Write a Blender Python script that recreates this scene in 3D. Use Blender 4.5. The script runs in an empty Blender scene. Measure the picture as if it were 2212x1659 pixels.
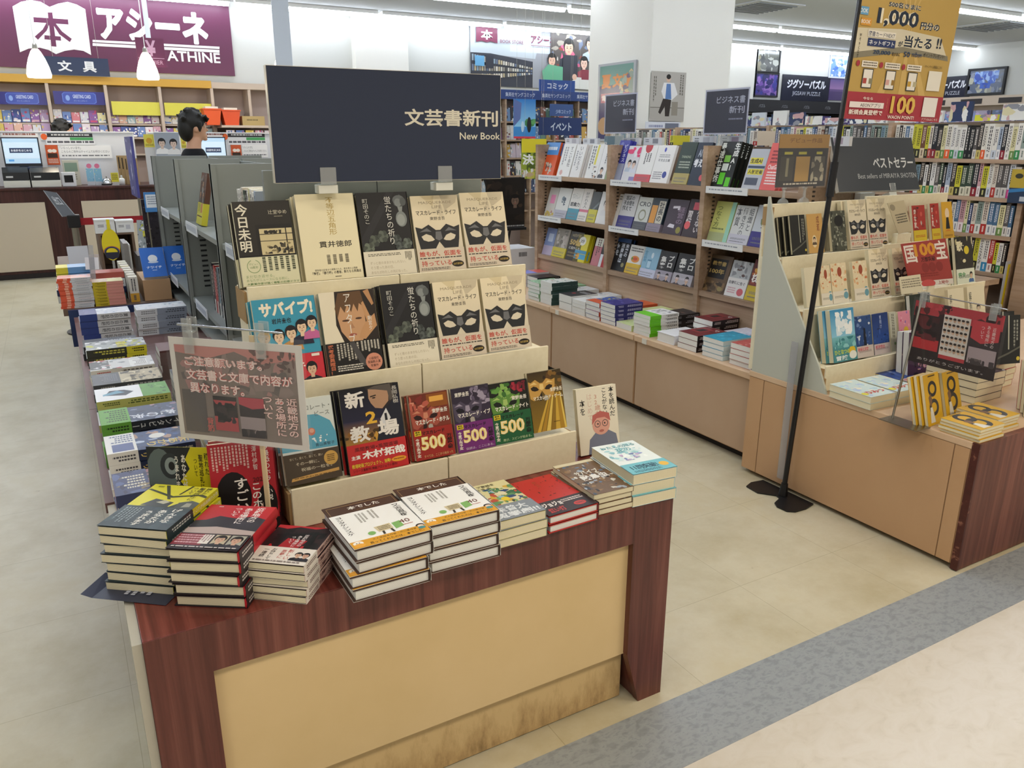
import bpy, bmesh, math, random
from math import sin, cos, pi, radians, sqrt
from mathutils import Vector, Matrix

# ---------------------------------------------------------------- scene, camera, world, lights
S = bpy.context.scene
COL = S.collection
FPX, PITCH, ROLL, YAW, EYE = 1691.9, 0.299559, 0.001706, 0.518624, 1.35
_f = Vector((sin(YAW)*cos(PITCH), cos(YAW)*cos(PITCH), -sin(PITCH)))
_r = Vector((cos(YAW), -sin(YAW), 0))
_u = _r.cross(_f)
R2 = cos(ROLL)*_r + sin(ROLL)*_u
U2 = -sin(ROLL)*_r + cos(ROLL)*_u
cam = bpy.data.cameras.new('camera'); cam.sensor_width = 36; cam.lens = 36*FPX/2212
cam.clip_start = 0.05; cam.clip_end = 100
CAM = bpy.data.objects.new('camera', cam); COL.objects.link(CAM)
CAM.matrix_world = Matrix(((R2.x, U2.x, -_f.x, 0), (R2.y, U2.y, -_f.y, 0), (R2.z, U2.z, -_f.z, EYE), (0, 0, 0, 1)))
S.camera = CAM
S.view_settings.view_transform = 'Standard'
S.view_settings.look = 'None'
S.view_settings.gamma = 1
S.view_settings.use_curve_mapping = False
S.view_settings.exposure = 0.08
S.cycles.use_denoising = True
S.cycles.max_bounces = 6
S.cycles.diffuse_bounces = 3
S.cycles.transparent_max_bounces = 16
S.cycles.sample_clamp_indirect = 4.0
S.cycles.caustics_reflective = False
S.cycles.caustics_refractive = False
W = bpy.data.worlds.new('world'); S.world = W; W.use_nodes = True
W.node_tree.nodes['Background'].inputs[0].default_value = (1.0, .95, .87, 1)
W.node_tree.nodes['Background'].inputs[1].default_value = 0.62
TUBE_E = 22.0

def area(name, x, y, z, sx, sy, power, col, rot=(0, 0, 0)):
    l = bpy.data.lights.new(name, 'AREA'); l.shape = 'RECTANGLE'; l.size = sx; l.size_y = sy
    l.energy = power; l.color = col
    o = bpy.data.objects.new(name, l); COL.objects.link(o); o.location = (x, y, z); o.rotation_euler = rot
    return o
# mall corridor ceiling panels behind and beside the camera, warm white
area('corridor_light', 0.6, -0.7, 3.05, 1.2, .6, 34, (1, .88, .72))
area('corridor_light', 3.0, -0.7, 3.05, 1.2, .6, 36, (1, .88, .72))
area('corridor_light', -2.0, -0.7, 3.05, 1.2, .6, 24, (1, .92, .80))
area('corridor_light', 5.2, -0.7, 3.05, 1.2, .6, 30, (1, .88, .72))
area('corridor_light', 1.2, 1.15, 3.05, 1.6, .3, 14, (1, .88, .70))

# ---------------------------------------------------------------- helpers
def lin(h):
    if not isinstance(h, str): return h
    v = [int(h[i:i+2], 16)/255 for i in (0, 2, 4)]
    return tuple(c/12.92 if c <= .04045 else ((c+.055)/1.055)**2.4 for c in v)
def ray(px, py):
    return R2*((px-1106)/FPX) - U2*((py-829.5)/FPX) + _f
def gz(px, py, z=0.0):
    d = ray(px, py); return Vector((0, 0, EYE)) + d*((z-EYE)/d.z)
def gy(px, py, Y):
    d = ray(px, py); return Vector((0, 0, EYE)) + d*(Y/d.y)
def gx(px, py, X):
    d = ray(px, py); return Vector((0, 0, EYE)) + d*(X/d.x)

# materials --------------------------------------------------------
MATS = {}
def mat(name, col, rough=.5, spec=.4, metal=0, build=None):
    if name in MATS: return MATS[name]
    m = bpy.data.materials.new(name); m.use_nodes = True
    nt = m.node_tree; b = nt.nodes['Principled BSDF']
    c = lin(col); b.inputs['Base Color'].default_value = (*c, 1)
    b.inputs['Roughness'].default_value = rough
    b.inputs['Specular IOR Level'].default_value = spec
    b.inputs['Metallic'].default_value = metal
    if build: build(nt, b)
    MATS[name] = m
    return m
def N(nt, t, **k):
    n = nt.nodes.new(t)
    for a, v in k.items(): setattr(n, a, v)
    return n
def ramp(nt, stops):
    r = N(nt, 'ShaderNodeValToRGB'); e = r.color_ramp.elements
    while len(e) < len(stops): e.new(.5)
    for i, (p, c) in enumerate(stops):
        e[i].position = p; e[i].color = (*lin(c), 1)
    return r
def coords(nt, scale, kind='Object', rot=(0, 0, 0)):
    tc = N(nt, 'ShaderNodeTexCoord'); mp = N(nt, 'ShaderNodeMapping')
    mp.inputs['Scale'].default_value = scale; mp.inputs['Rotation'].default_value = rot
    nt.links.new(tc.outputs[kind], mp.inputs[0]); return mp.outputs[0]
def noise(nt, vec, scale, detail=4, rough=.6, dist=0):
    n = N(nt, 'ShaderNodeTexNoise'); n.inputs['Scale'].default_value = scale
    n.inputs['Detail'].default_value = detail; n.inputs['Roughness'].default_value = rough
    n.inputs['Distortion'].default_value = dist
    nt.links.new(vec, n.inputs['Vector']); return n.outputs['Fac']
def noisy(stops, scale, vscale=(1, 1, 1), detail=4, dist=0, rough=.6):
    def f(nt, b):
        r = ramp(nt, stops)
        nt.links.new(noise(nt, coords(nt, vscale), scale, detail, rough, dist), r.inputs[0])
        nt.links.new(r.outputs[0], b.inputs['Base Color'])
    return f
def vcol(nt, b):
    a = N(nt, 'ShaderNodeVertexColor'); a.layer_name = 'Col'
    nt.links.new(a.outputs['Color'], b.inputs['Base Color'])
def grain(dark, mid, light, ax):
    # ax: axis along which the grain runs
    def f(nt, b):
        sc = [34, 34, 34]; sc[ax] = 1.1
        r = ramp(nt, [(.3, dark), (.52, mid), (.72, light)])
        n1 = noise(nt, coords(nt, tuple(sc)), 1.6, 5, .62, .4)
        nt.links.new(n1, r.inputs[0])
        sc2 = [5, 5, 5]; sc2[ax] = .5
        n2 = noise(nt, coords(nt, tuple(sc2)), 1.3, 2)
        mx = N(nt, 'ShaderNodeMix'); mx.data_type = 'RGBA'; mx.blend_type = 'MULTIPLY'
        mx.inputs[0].default_value = .55
        r2 = ramp(nt, [(.35, '8f8580'), (.65, 'ffffff')])
        nt.links.new(n2, r2.inputs[0])
        nt.links.new(r.outputs[0], mx.inputs[6]); nt.links.new(r2.outputs[0], mx.inputs[7])
        nt.links.new(mx.outputs[2], b.inputs['Base Color'])
    return f
def pages_mat(name, c1, c2):
    def f(nt, b):
        w = N(nt, 'ShaderNodeTexWave'); w.wave_type = 'BANDS'; w.bands_direction = 'Z'
        w.inputs['Scale'].default_value = 260; w.inputs['Distortion'].default_value = 3; w.inputs['Detail'].default_value = 2
        nt.links.new(coords(nt, (1, 1, 1)), w.inputs['Vector'])
        r = ramp(nt, [(.2, c1), (.8, c2)])
        nt.links.new(w.outputs['Fac'], r.inputs[0]); nt.links.new(r.outputs[0], b.inputs['Base Color'])
    return mat(name, c2, .8, .2, 0, f)
def clear_mat(name, tint, gloss=.10, dens=0.0):
    if name in MATS: return MATS[name]
    m = bpy.data.materials.new(name); m.use_nodes = True; nt = m.node_tree
    nt.nodes.clear(); o = N(nt, 'ShaderNodeOutputMaterial')
    t = N(nt, 'ShaderNodeBsdfTransparent'); t.inputs[0].default_value = (*lin(tint), 1)
    g = N(nt, 'ShaderNodeBsdfGlossy'); g.inputs['Roughness'].default_value = .06
    d = N(nt, 'ShaderNodeBsdfDiffuse'); d.inputs[0].default_value = (.8, .82, .82, 1)
    m1 = N(nt, 'ShaderNodeMixShader'); m1.inputs[0].default_value = gloss
    m2 = N(nt, 'ShaderNodeMixShader'); m2.inputs[0].default_value = dens
    nt.links.new(t.outputs[0], m1.inputs[1]); nt.links.new(g.outputs[0], m1.inputs[2])
    nt.links.new(m1.outputs[0], m2.inputs[1]); nt.links.new(d.outputs[0], m2.inputs[2])
    nt.links.new(m2.outputs[0], o.inputs[0]); MATS[name] = m
    return m
def glow_mat(name, col, e):
    if name in MATS: return MATS[name]
    m = mat(name, col, .4)
    b = m.node_tree.nodes['Principled BSDF']
    b.inputs['Emission Color'].default_value = (*lin(col), 1); b.inputs['Emission Strength'].default_value = e
    return m
PRINT = mat('printed_card', 'ffffff', .42, .35, 0, vcol)
GLOSS = mat('printed_gloss', 'ffffff', .2, .5, 0, vcol)
PAINT = mat('painted', 'ffffff', .5, .4, 0, vcol)
PAGE_C = pages_mat('cream_pages', 'cfc6a4', 'ebe3c6')
PAGE_W = pages_mat('white_pages', 'cfd0ca', 'efefe9')
REDWOOD_V = mat('red_wood_upright', '6a3a30', .33, .45, 0, grain('552a23', '733f35', '8a5548', 2))
REDWOOD_Y = mat('red_wood_deep', '6a3a30', .3, .5, 0, grain('55231d', '78372e', '934f44', 1))
REDWOOD_PALE = mat('red_wood_end', '6a3a30', .4, .4, 0, grain('5a3028', '754438', '8a5648', 2))
DARKWOOD = mat('dark_counter_wood', '47241f', .35, .4, 0, grain('341512', '46211c', '54302a', 2))
CREAM = mat('cream_panel', 'd8bf8e', .5, .35, 0, noisy([(.3, 'd6bb88'), (.7, 'dfc494')], 3))
BEIGE = mat('beige_laminate', 'bb9570', .45, .35, 0, noisy([(.25, 'b78f68'), (.5, 'bf9972'), (.8, 'c19c76')], 4))
BEIGE_L = mat('pale_beige_top', 'cfb193', .4, .4, 0, noisy([(.3, 'cbab8a'), (.7, 'd5b898')], 5))
OAK = mat('oak_board', 'b6987a', .45, .35, 0, grain('b09478', 'bda288', 'c8ad94', 1))
CARD = mat('cardboard_cream', 'ddd2b0', .75, .2, 0, noisy([(.3, 'e4dabc'), (.7, 'ebe2c6')], 60))
KRAFT = mat('kraft_edge', 'a5875e', .8, .2)
GRAYM = mat('gray_steel', '83887f', .45, .4, 0, noisy([(.3, '878c89'), (.7, '90958f')], 2))
GRAYP = mat('pale_gray_panel', 'b9bcb0', .5, .35)
WHITEP = mat('white_plastic', 'e4e6e2', .4, .4)
BLACKP = mat('black_plastic', '141416', .4, .4)
CHROME = mat('chrome', 'c8cacc', .18, .5, 1)
STEEL = mat('brushed_metal', '9b978c', .3, .5, 1)
CLEAR = clear_mat('clear_acrylic', 'ffffff', .035, .012)
CLEARD = clear_mat('clear_plastic_clip', 'f4f6f4', .12, .16)
FILM = clear_mat('smoky_film', 'e4e4e8', .06, .22)

# mesh builder -----------------------------------------------------
_glyph = {}
def glyphs(s, off):
    k = (s, off)
    if k not in _glyph:
        cu = bpy.data.curves.new('t', 'FONT'); cu.body = s; cu.resolution_u = 2; cu.offset = off
        ob = bpy.data.objects.new('t', cu); me = ob.to_mesh()
        _glyph[k] = ([(v.co.x, v.co.y) for v in me.vertices], [tuple(p.vertices) for p in me.polygons])
        ob.to_mesh_clear(); bpy.data.objects.remove(ob); bpy.data.curves.remove(cu)
    return _glyph[k]
class MB:
    def __init__(s): s.v = []; s.f = []; s.c = []; s.m = []
    def face(s, pts, col='ffffff', m=0):
        i = len(s.v); s.v += [tuple(p) for p in pts]
        s.f.append(tuple(range(i, i+len(pts)))); s.c.append(col); s.m.append(m)
    def box(s, x0, x1, y0, y1, z0, z1, col='ffffff', m=0, M=None):
        P = [Vector((x, y, z)) for z in (z0, z1) for y in (y0, y1) for x in (x0, x1)]
        if M: P = [M @ p for p in P]
        for q in ((0, 2, 3, 1), (4, 5, 7, 6), (0, 1, 5, 4), (2, 6, 7, 3), (0, 4, 6, 2), (1, 3, 7, 5)):
            s.face([P[i] for i in q], col, m)
        return s
    def prism(s, poly, a, b, ax, col='ffffff', m=0):
        # poly in the two axes other than ax, extruded from a to b along ax
        def P(p, t):
            q = list(p); q.insert(ax, t); return q
        n = len(poly); A = [P(p, a) for p in poly]; B = [P(p, b) for p in poly]
        s.face(A[::-1], col, m); s.face(B, col, m)
        for i in range(n): s.face([A[i], A[(i+1) % n], B[(i+1) % n], B[i]], col, m)
        return s
    def tube(s, p0, p1, r0, r1=None, n=12, col='ffffff', m=0, caps=True):
        r1 = r0 if r1 is None else r1
        p0 = Vector(p0); p1 = Vector(p1); d = (p1-p0).normalized()
        a = d.orthogonal().normalized(); b = d.cross(a)
        A = [p0+(a*cos(2*pi*i/n)+b*sin(2*pi*i/n))*r0 for i in range(n)]
        B = [p1+(a*cos(2*pi*i/n)+b*sin(2*pi*i/n))*r1 for i in range(n)]
        for i in range(n): s.face([A[i], A[(i+1) % n], B[(i+1) % n], B[i]], col, m)
        if caps: s.face(A[::-1], col, m); s.face(B, col, m)
        return s
    def lathe(s, prof, c=(0, 0, 0), n=20, col='ffffff', m=0):
        c = Vector(c)
        for (r0, z0), (r1, z1) in zip(prof, prof[1:]):
            for i in range(n):
                a, b = 2*pi*i/n, 2*pi*(i+1)/n
                s.face([c+Vector((r0*cos(a), r0*sin(a), z0)), c+Vector((r0*cos(b), r0*sin(b), z0)),
                        c+Vector((r1*cos(b), r1*sin(b), z1)), c+Vector((r1*cos(a), r1*sin(a), z1))], col, m)
        return s
    def text(s, t, T, off, col, m, l):
        vs, fs = glyphs(t, off); i = len(s.v)
        s.v += [tuple(T(x, y, l)) for x, y in vs]
        for f in fs: s.f.append(tuple(i+k for k in f)); s.c.append(col); s.m.append(m)
    def build(s, name, mats, parent=None, smooth=False, bevel=0, weld=False):
        me = mesh_from(s, name, mats, smooth, weld or bevel > 0)
        o = bpy.data.objects.new(name, me); COL.objects.link(o)
        if parent: o.parent = parent
        if bevel:
            b = o.modifiers.new('b', 'BEVEL'); b.width = bevel; b.segments = 2; b.limit_method = 'ANGLE'
        return o
def mesh_from(s, name, mats, smooth=False, weld=False):
    if not isinstance(mats, (list, tuple)): mats = [mats]
    me = bpy.data.meshes.new(name); me.from_pydata(s.v, [], s.f)
    for m in mats: me.materials.append(m)
    me.polygons.foreach_set('material_index', s.m)
    if smooth: me.polygons.foreach_set('use_smooth', [True]*len(s.f))
    at = me.color_attributes.new('Col', 'FLOAT_COLOR', 'CORNER')
    buf = []
    for f, c in zip(s.f, s.c):
        if isinstance(c, list):
            for k in range(len(f)): buf += [*lin(c[k]), 1]
        else:
            buf += [*lin(c), 1]*len(f)
    at.data.foreach_set('color', buf)
    if weld or smooth:
        bm = bmesh.new(); bm.from_mesh(me); bmesh.ops.remove_doubles(bm, verts=bm.verts, dist=1e-5)
        bmesh.ops.recalc_face_normals(bm, faces=bm.faces); bm.to_mesh(me); bm.free()
    me.update()
    return me

# printed art: unit square, y up -------------------------------------
DZ = 0.00004
def art(mb, ops, T0, W, H, m=0, base=1):
    A = W/H; dz = DZ*max(1, W*2)
    cl = lambda v: min(1.0, max(0.0, v))
    def T(u, v, l): return T0(cl(u), cl(v), l*dz)
    L = base
    for op in ops:
        k = op[0]; L += 1
        if k == 'r':
            _, x0, y0, x1, y1, c = op
            mb.face([T(x0, y0, L), T(x1, y0, L), T(x1, y1, L), T(x0, y1, L)], c, m)
        elif k == 'g':
            _, x0, y0, x1, y1, c0, c1 = op
            mb.face([T(x0, y0, L), T(x1, y0, L), T(x1, y1, L), T(x0, y1, L)], [c0, c0, c1, c1], m)
        elif k == 'p':
            mb.face([T(x, y, L) for x, y in op[1]], op[2], m)
        elif k == 'e' or k == 'c':
            if k == 'c': _, cx, cy, rx, c = op; ry = rx*A
            else: _, cx, cy, rx, ry, c = op
            mb.face([T(cx+rx*cos(2*pi*i/20), cy+ry*sin(2*pi*i/20), L) for i in range(20)], c, m)
        elif k == 'o':   # ring
            _, cx, cy, r, w, c, a0, a1 = op; n = 20
            for i in range(n):
                a = radians(a0+(a1-a0)*i/n); b = radians(a0+(a1-a0)*(i+1)/n)
                mb.face([T(cx+r*cos(a), cy+r*sin(a)*A, L), T(cx+r*cos(b), cy+r*sin(b)*A, L),
                         T(cx+(r-w)*cos(b), cy+(r-w)*sin(b)*A, L), T(cx+(r-w)*cos(a), cy+(r-w)*sin(a)*A, L)], c, m)
        elif k == 'T':   # text stretched into a box
            _, s, x0, y0, x1, y1, c = op[:7]; off = op[7] if len(op) > 7 else 0
            vs, _x = glyphs(s, off)
            if not vs: continue
            a = min(v[0] for v in vs); b = max(v[0] for v in vs)
            lo, hi = (min(v[1] for v in vs), max(v[1] for v in vs))
            top = .016 if any('\u4e00' <= ch <= '\u9fff' for ch in s) else .018 if any(ch > '\u3000' for ch in s) else .12
            e = max(0, off-top); n = 0 if e == 0 else 8   # heavier strokes: the same outline shifted around itself
            for q, (dx, dy) in enumerate([(0, 0)]+[(e*cos(pi*i/4), e*sin(pi*i/4)) for i in range(n)]):
                mb.text(s, lambda x, y, l, dx=dx, dy=dy: T(x0+(x+dx-a)/(b-a)*(x1-x0), y0+(y+dy-lo)/(hi-lo)*(y1-y0), l), min(off, top), c, m, L+q*.25)
            L += n*.25
        elif k == 'V':   # vertical text, one cell per character
            _, s, x0, y0, x1, y1, c = op[:7]; off = op[7] if len(op) > 7 else 0
            h = (y1-y0)/len(s)
            for i, ch in enumerate(s):
                yt = y1-i*h
                if ch == ' ': continue
                if ch in 'ー―-…':
                    f = lambda x, y, l, yt=yt: T(x0+(x1-x0)*(.5+(y-.38)), yt-h*x, l)
                else:
                    f = lambda x, y, l, yt=yt: T(x0+(x1-x0)*x, yt-h+h*(y+.12), l)
                mb.text(ch, f, min(off, .022), c, m, L)
        elif k == 'k':   # rows of print too fine to read
            _, x0, y0, x1, y1, n, c, sd = op; rr = random.Random(sd); h = (y1-y0)/n
            for i in range(n):
                x = x0; ye = y1-i*h
                while x < x1-.01:
                    w = rr.uniform(.02, .09)*(x1-x0)*1.4; xe = min(x+w, x1)
                    mb.face([T(x, ye-h*.62, L), T(xe, ye-h*.62, L), T(xe, ye-h*.1, L), T(x, ye-h*.1, L)], c, m)
                    x = xe+.02*(x1-x0)
        elif k == 'K':   # columns of print too fine to read
            _, x0, y0, x1, y1, n, c, sd = op; rr = random.Random(sd); w = (x1-x0)/n
            for i in range(n):
                y = y1; xa = x0+i*w+w*.2; e = y0+(y1-y0)*rr.uniform(0, .3)
                while y > e:
                    h = rr.uniform(.06, .12)*(y1-y0); ye = max(e, y-h)
                    mb.face([T(xa, ye, L), T(xa+w*.55, ye, L), T(xa+w*.55, y, L), T(xa, y, L)], c, m)
                    y = ye-.03*(y1-y0)
        elif k == 'b':   # irregular painted blotches
            _, sd, n, x0, y0, x1, y1, s0, s1, cs = op; rr = random.Random(sd)
            for i in range(n):
                r = rr.uniform(s0, s1); cx = rr.uniform(x0, x1); cy = rr.uniform(y0, y1); q = rr.randint(5, 9); st = rr.uniform(.5, 1.6)
                mb.face([T(min(x1, max(x0, cx+r*st*rr.uniform(.5, 1)*cos(2*pi*j/q))), min(y1, max(y0, cy+r/st*A*rr.uniform(.5, 1)*sin(2*pi*j/q))), L+i*.12)
                         for j in range(q)], rr.choice(cs), m)
            L += n*.12
        elif k == 'F':   # head and shoulders
            _, cx, cy, s, hair, skin, cloth = op
            g = lambda x, y: (cx+x*s, cy+y*s*A)
            def pl(P, c):
                nonlocal L
                L += 1; mb.face([T(*g(x, y), L) for x, y in P], c, m)
            el = lambda x, y, a, b, c, n=14: pl([(x+a*cos(2*pi*i/n), y+b*sin(2*pi*i/n)) for i in range(n)], c)
            pl([(-1.15, -1.9), (1.15, -1.9), (1.0, -1.15), (.35, -.85), (-.35, -.85), (-1.0, -1.15)], cloth)
            pl([(-.22, -1.05), (.22, -1.05), (.22, -.4), (-.22, -.4)], skin)
            el(0, .12, .66, .72, hair); el(0, -.1, .5, .62, skin)
            pl([(-.55, .1), (-.58, .45), (-.2, .74), (.3, .72), (.58, .4), (.55, .08), (.36, .3), (-.1, .22), (-.34, .3)], hair)
            for sx in (-.2, .2):
                el(sx, -.1, .09, .045, '2a2220', 8); pl([(sx-.12, .04), (sx+.12, .04), (sx+.1, .08), (sx-.1, .08)], hair)
            pl([(-.04, -.3), (.06, -.3), (.02, -.14)], 'b88a70'); el(0, -.45, .13, .035, 'a8574e', 8)
        elif k == 'M':   # carnival eye mask
            _, cx, cy, s, c, eye, hi = op
            g = lambda x, y: (cx+x*s, cy+y*s*A)
            def pl(P, c):
                nonlocal L
                L += 1; mb.face([T(*g(x, y), L) for x, y in P], c, m)
            pl([(-1, .42), (-.72, .34), (-.4, .5), (-.1, .26), (.1, .26), (.4, .5), (.74, .36), (1, .44), (.93, -.1), (.84, -.5),
                (.6, -.66), (.42, -.58), (.2, -.5), (0, -.22), (-.2, -.5), (-.44, -.6), (-.62, -.78), (-.86, -.62), (-.94, -.1)], c)
            pl([(-.12, .2), (.12, .2), (.16, -.1), (0, -.18), (-.16, -.1)], hi)
            pl([(-.85, .2), (-.5, .36), (-.3, .2), (-.55, .22)], hi); pl([(.85, .2), (.5, .36), (.3, .2), (.55, .22)], hi)
            for sx in (-1, 1):
                pl([(sx*.2, -.13), (sx*.34, .04), (sx*.56, .12), (sx*.78, .02), (sx*.7, -.13), (sx*.5, -.2), (sx*.3, -.18)], eye)
            pl([(-.2, -.5), (-.06, -.3), (.02, -.62), (-.08, -.8), (-.26, -.8)], eye); pl([(.2, -.5), (.36, -.55), (.4, -.82), (.1, -.84), (.08, -.6)], 'a9a498')
    return L
def frontT(x0, y0, x1, y1, z):   # print on a +z face
    return lambda u, v, d: (x0+(x1-x0)*u, y0+(y1-y0)*v, z+d)
def wallT(x0, z0, x1, z1, y):    # print on a face looking along -y
    return lambda u, v, d: (x0+(x1-x0)*u, y-d, z0+(z1-z0)*v)

# objects ------------------------------------------------------------
def tag(o, label=None, cat=None, group=None, kind=None):
    if label: o['label'] = label
    if cat: o['category'] = cat
    if group: o['group'] = group
    if kind: o['kind'] = kind
    return o
def thing(name, label, cat, loc=(0, 0, 0), M=None, group=None):
    o = bpy.data.objects.new(name, None); o.empty_display_size = .05; COL.objects.link(o)
    if M is not None: o.matrix_world = M
    else: o.location = loc
    return tag(o, label, cat, group)
def obj(name, me, parent=None):
    o = bpy.data.objects.new(name, me); COL.objects.link(o)
    if parent: o.parent = parent
    return o
def struct(name, mb, m, **k):
    o = mb.build(name, m, **k); o['kind'] = 'structure'; return o
def Mt(loc, rz=0, rx=0, ry=0):
    return Matrix.Translation(loc) @ Matrix.Rotation(radians(rz), 4, 'Z') @ Matrix.Rotation(radians(rx), 4, 'X') @ Matrix.Rotation(radians(ry), 4, 'Y')
ORD = ['topmost', 'second from top', 'third from top', 'fourth from top', 'fifth from top', 'sixth from top', 'seventh from top', 'eighth from top',
       'ninth from top', 'tenth from top', 'eleventh from top', 'twelfth from top', 'thirteenth from top', 'fourteenth from top']
NTH = ['first', 'second', 'third', 'fourth', 'fifth', 'sixth', 'seventh', 'eighth', 'ninth', 'tenth', 'eleventh', 'twelfth', 'thirteenth', 'fourteenth',
       'fifteenth', 'sixteenth', 'seventeenth', 'eighteenth', 'nineteenth', 'twentieth']
def nth(i):
    tens = ['', '', 'twenty', 'thirty', 'forty', 'fifty', 'sixty', 'seventy', 'eighty', 'ninety']
    if i < 20: return NTH[i]
    n = i+1
    if n < 100:
        return (tens[n//10][:-1]+'ieth') if n % 10 == 0 else tens[n//10]+'-'+NTH[n % 10-1]
    if n == 100: return 'hundredth'
    return 'hundred-and-'+nth(n-101)

# books --------------------------------------------------------------
DES = {}
def design(key, w, h, t, base, front, spine=None, spine_ops=(), obi=0, obi_col=None, obi_ops=(), obi_spine=(), page='c', hard=False):
    DES[key] = dict(w=w, h=h, t=t, base=base, front=front, spine=spine or base, spine_ops=spine_ops, obi=obi, obi_col=obi_col,
                    obi_ops=obi_ops, obi_spine=obi_spine, page=page, hard=hard)
_bm = {}
def book_mesh(key, w=None, h=None, t=None):
    d = DES[key]; w = w or d['w']; h = h or d['h']; t = t or d['t']
    k = (key, round(w, 4), round(h, 4), round(t, 4))
    if k in _bm: return _bm[k]
    e = .0018 if d['hard'] else .0007; ov = .0025 if d['hard'] else .0006
    b = d['base']; sp = d['spine']
    m = MB()
    m.box(0, w, 0, h, t-e, t, b); m.box(0, w, 0, h, 0, e, b)
    if d['hard']:
        P = [(w-e, 0)] + [(w-e+e*1.2+t*.10*sin(pi*i/6), t*i/6) for i in range(7)] + [(w-e, t)]
        m.prism(P, 0, h, 1, sp)
        sx = w+t*.10+.0004
    else:
        m.box(w-e, w+.0002, 0, h, 0, t, sp); sx = w+.0004
    art(m, d['front'], frontT(0, 0, w, h, t), w, h)
    if d['spine_ops'] and not d['hard']:
        art(m, d['spine_ops'], lambda u, v, q: (sx+q, h*v, t*(1-u)), t, h)
    cover = mesh_from(m, 'cover', PRINT)
    m = MB(); m.box(ov*2, w-e, ov, h-ov, e, t-e)
    pages = mesh_from(m, 'pages', PAGE_C if d['page'] == 'c' else PAGE_W)
    band = None
    if d['obi']:
        m = MB(); q = .0005; hh = h*d['obi']; c = d['obi_col']
        m.box(-q, w, 0, hh, t+.0016, t+.0016+q, c); m.box(-q, w, 0, hh, -q, 0, c); m.box(sx, sx+q, 0, hh, 0, t+.0016+q, c)
        art(m, d['obi_ops'], frontT(0, 0, w, hh, t+.0016+q), w, hh)
        art(m, d['obi_spine'], lambda u, v, z: (sx+q+z+.00005, hh*v, t*(1-u)), t, hh)
        band = mesh_from(m, 'paper_band', PRINT)
    _bm[k] = (cover, pages, band)
    return _bm[k]
def book(key, M, label, cat='book', group=None, w=None, h=None, t=None, name='book'):
    c, p, b = book_mesh(key, w, h, t)
    r = thing(name, label, cat, M=M, group=group)
    obj('pages', p, r); obj('cover', c, r)
    if b: obj('paper_band', b, r)
    return r
def stack(key, cx, cy, rot, zb, n, desc, where, w=None, h=None, t=None, jit=(.003, 1.5), shift=(0, 0), name='book', group=None, seed=0):
    """n copies lying flat, cover up; the topmost is labelled first"""
    rr = random.Random(seed or key); d = DES[key]; W_ = w or d['w']; H_ = h or d['h']; T_ = t or d['t']; out = []
    th = T_ + (.0021 if d['obi'] else 0)
    for i in range(n):
        z = zb+.0006+i*(th+.0004); top = n-1-i
        jx, jy, jr = (rr.uniform(-jit[0], jit[0]), rr.uniform(-jit[0], jit[0]), rr.uniform(-jit[1], jit[1])) if i < n-1 else (0, 0, 0)
        M = Mt((cx+jx-shift[0]*top, cy+jy-shift[1]*top, z), rot+jr) @ Matrix.Translation((-W_/2, -H_/2, 0))
        lab = f"{desc}, {ORD[top]} of {where}" if n > 1 else f"{desc} lying flat {where}"
        out.append(book(key, M, lab, group=group or f"{desc} copies in a stack" if n > 1 else None, w=w, h=h, t=t, name=name))
    return out

# ---------------------------------------------------------------- the setting
CEIL = 3.1; WALLY = 11.62
def floor_mat(nt, b):
    br = N(nt, 'ShaderNodeTexBrick'); br.offset = 0; br.squash = 1
    br.inputs['Scale'].default_value = 1; br.inputs['Brick Width'].default_value = .4325; br.inputs['Row Height'].default_value = .4325
    br.inputs['Mortar Size'].default_value = .0012; br.inputs['Mortar Smooth'].default_value = .4
    br.inputs['Color1'].default_value = (*lin('cdc6ae'), 1); br.inputs['Color2'].default_value = (*lin('c9c2a9'), 1)
    br.inputs['Mortar'].default_value = (*lin('b3ab90'), 1)
    tc = N(nt, 'ShaderNodeTexCoord'); mp = N(nt, 'ShaderNodeMapping'); mp.inputs['Location'].default_value = (.01, .185, 0)
    nt.links.new(tc.outputs['Object'], mp.inputs[0]); nt.links.new(mp.outputs[0], br.inputs['Vector'])
    n1 = noise(nt, coords(nt, (1, 1, 1)), 2.6, 6, .65)
    r1 = ramp(nt, [(.25, 'dcd6c4'), (.55, 'ffffff'), (.8, 'f6f0dc')]); nt.links.new(n1, r1.inputs[0])
    n2 = noise(nt, coords(nt, (1, 1, 1)), 16, 5, .7)
    r2 = ramp(nt, [(.22, '9a917a'), (.31, 'f7f3ea'), (.7, 'ffffff')]); nt.links.new(n2, r2.inputs[0])
    prev = br.outputs['Color']
    for r, f in ((r1, .9), (r2, .75)):
        mx = N(nt, 'ShaderNodeMix'); mx.data_type = 'RGBA'; mx.blend_type = 'MULTIPLY'; mx.inputs[0].default_value = f
        nt.links.new(prev, mx.inputs[6]); nt.links.new(r.outputs[0], mx.inputs[7]); prev = mx.outputs[2]
    nt.links.new(prev, b.inputs['Base Color'])
FLOOR = mat('shop_floor_tile', 'cdc6ae', .32, .4, 0, floor_mat)
STRIPE = mat('gray_marbled_vinyl', '8d9294', .35, .4, 0, noisy([(.28, '83898b'), (.44, '8d9396'), (.47, '94999c'), (.60, '999fa1'), (.64, '8c9295')], 34, (1, 1.7, 1), 3, .35))
MALL = mat('pale_mall_vinyl', 'dccfba', .3, .4, 0, noisy([(.25, 'c6beae'), (.42, 'd0c8b9'), (.6, 'd4cdc0'), (.8, 'cbc3b3')], 14, (1, 1.5, 1), 6, 1.0))
WALLM = mat('white_wall', 'c3c4be', .7, .2)
CEILM = mat('ceiling_board', 'b9bcbd', .8, .2)
PILM = mat('pillar_white', 'ecebe3', .6, .25)
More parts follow.
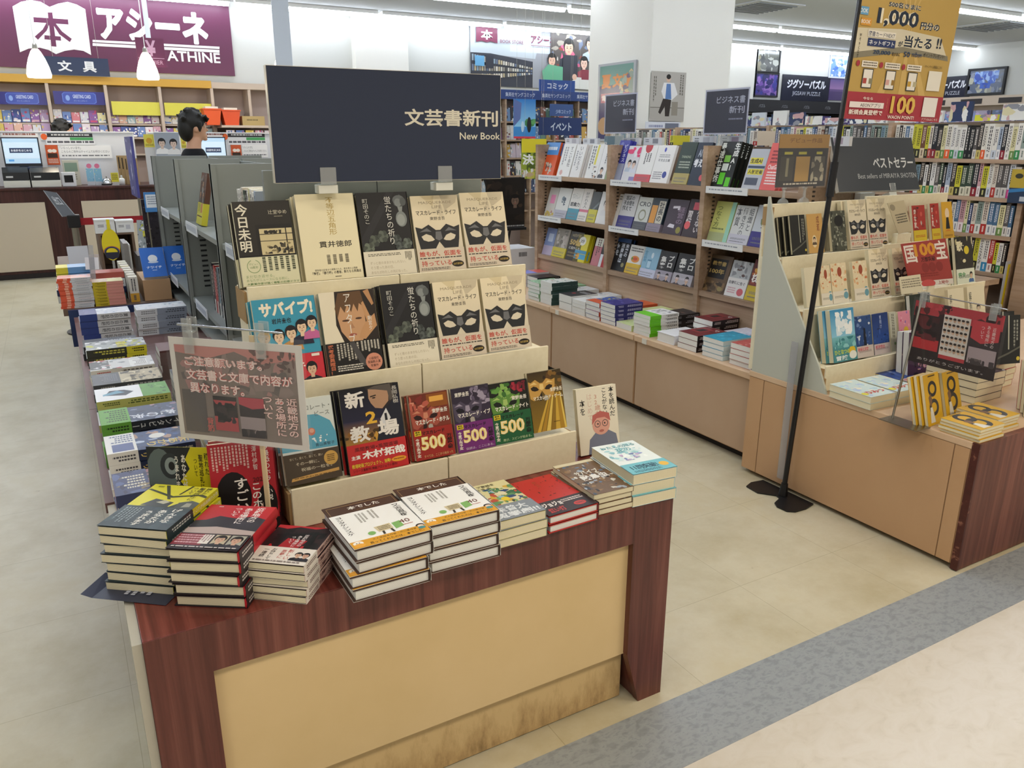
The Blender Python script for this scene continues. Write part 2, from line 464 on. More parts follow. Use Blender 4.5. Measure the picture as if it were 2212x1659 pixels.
struct('floor', MB().box(-8, 22, 1.243, 12, -.05, 0), FLOOR)
struct('floor_border', MB().box(-8, 22, 1.054, 1.243, -.05, .0005), STRIPE)
struct('floor_corridor', MB().box(-8, 22, -8, 1.054, -.05, 0), MALL)
struct('ceiling', MB().box(-8, 22, -8, 12, CEIL, CEIL+.05), CEILM)
struct('wall_back', MB().box(-8, 15.5, WALLY, WALLY+.2, 0, CEIL), WALLM)
struct('wall_right', MB().box(15.5, 15.7, -2, WALLY, 0, CEIL), WALLM)
struct('wall_left', MB().box(-5.2, -5, 1.2, WALLY, 0, CEIL), WALLM)
struct('column', MB().box(4.905, 5.885, 6.05, 7.03, 0, CEIL), PILM)
struct('column_wall', MB().box(3.99, 4.79, WALLY-.16, WALLY, 0, CEIL), PILM)
struct('column_far', MB().box(11.1, 11.75, WALLY-.2, WALLY, 0, CEIL), PILM)
struct('trim_column', MB().box(4.895, 5.895, 6.04, 7.04, 2.80, CEIL-.001, '2c4a80'), PAINT)

# fluorescent battens in rows; the tubes give off the shop's light
TUBE = glow_mat('fluorescent_tube', 'eaf2ff', TUBE_E)
hb = mesh_from(MB().box(-.96, .96, -.055, .055, .0, .045), 'housing', WHITEP)
tb = MB()
tb.prism([(.045*cos(pi*i/6), -.01+.038*sin(pi*i/6)) for i in range(6, 13)], -.945, .945, 0)
tb = mesh_from(tb, 'tube', TUBE)
ROWS = [(11.36, 'above the back wall posters'), (9.6, 'crossing above the column'), (7.0, 'over the middle aisle'), (4.6, 'over the island shelf'), (2.5, 'nearest the mall corridor')]
for ri, (Y, where) in enumerate(ROWS):
    for k in range(10):
        x = -2.62+k*1.985
        t = thing('ceiling_light', f"white fluorescent batten, {nth(k)} from the left in the row {where}", 'light', (x, Y, CEIL-.047), group='fluorescent battens on the ceiling')
        obj('housing', hb, t); obj('tube', tb, t)
def vent(x, y, s, lab):
    t = thing('ceiling_vent', lab, 'vent', (x, y, CEIL-.03))
    m = MB(); m.box(-s, s, -s, s, .012, .028, 'c6c9ca'); m.build('frame', PAINT, t)
    m = MB()
    for i in range(9): m.box(-s*.8, s*.8, -s*.8+i*s*.2-.02, -s*.8+i*s*.2+.02, -.002, .012, '7c8082')
    m.build('grille', PAINT, t)
p = gz(1640, 14, CEIL); vent(p.x, p.y, .42, 'dark gray square ceiling vent to the right of the white column')
p = gz(2155, 55, CEIL); vent(p.x, p.y, .5, 'white square ceiling air conditioner cassette beside the promotion banner')

# ---------------------------------------------------------------- the near display table
TOP = .55
def side_panels(t, y0, y1):
    MB().box(.0, .012, y0, y1, 0, .53).build('side_panel', mat('mauve_laminate', '7a5a58', .5), t)
t = thing('display_table', 'low display table with red wood frame and cream front panel at the corridor', 'table', (0.02, 1.279, 0))
def rel(mb, t):   # geometry given in world coordinates
    o = Vector(t.matrix_world.translation if False else t.location); mb.v = [tuple(Vector(v)-o) for v in mb.v]; return mb
def part(t, name, mb, m, **k): return rel(mb, t).build(name, m, t, **k)
part(t, 'tabletop', MB().box(.02, 1.17, 1.281, 1.895, .53, TOP), REDWOOD_Y, bevel=.001)
f = MB()
f.prism([(.02, 0), (.124, 0), (.124, .456), (1.056, .456), (1.056, .15), (1.098, .0), (1.17, 0), (1.17, .549), (.02, .549)], 1.279, 1.300, 1)
part(t, 'front_frame', f, REDWOOD_V)
part(t, 'leg', MB().prism([(1.068, .15), (1.10, 0), (1.17, 0), (1.17, .53), (1.068, .53)], 1.301, 1.47, 1), REDWOOD_V)
part(t, 'leg', MB().box(.02, .12, 1.300, 1.47, 0, .53), REDWOOD_V)
part(t, 'front_panel', MB().box(.12, 1.068, 1.296, 1.312, .146, .53), CREAM)
def dirty(nt, b):
    tc = N(nt, 'ShaderNodeTexCoord'); sp = N(nt, 'ShaderNodeSeparateXYZ'); nt.links.new(tc.outputs['Generated'], sp.inputs[0])
    n = noise(nt, coords(nt, (9, 9, 3)), 3, 6, .7)
    mt = N(nt, 'ShaderNodeMath', operation='SUBTRACT'); nt.links.new(n, mt.inputs[0])
    ml = N(nt, 'ShaderNodeMath', operation='MULTIPLY'); ml.inputs[1].default_value = .5; nt.links.new(sp.outputs['Z'], ml.inputs[0])
    nt.links.new(ml.outputs[0], mt.inputs[1])
    r = ramp(nt, [(.25, 'd2b684'), (.45, 'bd9f70'), (.66, '8f7650')]); nt.links.new(mt.outputs[0], r.inputs[0])
    nt.links.new(r.outputs[0], b.inputs['Base Color'])
part(t, 'kick_panel', MB().box(.12, 1.068, 1.318, 1.330, 0.004, .20), mat('scuffed_kick_panel', 'c7a876', .6, .3, 0, dirty))
part(t, 'side_panel', MB().box(.004, .0195, 1.285, 1.895, 0, .545), mat('pale_edge_panel', 'b7b3a4', .5))
for i, (ya, yb, wh) in enumerate(((1.897, 2.66, 'behind the front display table'), (2.662, 3.43, 'middle of the left aisle'), (3.432, 4.2, 'farthest along the left aisle'))):
    s = thing('side_table', f"low mauve book table under the island shelf, {wh}", 'table', (0, ya, 0), group='low tables under the island shelf')
    part(s, 'tabletop', MB().box(0, 1.17, ya, yb, .525, TOP), mat('mauve_top', '6d4f4c', .45))
    part(s, 'side_panel', MB().box(.01, .03, ya+.001, yb-.001, 0, .524), mat('mauve_laminate', '7a5c5a', .5))
    part(s, 'back_panel', MB().box(1.13, 1.16, ya+.001, yb-.001, 0, .524), REDWOOD_PALE)

# stepped cardboard stands, two side by side
STEPS = [(1.56, .642), (1.70, .836), (1.82, 1.036)]
PROF = [(1.555, TOP+.0005), (1.555, .642), (1.562, .642), (1.562, .632), (1.695, .632), (1.695, .836), (1.702, .836), (1.702, .826),
        (1.815, .826), (1.815, 1.036), (1.822, 1.036), (1.822, 1.024), (1.935, 1.024), (1.935, TOP+.0005)]
for nm, xa, xb in (('left', .348, .7145), ('right', .7175, 1.078)):
    s = thing('cardboard_stand', f"cream cardboard stepped book stand, the {nm} half of the pair on the front table", 'stand', (xa, 1.555, TOP), group='stepped cardboard stands on the front table')
    part(s, 'body', MB().prism(PROF, xa, xb, 0), CARD, bevel=.0012)
    for y0, z in STEPS:
        xe = xa-.006 if nm == 'left' else xb
        part(s, 'side_flap', MB().box(xe, xe+.006, y0+.004, y0+.10, z-.085, z-.012), KRAFT)

# gray steel island shelf
BAYS = [1.965, 2.79, 3.65, 4.48]
t = thing('island_bookshelf', 'gray steel two-sided bookshelf behind the new book sign', 'bookshelf', (.44, 1.95, TOP))
part(t, 'end_panel', MB().box(.435, .7145, 1.945, 1.962, TOP+.001, 1.285), GRAYM, bevel=.001)
part(t, 'end_panel', MB().box(.7165, 1.012, 1.945, 1.962, TOP+.001, 1.285), GRAYM, bevel=.001)
part(t, 'back_panel', MB().box(.722, .730, 1.963, 4.50, TOP+.001, 1.27), GRAYM)
for y in BAYS[1:]:
    m = MB().box(.455, .72, y-.012, y+.012, TOP+.001, 1.28); m.box(.455, .47, y-.02, y+.02, TOP+.001, 1.28)
    for zz in range(12): m.box(.52, .545, y-.0130, y-.0119, .74+.022*zz, .748+.022*zz, '26282a', 1)
    part(t, 'upright', m, [GRAYM, PAINT])
    part(t, 'upright', MB().box(.732, 1.0, y-.012, y+.012, TOP+.001, 1.28), GRAYM)
for a, b in zip(BAYS, BAYS[1:]):
    for z in (.60, .70, 1.025):
        sb = part(t, 'shelf_board', MB().box(.465, .72, a+.014, b-.014, z-.018, z), GRAYM)
        part(t, 'shelf_board', MB().box(.732, .99, a+.014, b-.014, z-.018, z), GRAYM)
        if z > .65:
            yy = b-.10 if z > .9 else b-.12
            m = MB().box(.4605, .4635, yy-.28, yy, z-.03, z+.012, 'dfe4ea'); m.box(.4600, .4605, yy-.26, yy-.02, z-.02, z+.002, 'b8c0cc')
            part(t, 'price_rail', m, PRINT).parent = sb

# new book sign with its clips
def board_sign(name, lab, loc, w, h, th, ops, rz=0, lean=0, base='3a3f4c', side='d9d2bd', clips=()):
    t = thing(name, lab, 'sign', M=Mt(loc, rz) @ Matrix.Rotation(radians(-lean), 4, 'X'))
    m = MB(); m.box(-w/2, w/2, 0, th, -h/2, h/2, side); m.box(-w/2+.001, w/2-.001, -.0006, 0, -h/2+.001, h/2-.001, base)
    art(m, ops, wallT(-w/2, -h/2, w/2, h/2, -.0006), w, h)
    m.build('board', GLOSS, t)
    for cx in clips:
        c = MB(); c.box(cx-.019, cx+.019, -.004, -.0015, -h/2-.004, -h/2+.034); c.box(cx-.019, cx+.019, -.004, th+.012, -h/2-.006, -h/2-.0035)
        hd = c.build('clear_holder', CLEARD, t, bevel=.0015)
        MB().box(cx-.024, cx+.022, .000, .040, -h/2-.026, -h/2-.0065, 'dfe0d6').build('clip_base', PAINT, hd, bevel=.001)
    return t
board_sign('sign_board', 'large navy New Book sign board above the front stepped display', (.731, 1.857, 1.385), .575, .252, .022,
           [('T', '文芸書新刊', .55, .505, .985, .665, 'd8d3c2', .021), ('T', 'New Book', .80, .385, .995, .452, 'd8d3c2', .01)], rz=-2.6, clips=(-.165, .13), base='242c42')

# ---------------------------------------------------------------- covers for the near display
R_, T_ = 'r', 'T'
def mask_front():
    return [('g', 0, 0, 1, 1, 'cfc6b4', 'e9dcbb'), ('p', [(.2, 1), (.45, .86), (.5, 1)], 'd8c9a2'), ('p', [(.62, 1), (.7, .8), (.95, .9), (1, 1)], 'c9bda2'),
            ('p', [(.55, .8), (.62, .95), (.66, .72), (.58, .68)], 'd5c9ad'),
            ('T', 'MASQUERADE', .16, .885, .86, .925, '9a8d74'), ('T', 'LIFE', .43, .83, .63, .868, '9a8d74'),
            ('T', 'マスカレード・ライフ', .08, .745, .93, .805, '1f1d1c', .012), ('T', '東野圭吾', .36, .675, .68, .72, '3a3632'),
            ('M', .5, .46, .47, '2a2b2d', 'd9cfb8', '6d6e70')]
mask_obi = [('T', '誰もが、仮面を', .04, .66, .93, .90, 'c0483c', .02), ('k', .04, .53, .95, .62, 1, '4a4540', 3), ('T', '持っている', .06, .24, .70, .48, 'c0483c', .01),
            ('e', .83, .27, .13, .14, '221c18'), ('T', '220万部突破', .73, .22, .93, .32, 'd8b860'), ('k', .04, .05, .65, .17, 2, '6a645a', 4)]
design('mask', .128, .19, .018, 'e4d9bb', mask_front(), spine='d9ccb0', obi=.30, obi_col='d5c8b4', obi_ops=mask_obi)
design('dawn', .128, .188, .02, '24211d', [('r', .34, .03, 1, .72, '191715'), ('r', .40, .36, .98, .67, 'cdbf94'), ('r', .40, .60, .98, .61, '3a342a'), ('r', .40, .52, .98, .528, '3a342a'),
        ('r', .86, .36, .88, .67, '2b2721'), ('b', 5, 26, .42, .37, .96, .50, .02, .05, ['4a4334', '8a7d5c', '2d2a24']), ('b', 6, 8, .44, .61, .84, .65, .02, .06, ['2a2620']),
        ('r', 0, .34, 1, .36, '0e0d0c'), ('V', '今日未明', .03, .40, .25, .97, 'e2ddcb', .02), ('T', '辻堂ゆめ', .60, .84, .93, .89, 'c8c2ae'), ('k', .7, .80, .86, .82, 1, '8e8874', 2)],
       spine='1d1a17', obi=.34, obi_col='d9d6b4',
       obi_ops=[('K', .36, .42, .98, .98, 6, '4d5240', 8), ('T', 'まだ引き返せる。', .06, .27, .55, .38, '8aa070'), ('T', 'あなたがニュースになる前に。', .06, .15, .80, .25, '8aa070'),
                ('T', '大藪賞作家が描く衝撃の犯罪ドラマ', .06, .03, .98, .11, '5d8048', .01), ('o', .22, .68, .12, .012, '8aa070', 110, 430), ('T', 'デビュー', .14, .72, .30, .80, '8aa070'), ('T', '10周年', .15, .60, .29, .69, '8aa070')])
design('pentagon', .135, .2, .02, 'e9e0bd', [('V', '不等辺五角形', .50, .52, .64, .965, 'b9a261', .01), ('T', '貫井徳郎', .30, .375, .86, .45, '3b362c', .015),
        ('K', .38, .17, .80, .29, 4, '6a6350', 4), ('T', '関係者の証言から展開される、息を呑む心理劇', .17, .105, .90, .13, '3b362c'), ('T', '『慟哭』『暴行録』の著者、新たなる到達点', .12, .065, .96, .10, '3b362c', .012), ('k', .5, .02, .62, .04, 1, '6a6350', 1)],
       spine='e4dab4')
def flower(cx, cy, s, c1, c2):
    o = []
    for i in range(6):
        a = i*pi/3; o.append(('e', cx+s*.6*cos(a), cy+s*.42*sin(a), s*.5, s*.34, c1 if i % 2 else c2))
    return o+[('e', cx, cy, s*.3, s*.2, c2)]
def fire_front():
    o = [('p', [(0, .45), (.6, 1), (.75, 1), (0, .3)], '2c2c2f'), ('p', [(.7, .9), (.85, .97), (.95, .86), (.84, .80), (.72, .84)], '55595a'),
         ('e', .82, .90, .12, .06, '6a6f70'), ('e', .80, .87, .07, .05, '868c8b'), ('e', .9, .88, .06, .05, '5c6161'), ('p', [(.78, .82), (.88, .82), (.86, .76), (.80, .76)], '8a908e'),
         ('e', .83, .67, .11, .095, '7d8483'), ('e', .82, .66, .08, .07, '969c9a')]
    for a in ((.25, .42, .10, '3f443f', '596056'), (.12, .33, .10, '4a5047', '6b7466'), (.42, .47, .10, '454b45', '5f665d'), (.68, .42, .09, '363b3a', '4e5453'), (.74, .33, .09, '3c4140', '565d5b'), (.88, .37, .09, '4b524c', '68716a')):
        o += flower(*a)
    o += [('V', '蛍たちの祈り', .52, .36, .66, .95, 'd7d6cf', .005), ('V', '町田そのこ', .10, .62, .21, .93, 'cfcec6')]
    return o
design('firefly', .128, .198, .021, '222224', fire_front(), spine='1d1d1f', obi=.295, obi_col='e2dbc6', hard=True,
       obi_ops=[('k', .08, .78, .72, .90, 2, '6b6758', 3), ('T', 'ずっと夜のままかもしれない。', .10, .46, .80, .58, 'b5a98e'), ('T', 'そう思ったあの日、', .10, .27, .55, .39, 'b5a98e'),
                ('T', 'あなたがわたしの光になった。', .10, .08, .80, .20, 'b5a98e'), ('K', .80, .55, .94, .92, 5, '55503f', 5)])
design('survive', .128, .188, .02, '3d97b4', [('T', 'サバイブ!', .10, .79, .95, .965, 'efe6cf', .05), ('T', '岩井圭也', .27, .70, .58, .765, '1f2326', .02),
        ('F', .12, .55, .15, 'c9a256', 'e3c3a2', '7d5a80'), ('F', .35, .55, .15, '1d1d22', 'e6c8a8', '4f6a48'), ('F', .55, .58, .15, '201f24', 'e6c8a8', 'c08a3e'),
        ('F', .73, .64, .15, '1c1c22', 'e6c8a8', '26283c'), ('F', .90, .68, .14, '1c1c22', 'e6c8a8', 'c2679a')],
       spine='2f86a6', obi=.32, obi_col='c8323e', obi_ops=[('T', '青春小説', .05, .76, .62, .93, 'f3e7dd', .02), ('k', .06, .48, .7, .68, 2, 'f3e7dd', 3),
        ('F', .80, .42, .14, '1b1a1c', 'd9b497', '2a2a30'), ('F', .56, .25, .14, '1b1a1c', 'd9b497', '5a4d45'), ('r', .82, .86, .95, .96, 'e9dcd2')])
design('afterblue', .128, .19, .022, 'e5dcc3', [('p', [(.28, 1), (1, 1), (1, .36), (.36, .36), (.24, .6)], '2c241f'), ('p', [(.26, .78), (.32, .52), (.46, .38), (.66, .36), (.78, .5), (.78, .8), (.6, .93), (.4, .92)], 'c79a72'),
        ('p', [(.25, .8), (.34, .98), (.75, .99), (.80, .78), (.70, .84), (.66, .74), (.6, .84), (.54, .74), (.48, .84), (.42, .74), (.36, .82), (.28, .68)], '63482f'),
        ('e', .42, .645, .065, .012, '4a3326'), ('e', .66, .66, .06, .012, '4a3326'), ('e', .52, .47, .07, .016, 'a0584a'), ('p', [(.52, .62), (.57, .55), (.50, .545)], 'b08260'),
        ('p', [(.62, .42), (.74, .40), (.98, .55), (.96, .70), (.88, .66), (.78, .86), (.74, .84), (.80, .62), (.70, .54)], 'c39468'), ('p', [(.80, .98), (.93, .80), (.97, .82), (.90, 1)], 'b98a60'),
        ('V', 'アフターブルー', .42, .10, .56, .98, 'e9e4da', .004), ('V', '朝宮夕', .82, .50, .90, .68, 'e9e4da')],
       spine='e0d6bc', obi=.39, obi_col='1c1a19', obi_ops=[('V', '選考委員瞠目!', .03, .04, .13, .96, 'c9704e', .02), ('K', .18, .38, .60, .96, 7, 'b9b4a8', 11), ('K', .62, .62, .98, .98, 6, 'c8c3b7', 12),
        ('p', [(.42, .98), (.52, .98), (.72, .22), (.60, .2)], '4b494a'), ('k', .16, .10, .62, .30, 3, 'd6d1c6', 9), ('c', .83, .30, .155, 'd28f76'),
        ('T', '小説現代', .74, .36, .92, .45, '3d2320', .01), ('T', '長編新人賞', .71, .25, .95, .34, '3d2320', .01), ('T', '受賞作', .76, .14, .90, .22, '3d2320', .01)])
design('choco', .123, .184, .02, 'd4dbd6', [('p', [(.0, .40), (.0, .75), (.2, .82), (.7, .80), (.92, .70), (1, .55), (1, .38)], '5aa3bd'), ('b', 8, 16, .05, .40, .5, .72, .02, .06, ['d8e4e4', 'e7b9a4', 'c98e78']),
        ('c', .56, .60, .07, 'c7765f'), ('c', .57, .61, .04, 'dba48c'), ('T', 'チョコレート・', .28, .86, .95, .92, '6d7370'), ('T', 'ピース', .66, .78, .93, .835, '6d7370'), ('T', '青山美智子', .60, .41, .95, .45, '394a58'),
        ('b', 9, 8, .55, .46, .95, .54, .02, .05, ['e9eeec'])],
       spine='cdd4cf', obi=.37, obi_col='4a3e30', obi_ops=[('T', '甘くて、苦くて、固くて、脆い', .10, .80, .70, .88, 'cabfa4'), ('T', 'その一瞬に、', .20, .60, .62, .71, 'd8cdb2'), ('T', '祝福の一粒を。', .28, .40, .84, .51, 'd8cdb2'),
        ('c', .84, .68, .13, 'c79d4f'), ('k', .77, .56, .91, .80, 4, '5a4324', 6), ('p', [(.08, .12), (.96, .22), (.96, .32), (.10, .22)], 'c79a55'), ('k', .14, .17, .9, .22, 1, '6d512a', 6)])
design('police', .138, .196, .026, '16161c', [('g', 0, .34, 1, .62, 'a87a32', '2b2a44'), ('g', 0, .62, 1, 1, '23233a', '121218'), ('b', 12, 34, 0, .36, 1, .5, .02, .08, ['c8963c', '8a5c22', '4a3518', 'd8b258']),
        ('p', [(.42, 1), (.9, 1), (.95, .88), (.86, .76), (.72, .72), (.58, .74), (.5, .80), (.52, .88)], '2a2422'), ('p', [(.48, .97), (.62, .98), (.82, .92), (.80, .80), (.68, .72), (.56, .74), (.50, .80), (.47, .86)], 'b08a6c'),
        ('p', [(.46, .97), (.6, 1), (.86, 1), (.90, .82), (.82, .80), (.80, .92), (.6, .955)], '57504a'), ('p', [(.5, .885), (.6, .895), (.6, .88), (.5, .87)], '2d211c'), ('e', .56, .86, .03, .008, '1f1815'),
        ('p', [(.52, .35), (1, .35), (1, .72), (.86, .80), (.70, .70), (.6, .55)], '1c1f2c'), ('p', [(.62, .6), (.74, .72), (.80, .60), (.68, .48)], 'd5d6d6'), ('p', [(.70, .66), (.74, .66), (.75, .46), (.70, .46)], '22242c'),
        ('T', '新', .07, .77, .40, .965, 'e8e4dc', .03), ('T', '2', .38, .565, .56, .71, 'e3b23c', .03), ('T', '教', .08, .37, .42, .56, 'e8e4dc', .03), ('T', '場', .55, .39, .92, .58, 'e8e4dc', .03), ('V', '長岡弘樹', .87, .76, .97, .97, 'd7d3ca')],
       spine='14141a', hard=True, obi=.35, obi_col='c02c2c', obi_ops=[('T', '風間教場×風間道場', .12, .76, .86, .90, '4a1414', .01), ('T', '主演', .05, .50, .20, .64, 'f1ece4', .03), ('T', '木村拓哉', .23, .46, .97, .74, 'f1ece4', .04),
        ('T', '教場映画プロジェクト、始動!', .04, .22, .70, .36, 'e3c23c', .02), ('e', .84, .28, .13, .09, 'e39a2c'), ('k', .75, .25, .93, .31, 1, '7a3010', 2), ('T', 'シリーズ最新刊! 映画プロジェクト原作!', .05, .08, .80, .18, '2a0d0d')])
def bunko(key, top, lo, title, maskc, hi, eye, extra, obi, obic, tail, ycol, price='500'):
    design(key, .098, .153, .014, lo, [('g', 0, 0, 1, 1, lo, top)]+extra+[('M', .38, .66, .40, maskc, eye, hi), ('T', '東野圭吾', .55 if key != 'b_eve' else .08, .68 if key != 'b_eve' else .86, .95 if key != 'b_eve' else .46, .75 if key != 'b_eve' else .93, 'e5e0d5', .02),
            ('T', title, .10, .535, .97, .61, 'f0ebe0', .03)], spine=top, obi=obi, obi_col=obic,
           obi_ops=[('r', .03, .80, .20, .96, 'e0c92c'), ('T', '最新', .05, .89, .18, .945, '2a2410', .02), ('T', '続刊', .05, .82, .18, .875, '2a2410', .02), ('T', 'マスカレード', .22, .80, .80, .92, '17100e', .02),
                    ('T', price, .16, .30, .80, .75, 'e6c870', .05), ('T', '500', .175, .315, .785, .735, 'f0e4b4', .0), ('V', '今夏発売予定', .03, .10, .13, .72, 'eee6d6', .02), ('V', '万部突破', .83, .22, .97, .72, '1a0f0d', .03), ('T', tail, .2, .06, .95, .15, ycol)] if obi else ())
bunko('b_hotel', '6a2c1c', '8c3a2a', 'マスカレード・ホテル', 'a2503f', 'c98466', '2c1310', [('r', .45, .78, .98, .98, '8a4d1c'), ('r', .52, .86, .88, .94, 'e2a84a'), ('b', 3, 18, 0, .7, .6, .98, .04, .12, ['b55a48', '7c2d25', 'd08a70', '4f1d18'])], .47, '99281f', 'すべては、ここから始まった', 'd9b77a')
bunko('b_eve', '2b2433', '3d3048', 'マスカレード・イブ', '4d4558', '9c93a6', '17131d', [('b', 4, 34, .45, .70, 1, .99, .04, .11, ['7d7388', '5a5066', '9d95a8', '3a3244'])], .45, '6f2a72', '伝説は、ここにある。', 'd9c0d8')
bunko('b_night', '15140f', '23301c', 'マスカレード・ナイト', '5d8a3c', 'a3bf6a', '14180e', [('b', 5, 20, .0, .72, .55, .98, .04, .12, ['5f9440', '3b6a2c', '86b058']), ('b', 6, 10, .55, .80, .99, .98, .05, .1, ['a3283a', '6d1a28'])], .50, '1f5a34', '再び、スピンが始まる。', 'c4d8a8')
design('b_game', .098, .153, .014, '5a4a1c', [('g', 0, 0, 1, 1, '8a6c1c', '3a2c14'), ('b', 7, 12, .4, .7, 1, 1, .06, .14, ['5d3f1a', '7d5a24', '2d2010'])]+[('p', [(.1+.14*i, 0), (.2+.15*i, 0), (.62+.05*i, .62), (.58+.05*i, .62)], ['c9a23a', 'a98024', 'dabb58', '8c6a1c'][i % 4]) for i in range(7)]+
       [('M', .38, .74, .42, 'c2964a', '2a1c0c', 'e2c27a'), ('T', '東野圭吾', .62, .64, .98, .71, 'e8dfc8', .02), ('T', 'マスカレード・ゲーム', .10, .53, .98, .60, 'f0e8d2', .03), ('k', .62, .12, .8, .14, 1, '5a4614', 1)], spine='4a3a18')
design('thirty', .125, .178, .016, 'e3dcc8', [('V', '本を読んだ', .80, .52, .94, .98, '2b2a28', .015), ('V', 'ことがない', .62, .55, .75, .98, '2b2a28', .01), ('V', '32歳が', .43, .56, .58, .90, 'c99a86', .01), ('V', 'はじめて', .24, .50, .38, .92, 'd5b6a6', .0), ('V', '本を', .06, .6, .2, .84, '2b2a28', .01),
        ('p', [(.2, .0), (.98, .0), (.92, .25), (.70, .34), (.45, .34), (.25, .22)], '74798c'), ('e', .56, .42, .22, .15, 'd8a08e'), ('p', [(.33, .44), (.36, .58), (.56, .63), (.78, .58), (.80, .46), (.66, .53), (.46, .53)], 'b9645c'),
        ('o', .47, .44, .075, .014, '4a4444', 0, 360), ('o', .66, .44, .075, .014, '4a4444', 0, 360), ('c', .48, .44, .02, '3a3434'), ('c', .65, .44, .02, '3a3434'), ('e', .56, .33, .06, .02, 'b06a5e')], spine='ddd6c2')
design('horror', .130, .20, .016, 'ad222c', [('e', .33, .42, .27, .27, '120d0e'), ('p', [(.06, 0), (.62, 0), (.58, .16), (.42, .26), (.2, .26)], '120d0e'), ('e', .84, .30, .15, .22, '120d0e'), ('p', [(.68, 0), (1, 0), (1, .14), (.76, .14)], '120d0e'), ('p', [(.76, .32), (.70, .26), (.76, .22)], 'b48f80'),
        ('V', 'すごい!', .34, .10, .56, .62, 'ece6de', .02), ('V', 'このホラー', .60, .08, .76, .55, 'ece6de', .02), ('V', '今最恐のホラー小説', .82, .33, .93, .95, 'ece6de', .01), ('T', '2025', .64, .55, .84, .60, '5a0e12', .02), ('K', .04, .70, .62, .97, 11, 'd8b0a8', 7), ('V', '澤村伊智', .66, .68, .74, .94, 'e8d8d0')], spine='a01e28')
design('yellow', .135, .186, .0166, '3b4446', [('r', 0, .4, 1, 1, 'd8d02c'), ('p', [(0, .46), (1, .40), (1, .60), (.94, .64), (.7, .58), (.62, .50), (.4, .52), (.1, .47)], '33382a'), ('p', [(.18, .50), (.30, .66), (.62, .60), (.60, .50)], '3a3d3a'), ('p', [(.36, .58), (.46, .64), (.56, .60), (.50, .55)], 'b8b49a'),
        ('p', [(0, .86), (.04, .88), (.5, .74), (.9, .82), (1, .78), (1, .74), (.86, .78), (.5, .70)], '3b3e20'), ('p', [(.2, .98), (.26, .98), (.52, .66), (.47, .66)], '3b3e20'), ('p', [(.6, 1), (.64, 1), (.58, .78), (.55, .78)], '3b3e20'), ('p', [(.7, .60), (.86, .66), (1, .62), (1, .44), (.72, .44)], '454a44'), ('p', [(.8, .5), (.92, .52), (.9, .6), (.82, .6)], '9c9a88'),
        ('V', '穢れた', .86, .82, .95, .98, '3a3a1c', .005), ('V', '聖地巡礼に', .75, .66, .85, .98, '3a3a1c', .01), ('V', 'ついて', .65, .80, .74, .98, '3a3a1c', .005), ('k', .10, .92, .2, .96, 2, '4a4a20', 2)],
       spine='c9c228', spine_ops=[('r', 0, 0, 1, .48, '23282a'), ('V', '穢れた聖地巡礼について', .25, .42, .75, .98, 'e6e2c8', .01)], obi=.46, obi_col='2f3c40',
       obi_ops=[('b', 21, 20, 0, 0, 1, 1, .05, .16, ['35454a', '283438', '3c4c50']), ('V', 'げんきな', .76, .30, .90, .96, 'e9e6dc', .02), ('V', 'あなたが', .58, .22, .72, .88, 'e9e6dc', .02), ('V', 'うまれます', .40, .10, .54, .80, 'e9e6dc', .02), ('K', .06, .2, .34, .9, 6, '8c979a', 5)], obi_spine=[('K', .2, .08, .8, .92, 2, 'c8cbc4', 9)])
design('kinki', .132, .178, .0208, '2a2528', [('r', 0, .3, 1, 1, 'b8242c'), ('g', 0, .62, 1, 1, 'b3222c', 'c52e34'), ('p', [(0, .62), (.15, .64), (.3, .74), (.55, .70), (.8, .76), (1, .70), (1, .42), (0, .46)], '2d2c33'), ('p', [(0, .46), (.4, .50), (1, .43), (1, .30), (0, .30)], 'b7a6a0'),
        ('V', '近畿地方の', .74, .62, .87, .97, 'ece4de', .02), ('V', 'ある場所に', .57, .58, .70, .95, 'ece4de', .02), ('V', 'ついて', .42, .74, .54, .95, 'ece4de', .02), ('k', .15, .93, .22, .97, 1, 'e0c8c4', 3)],
       spine='b3222c', spine_ops=[('V', '近畿地方のある場所について', .28, .30, .74, .97, 'f0dcd8', .02)], hard=True, obi=.33, obi_col='2c2427',
       obi_ops=[('r', 0, .25, .42, .95, '7c1f2a'), ('k', .03, .32, .38, .90, 4, 'c89ca0', 3), ('r', .36, .35, .50, .92, 'e0dad2'), ('K', .37, .4, .49, .9, 3, '8a6a68', 2), ('r', .53, .28, .73, .92, 'b9ad92'), ('F', .63, .66, .13, '15120f', 'cba68c', '17151a'), ('r', .76, .24, .97, .90, 'a6a596'), ('F', .865, .62, .13, '120f0e', 'c89f86', '26242c'), ('k', .05, .06, .95, .16, 1, 'cfc6c0', 8)],
       obi_spine=[('K', .2, .1, .8, .9, 2, 'c8c2be', 4)])
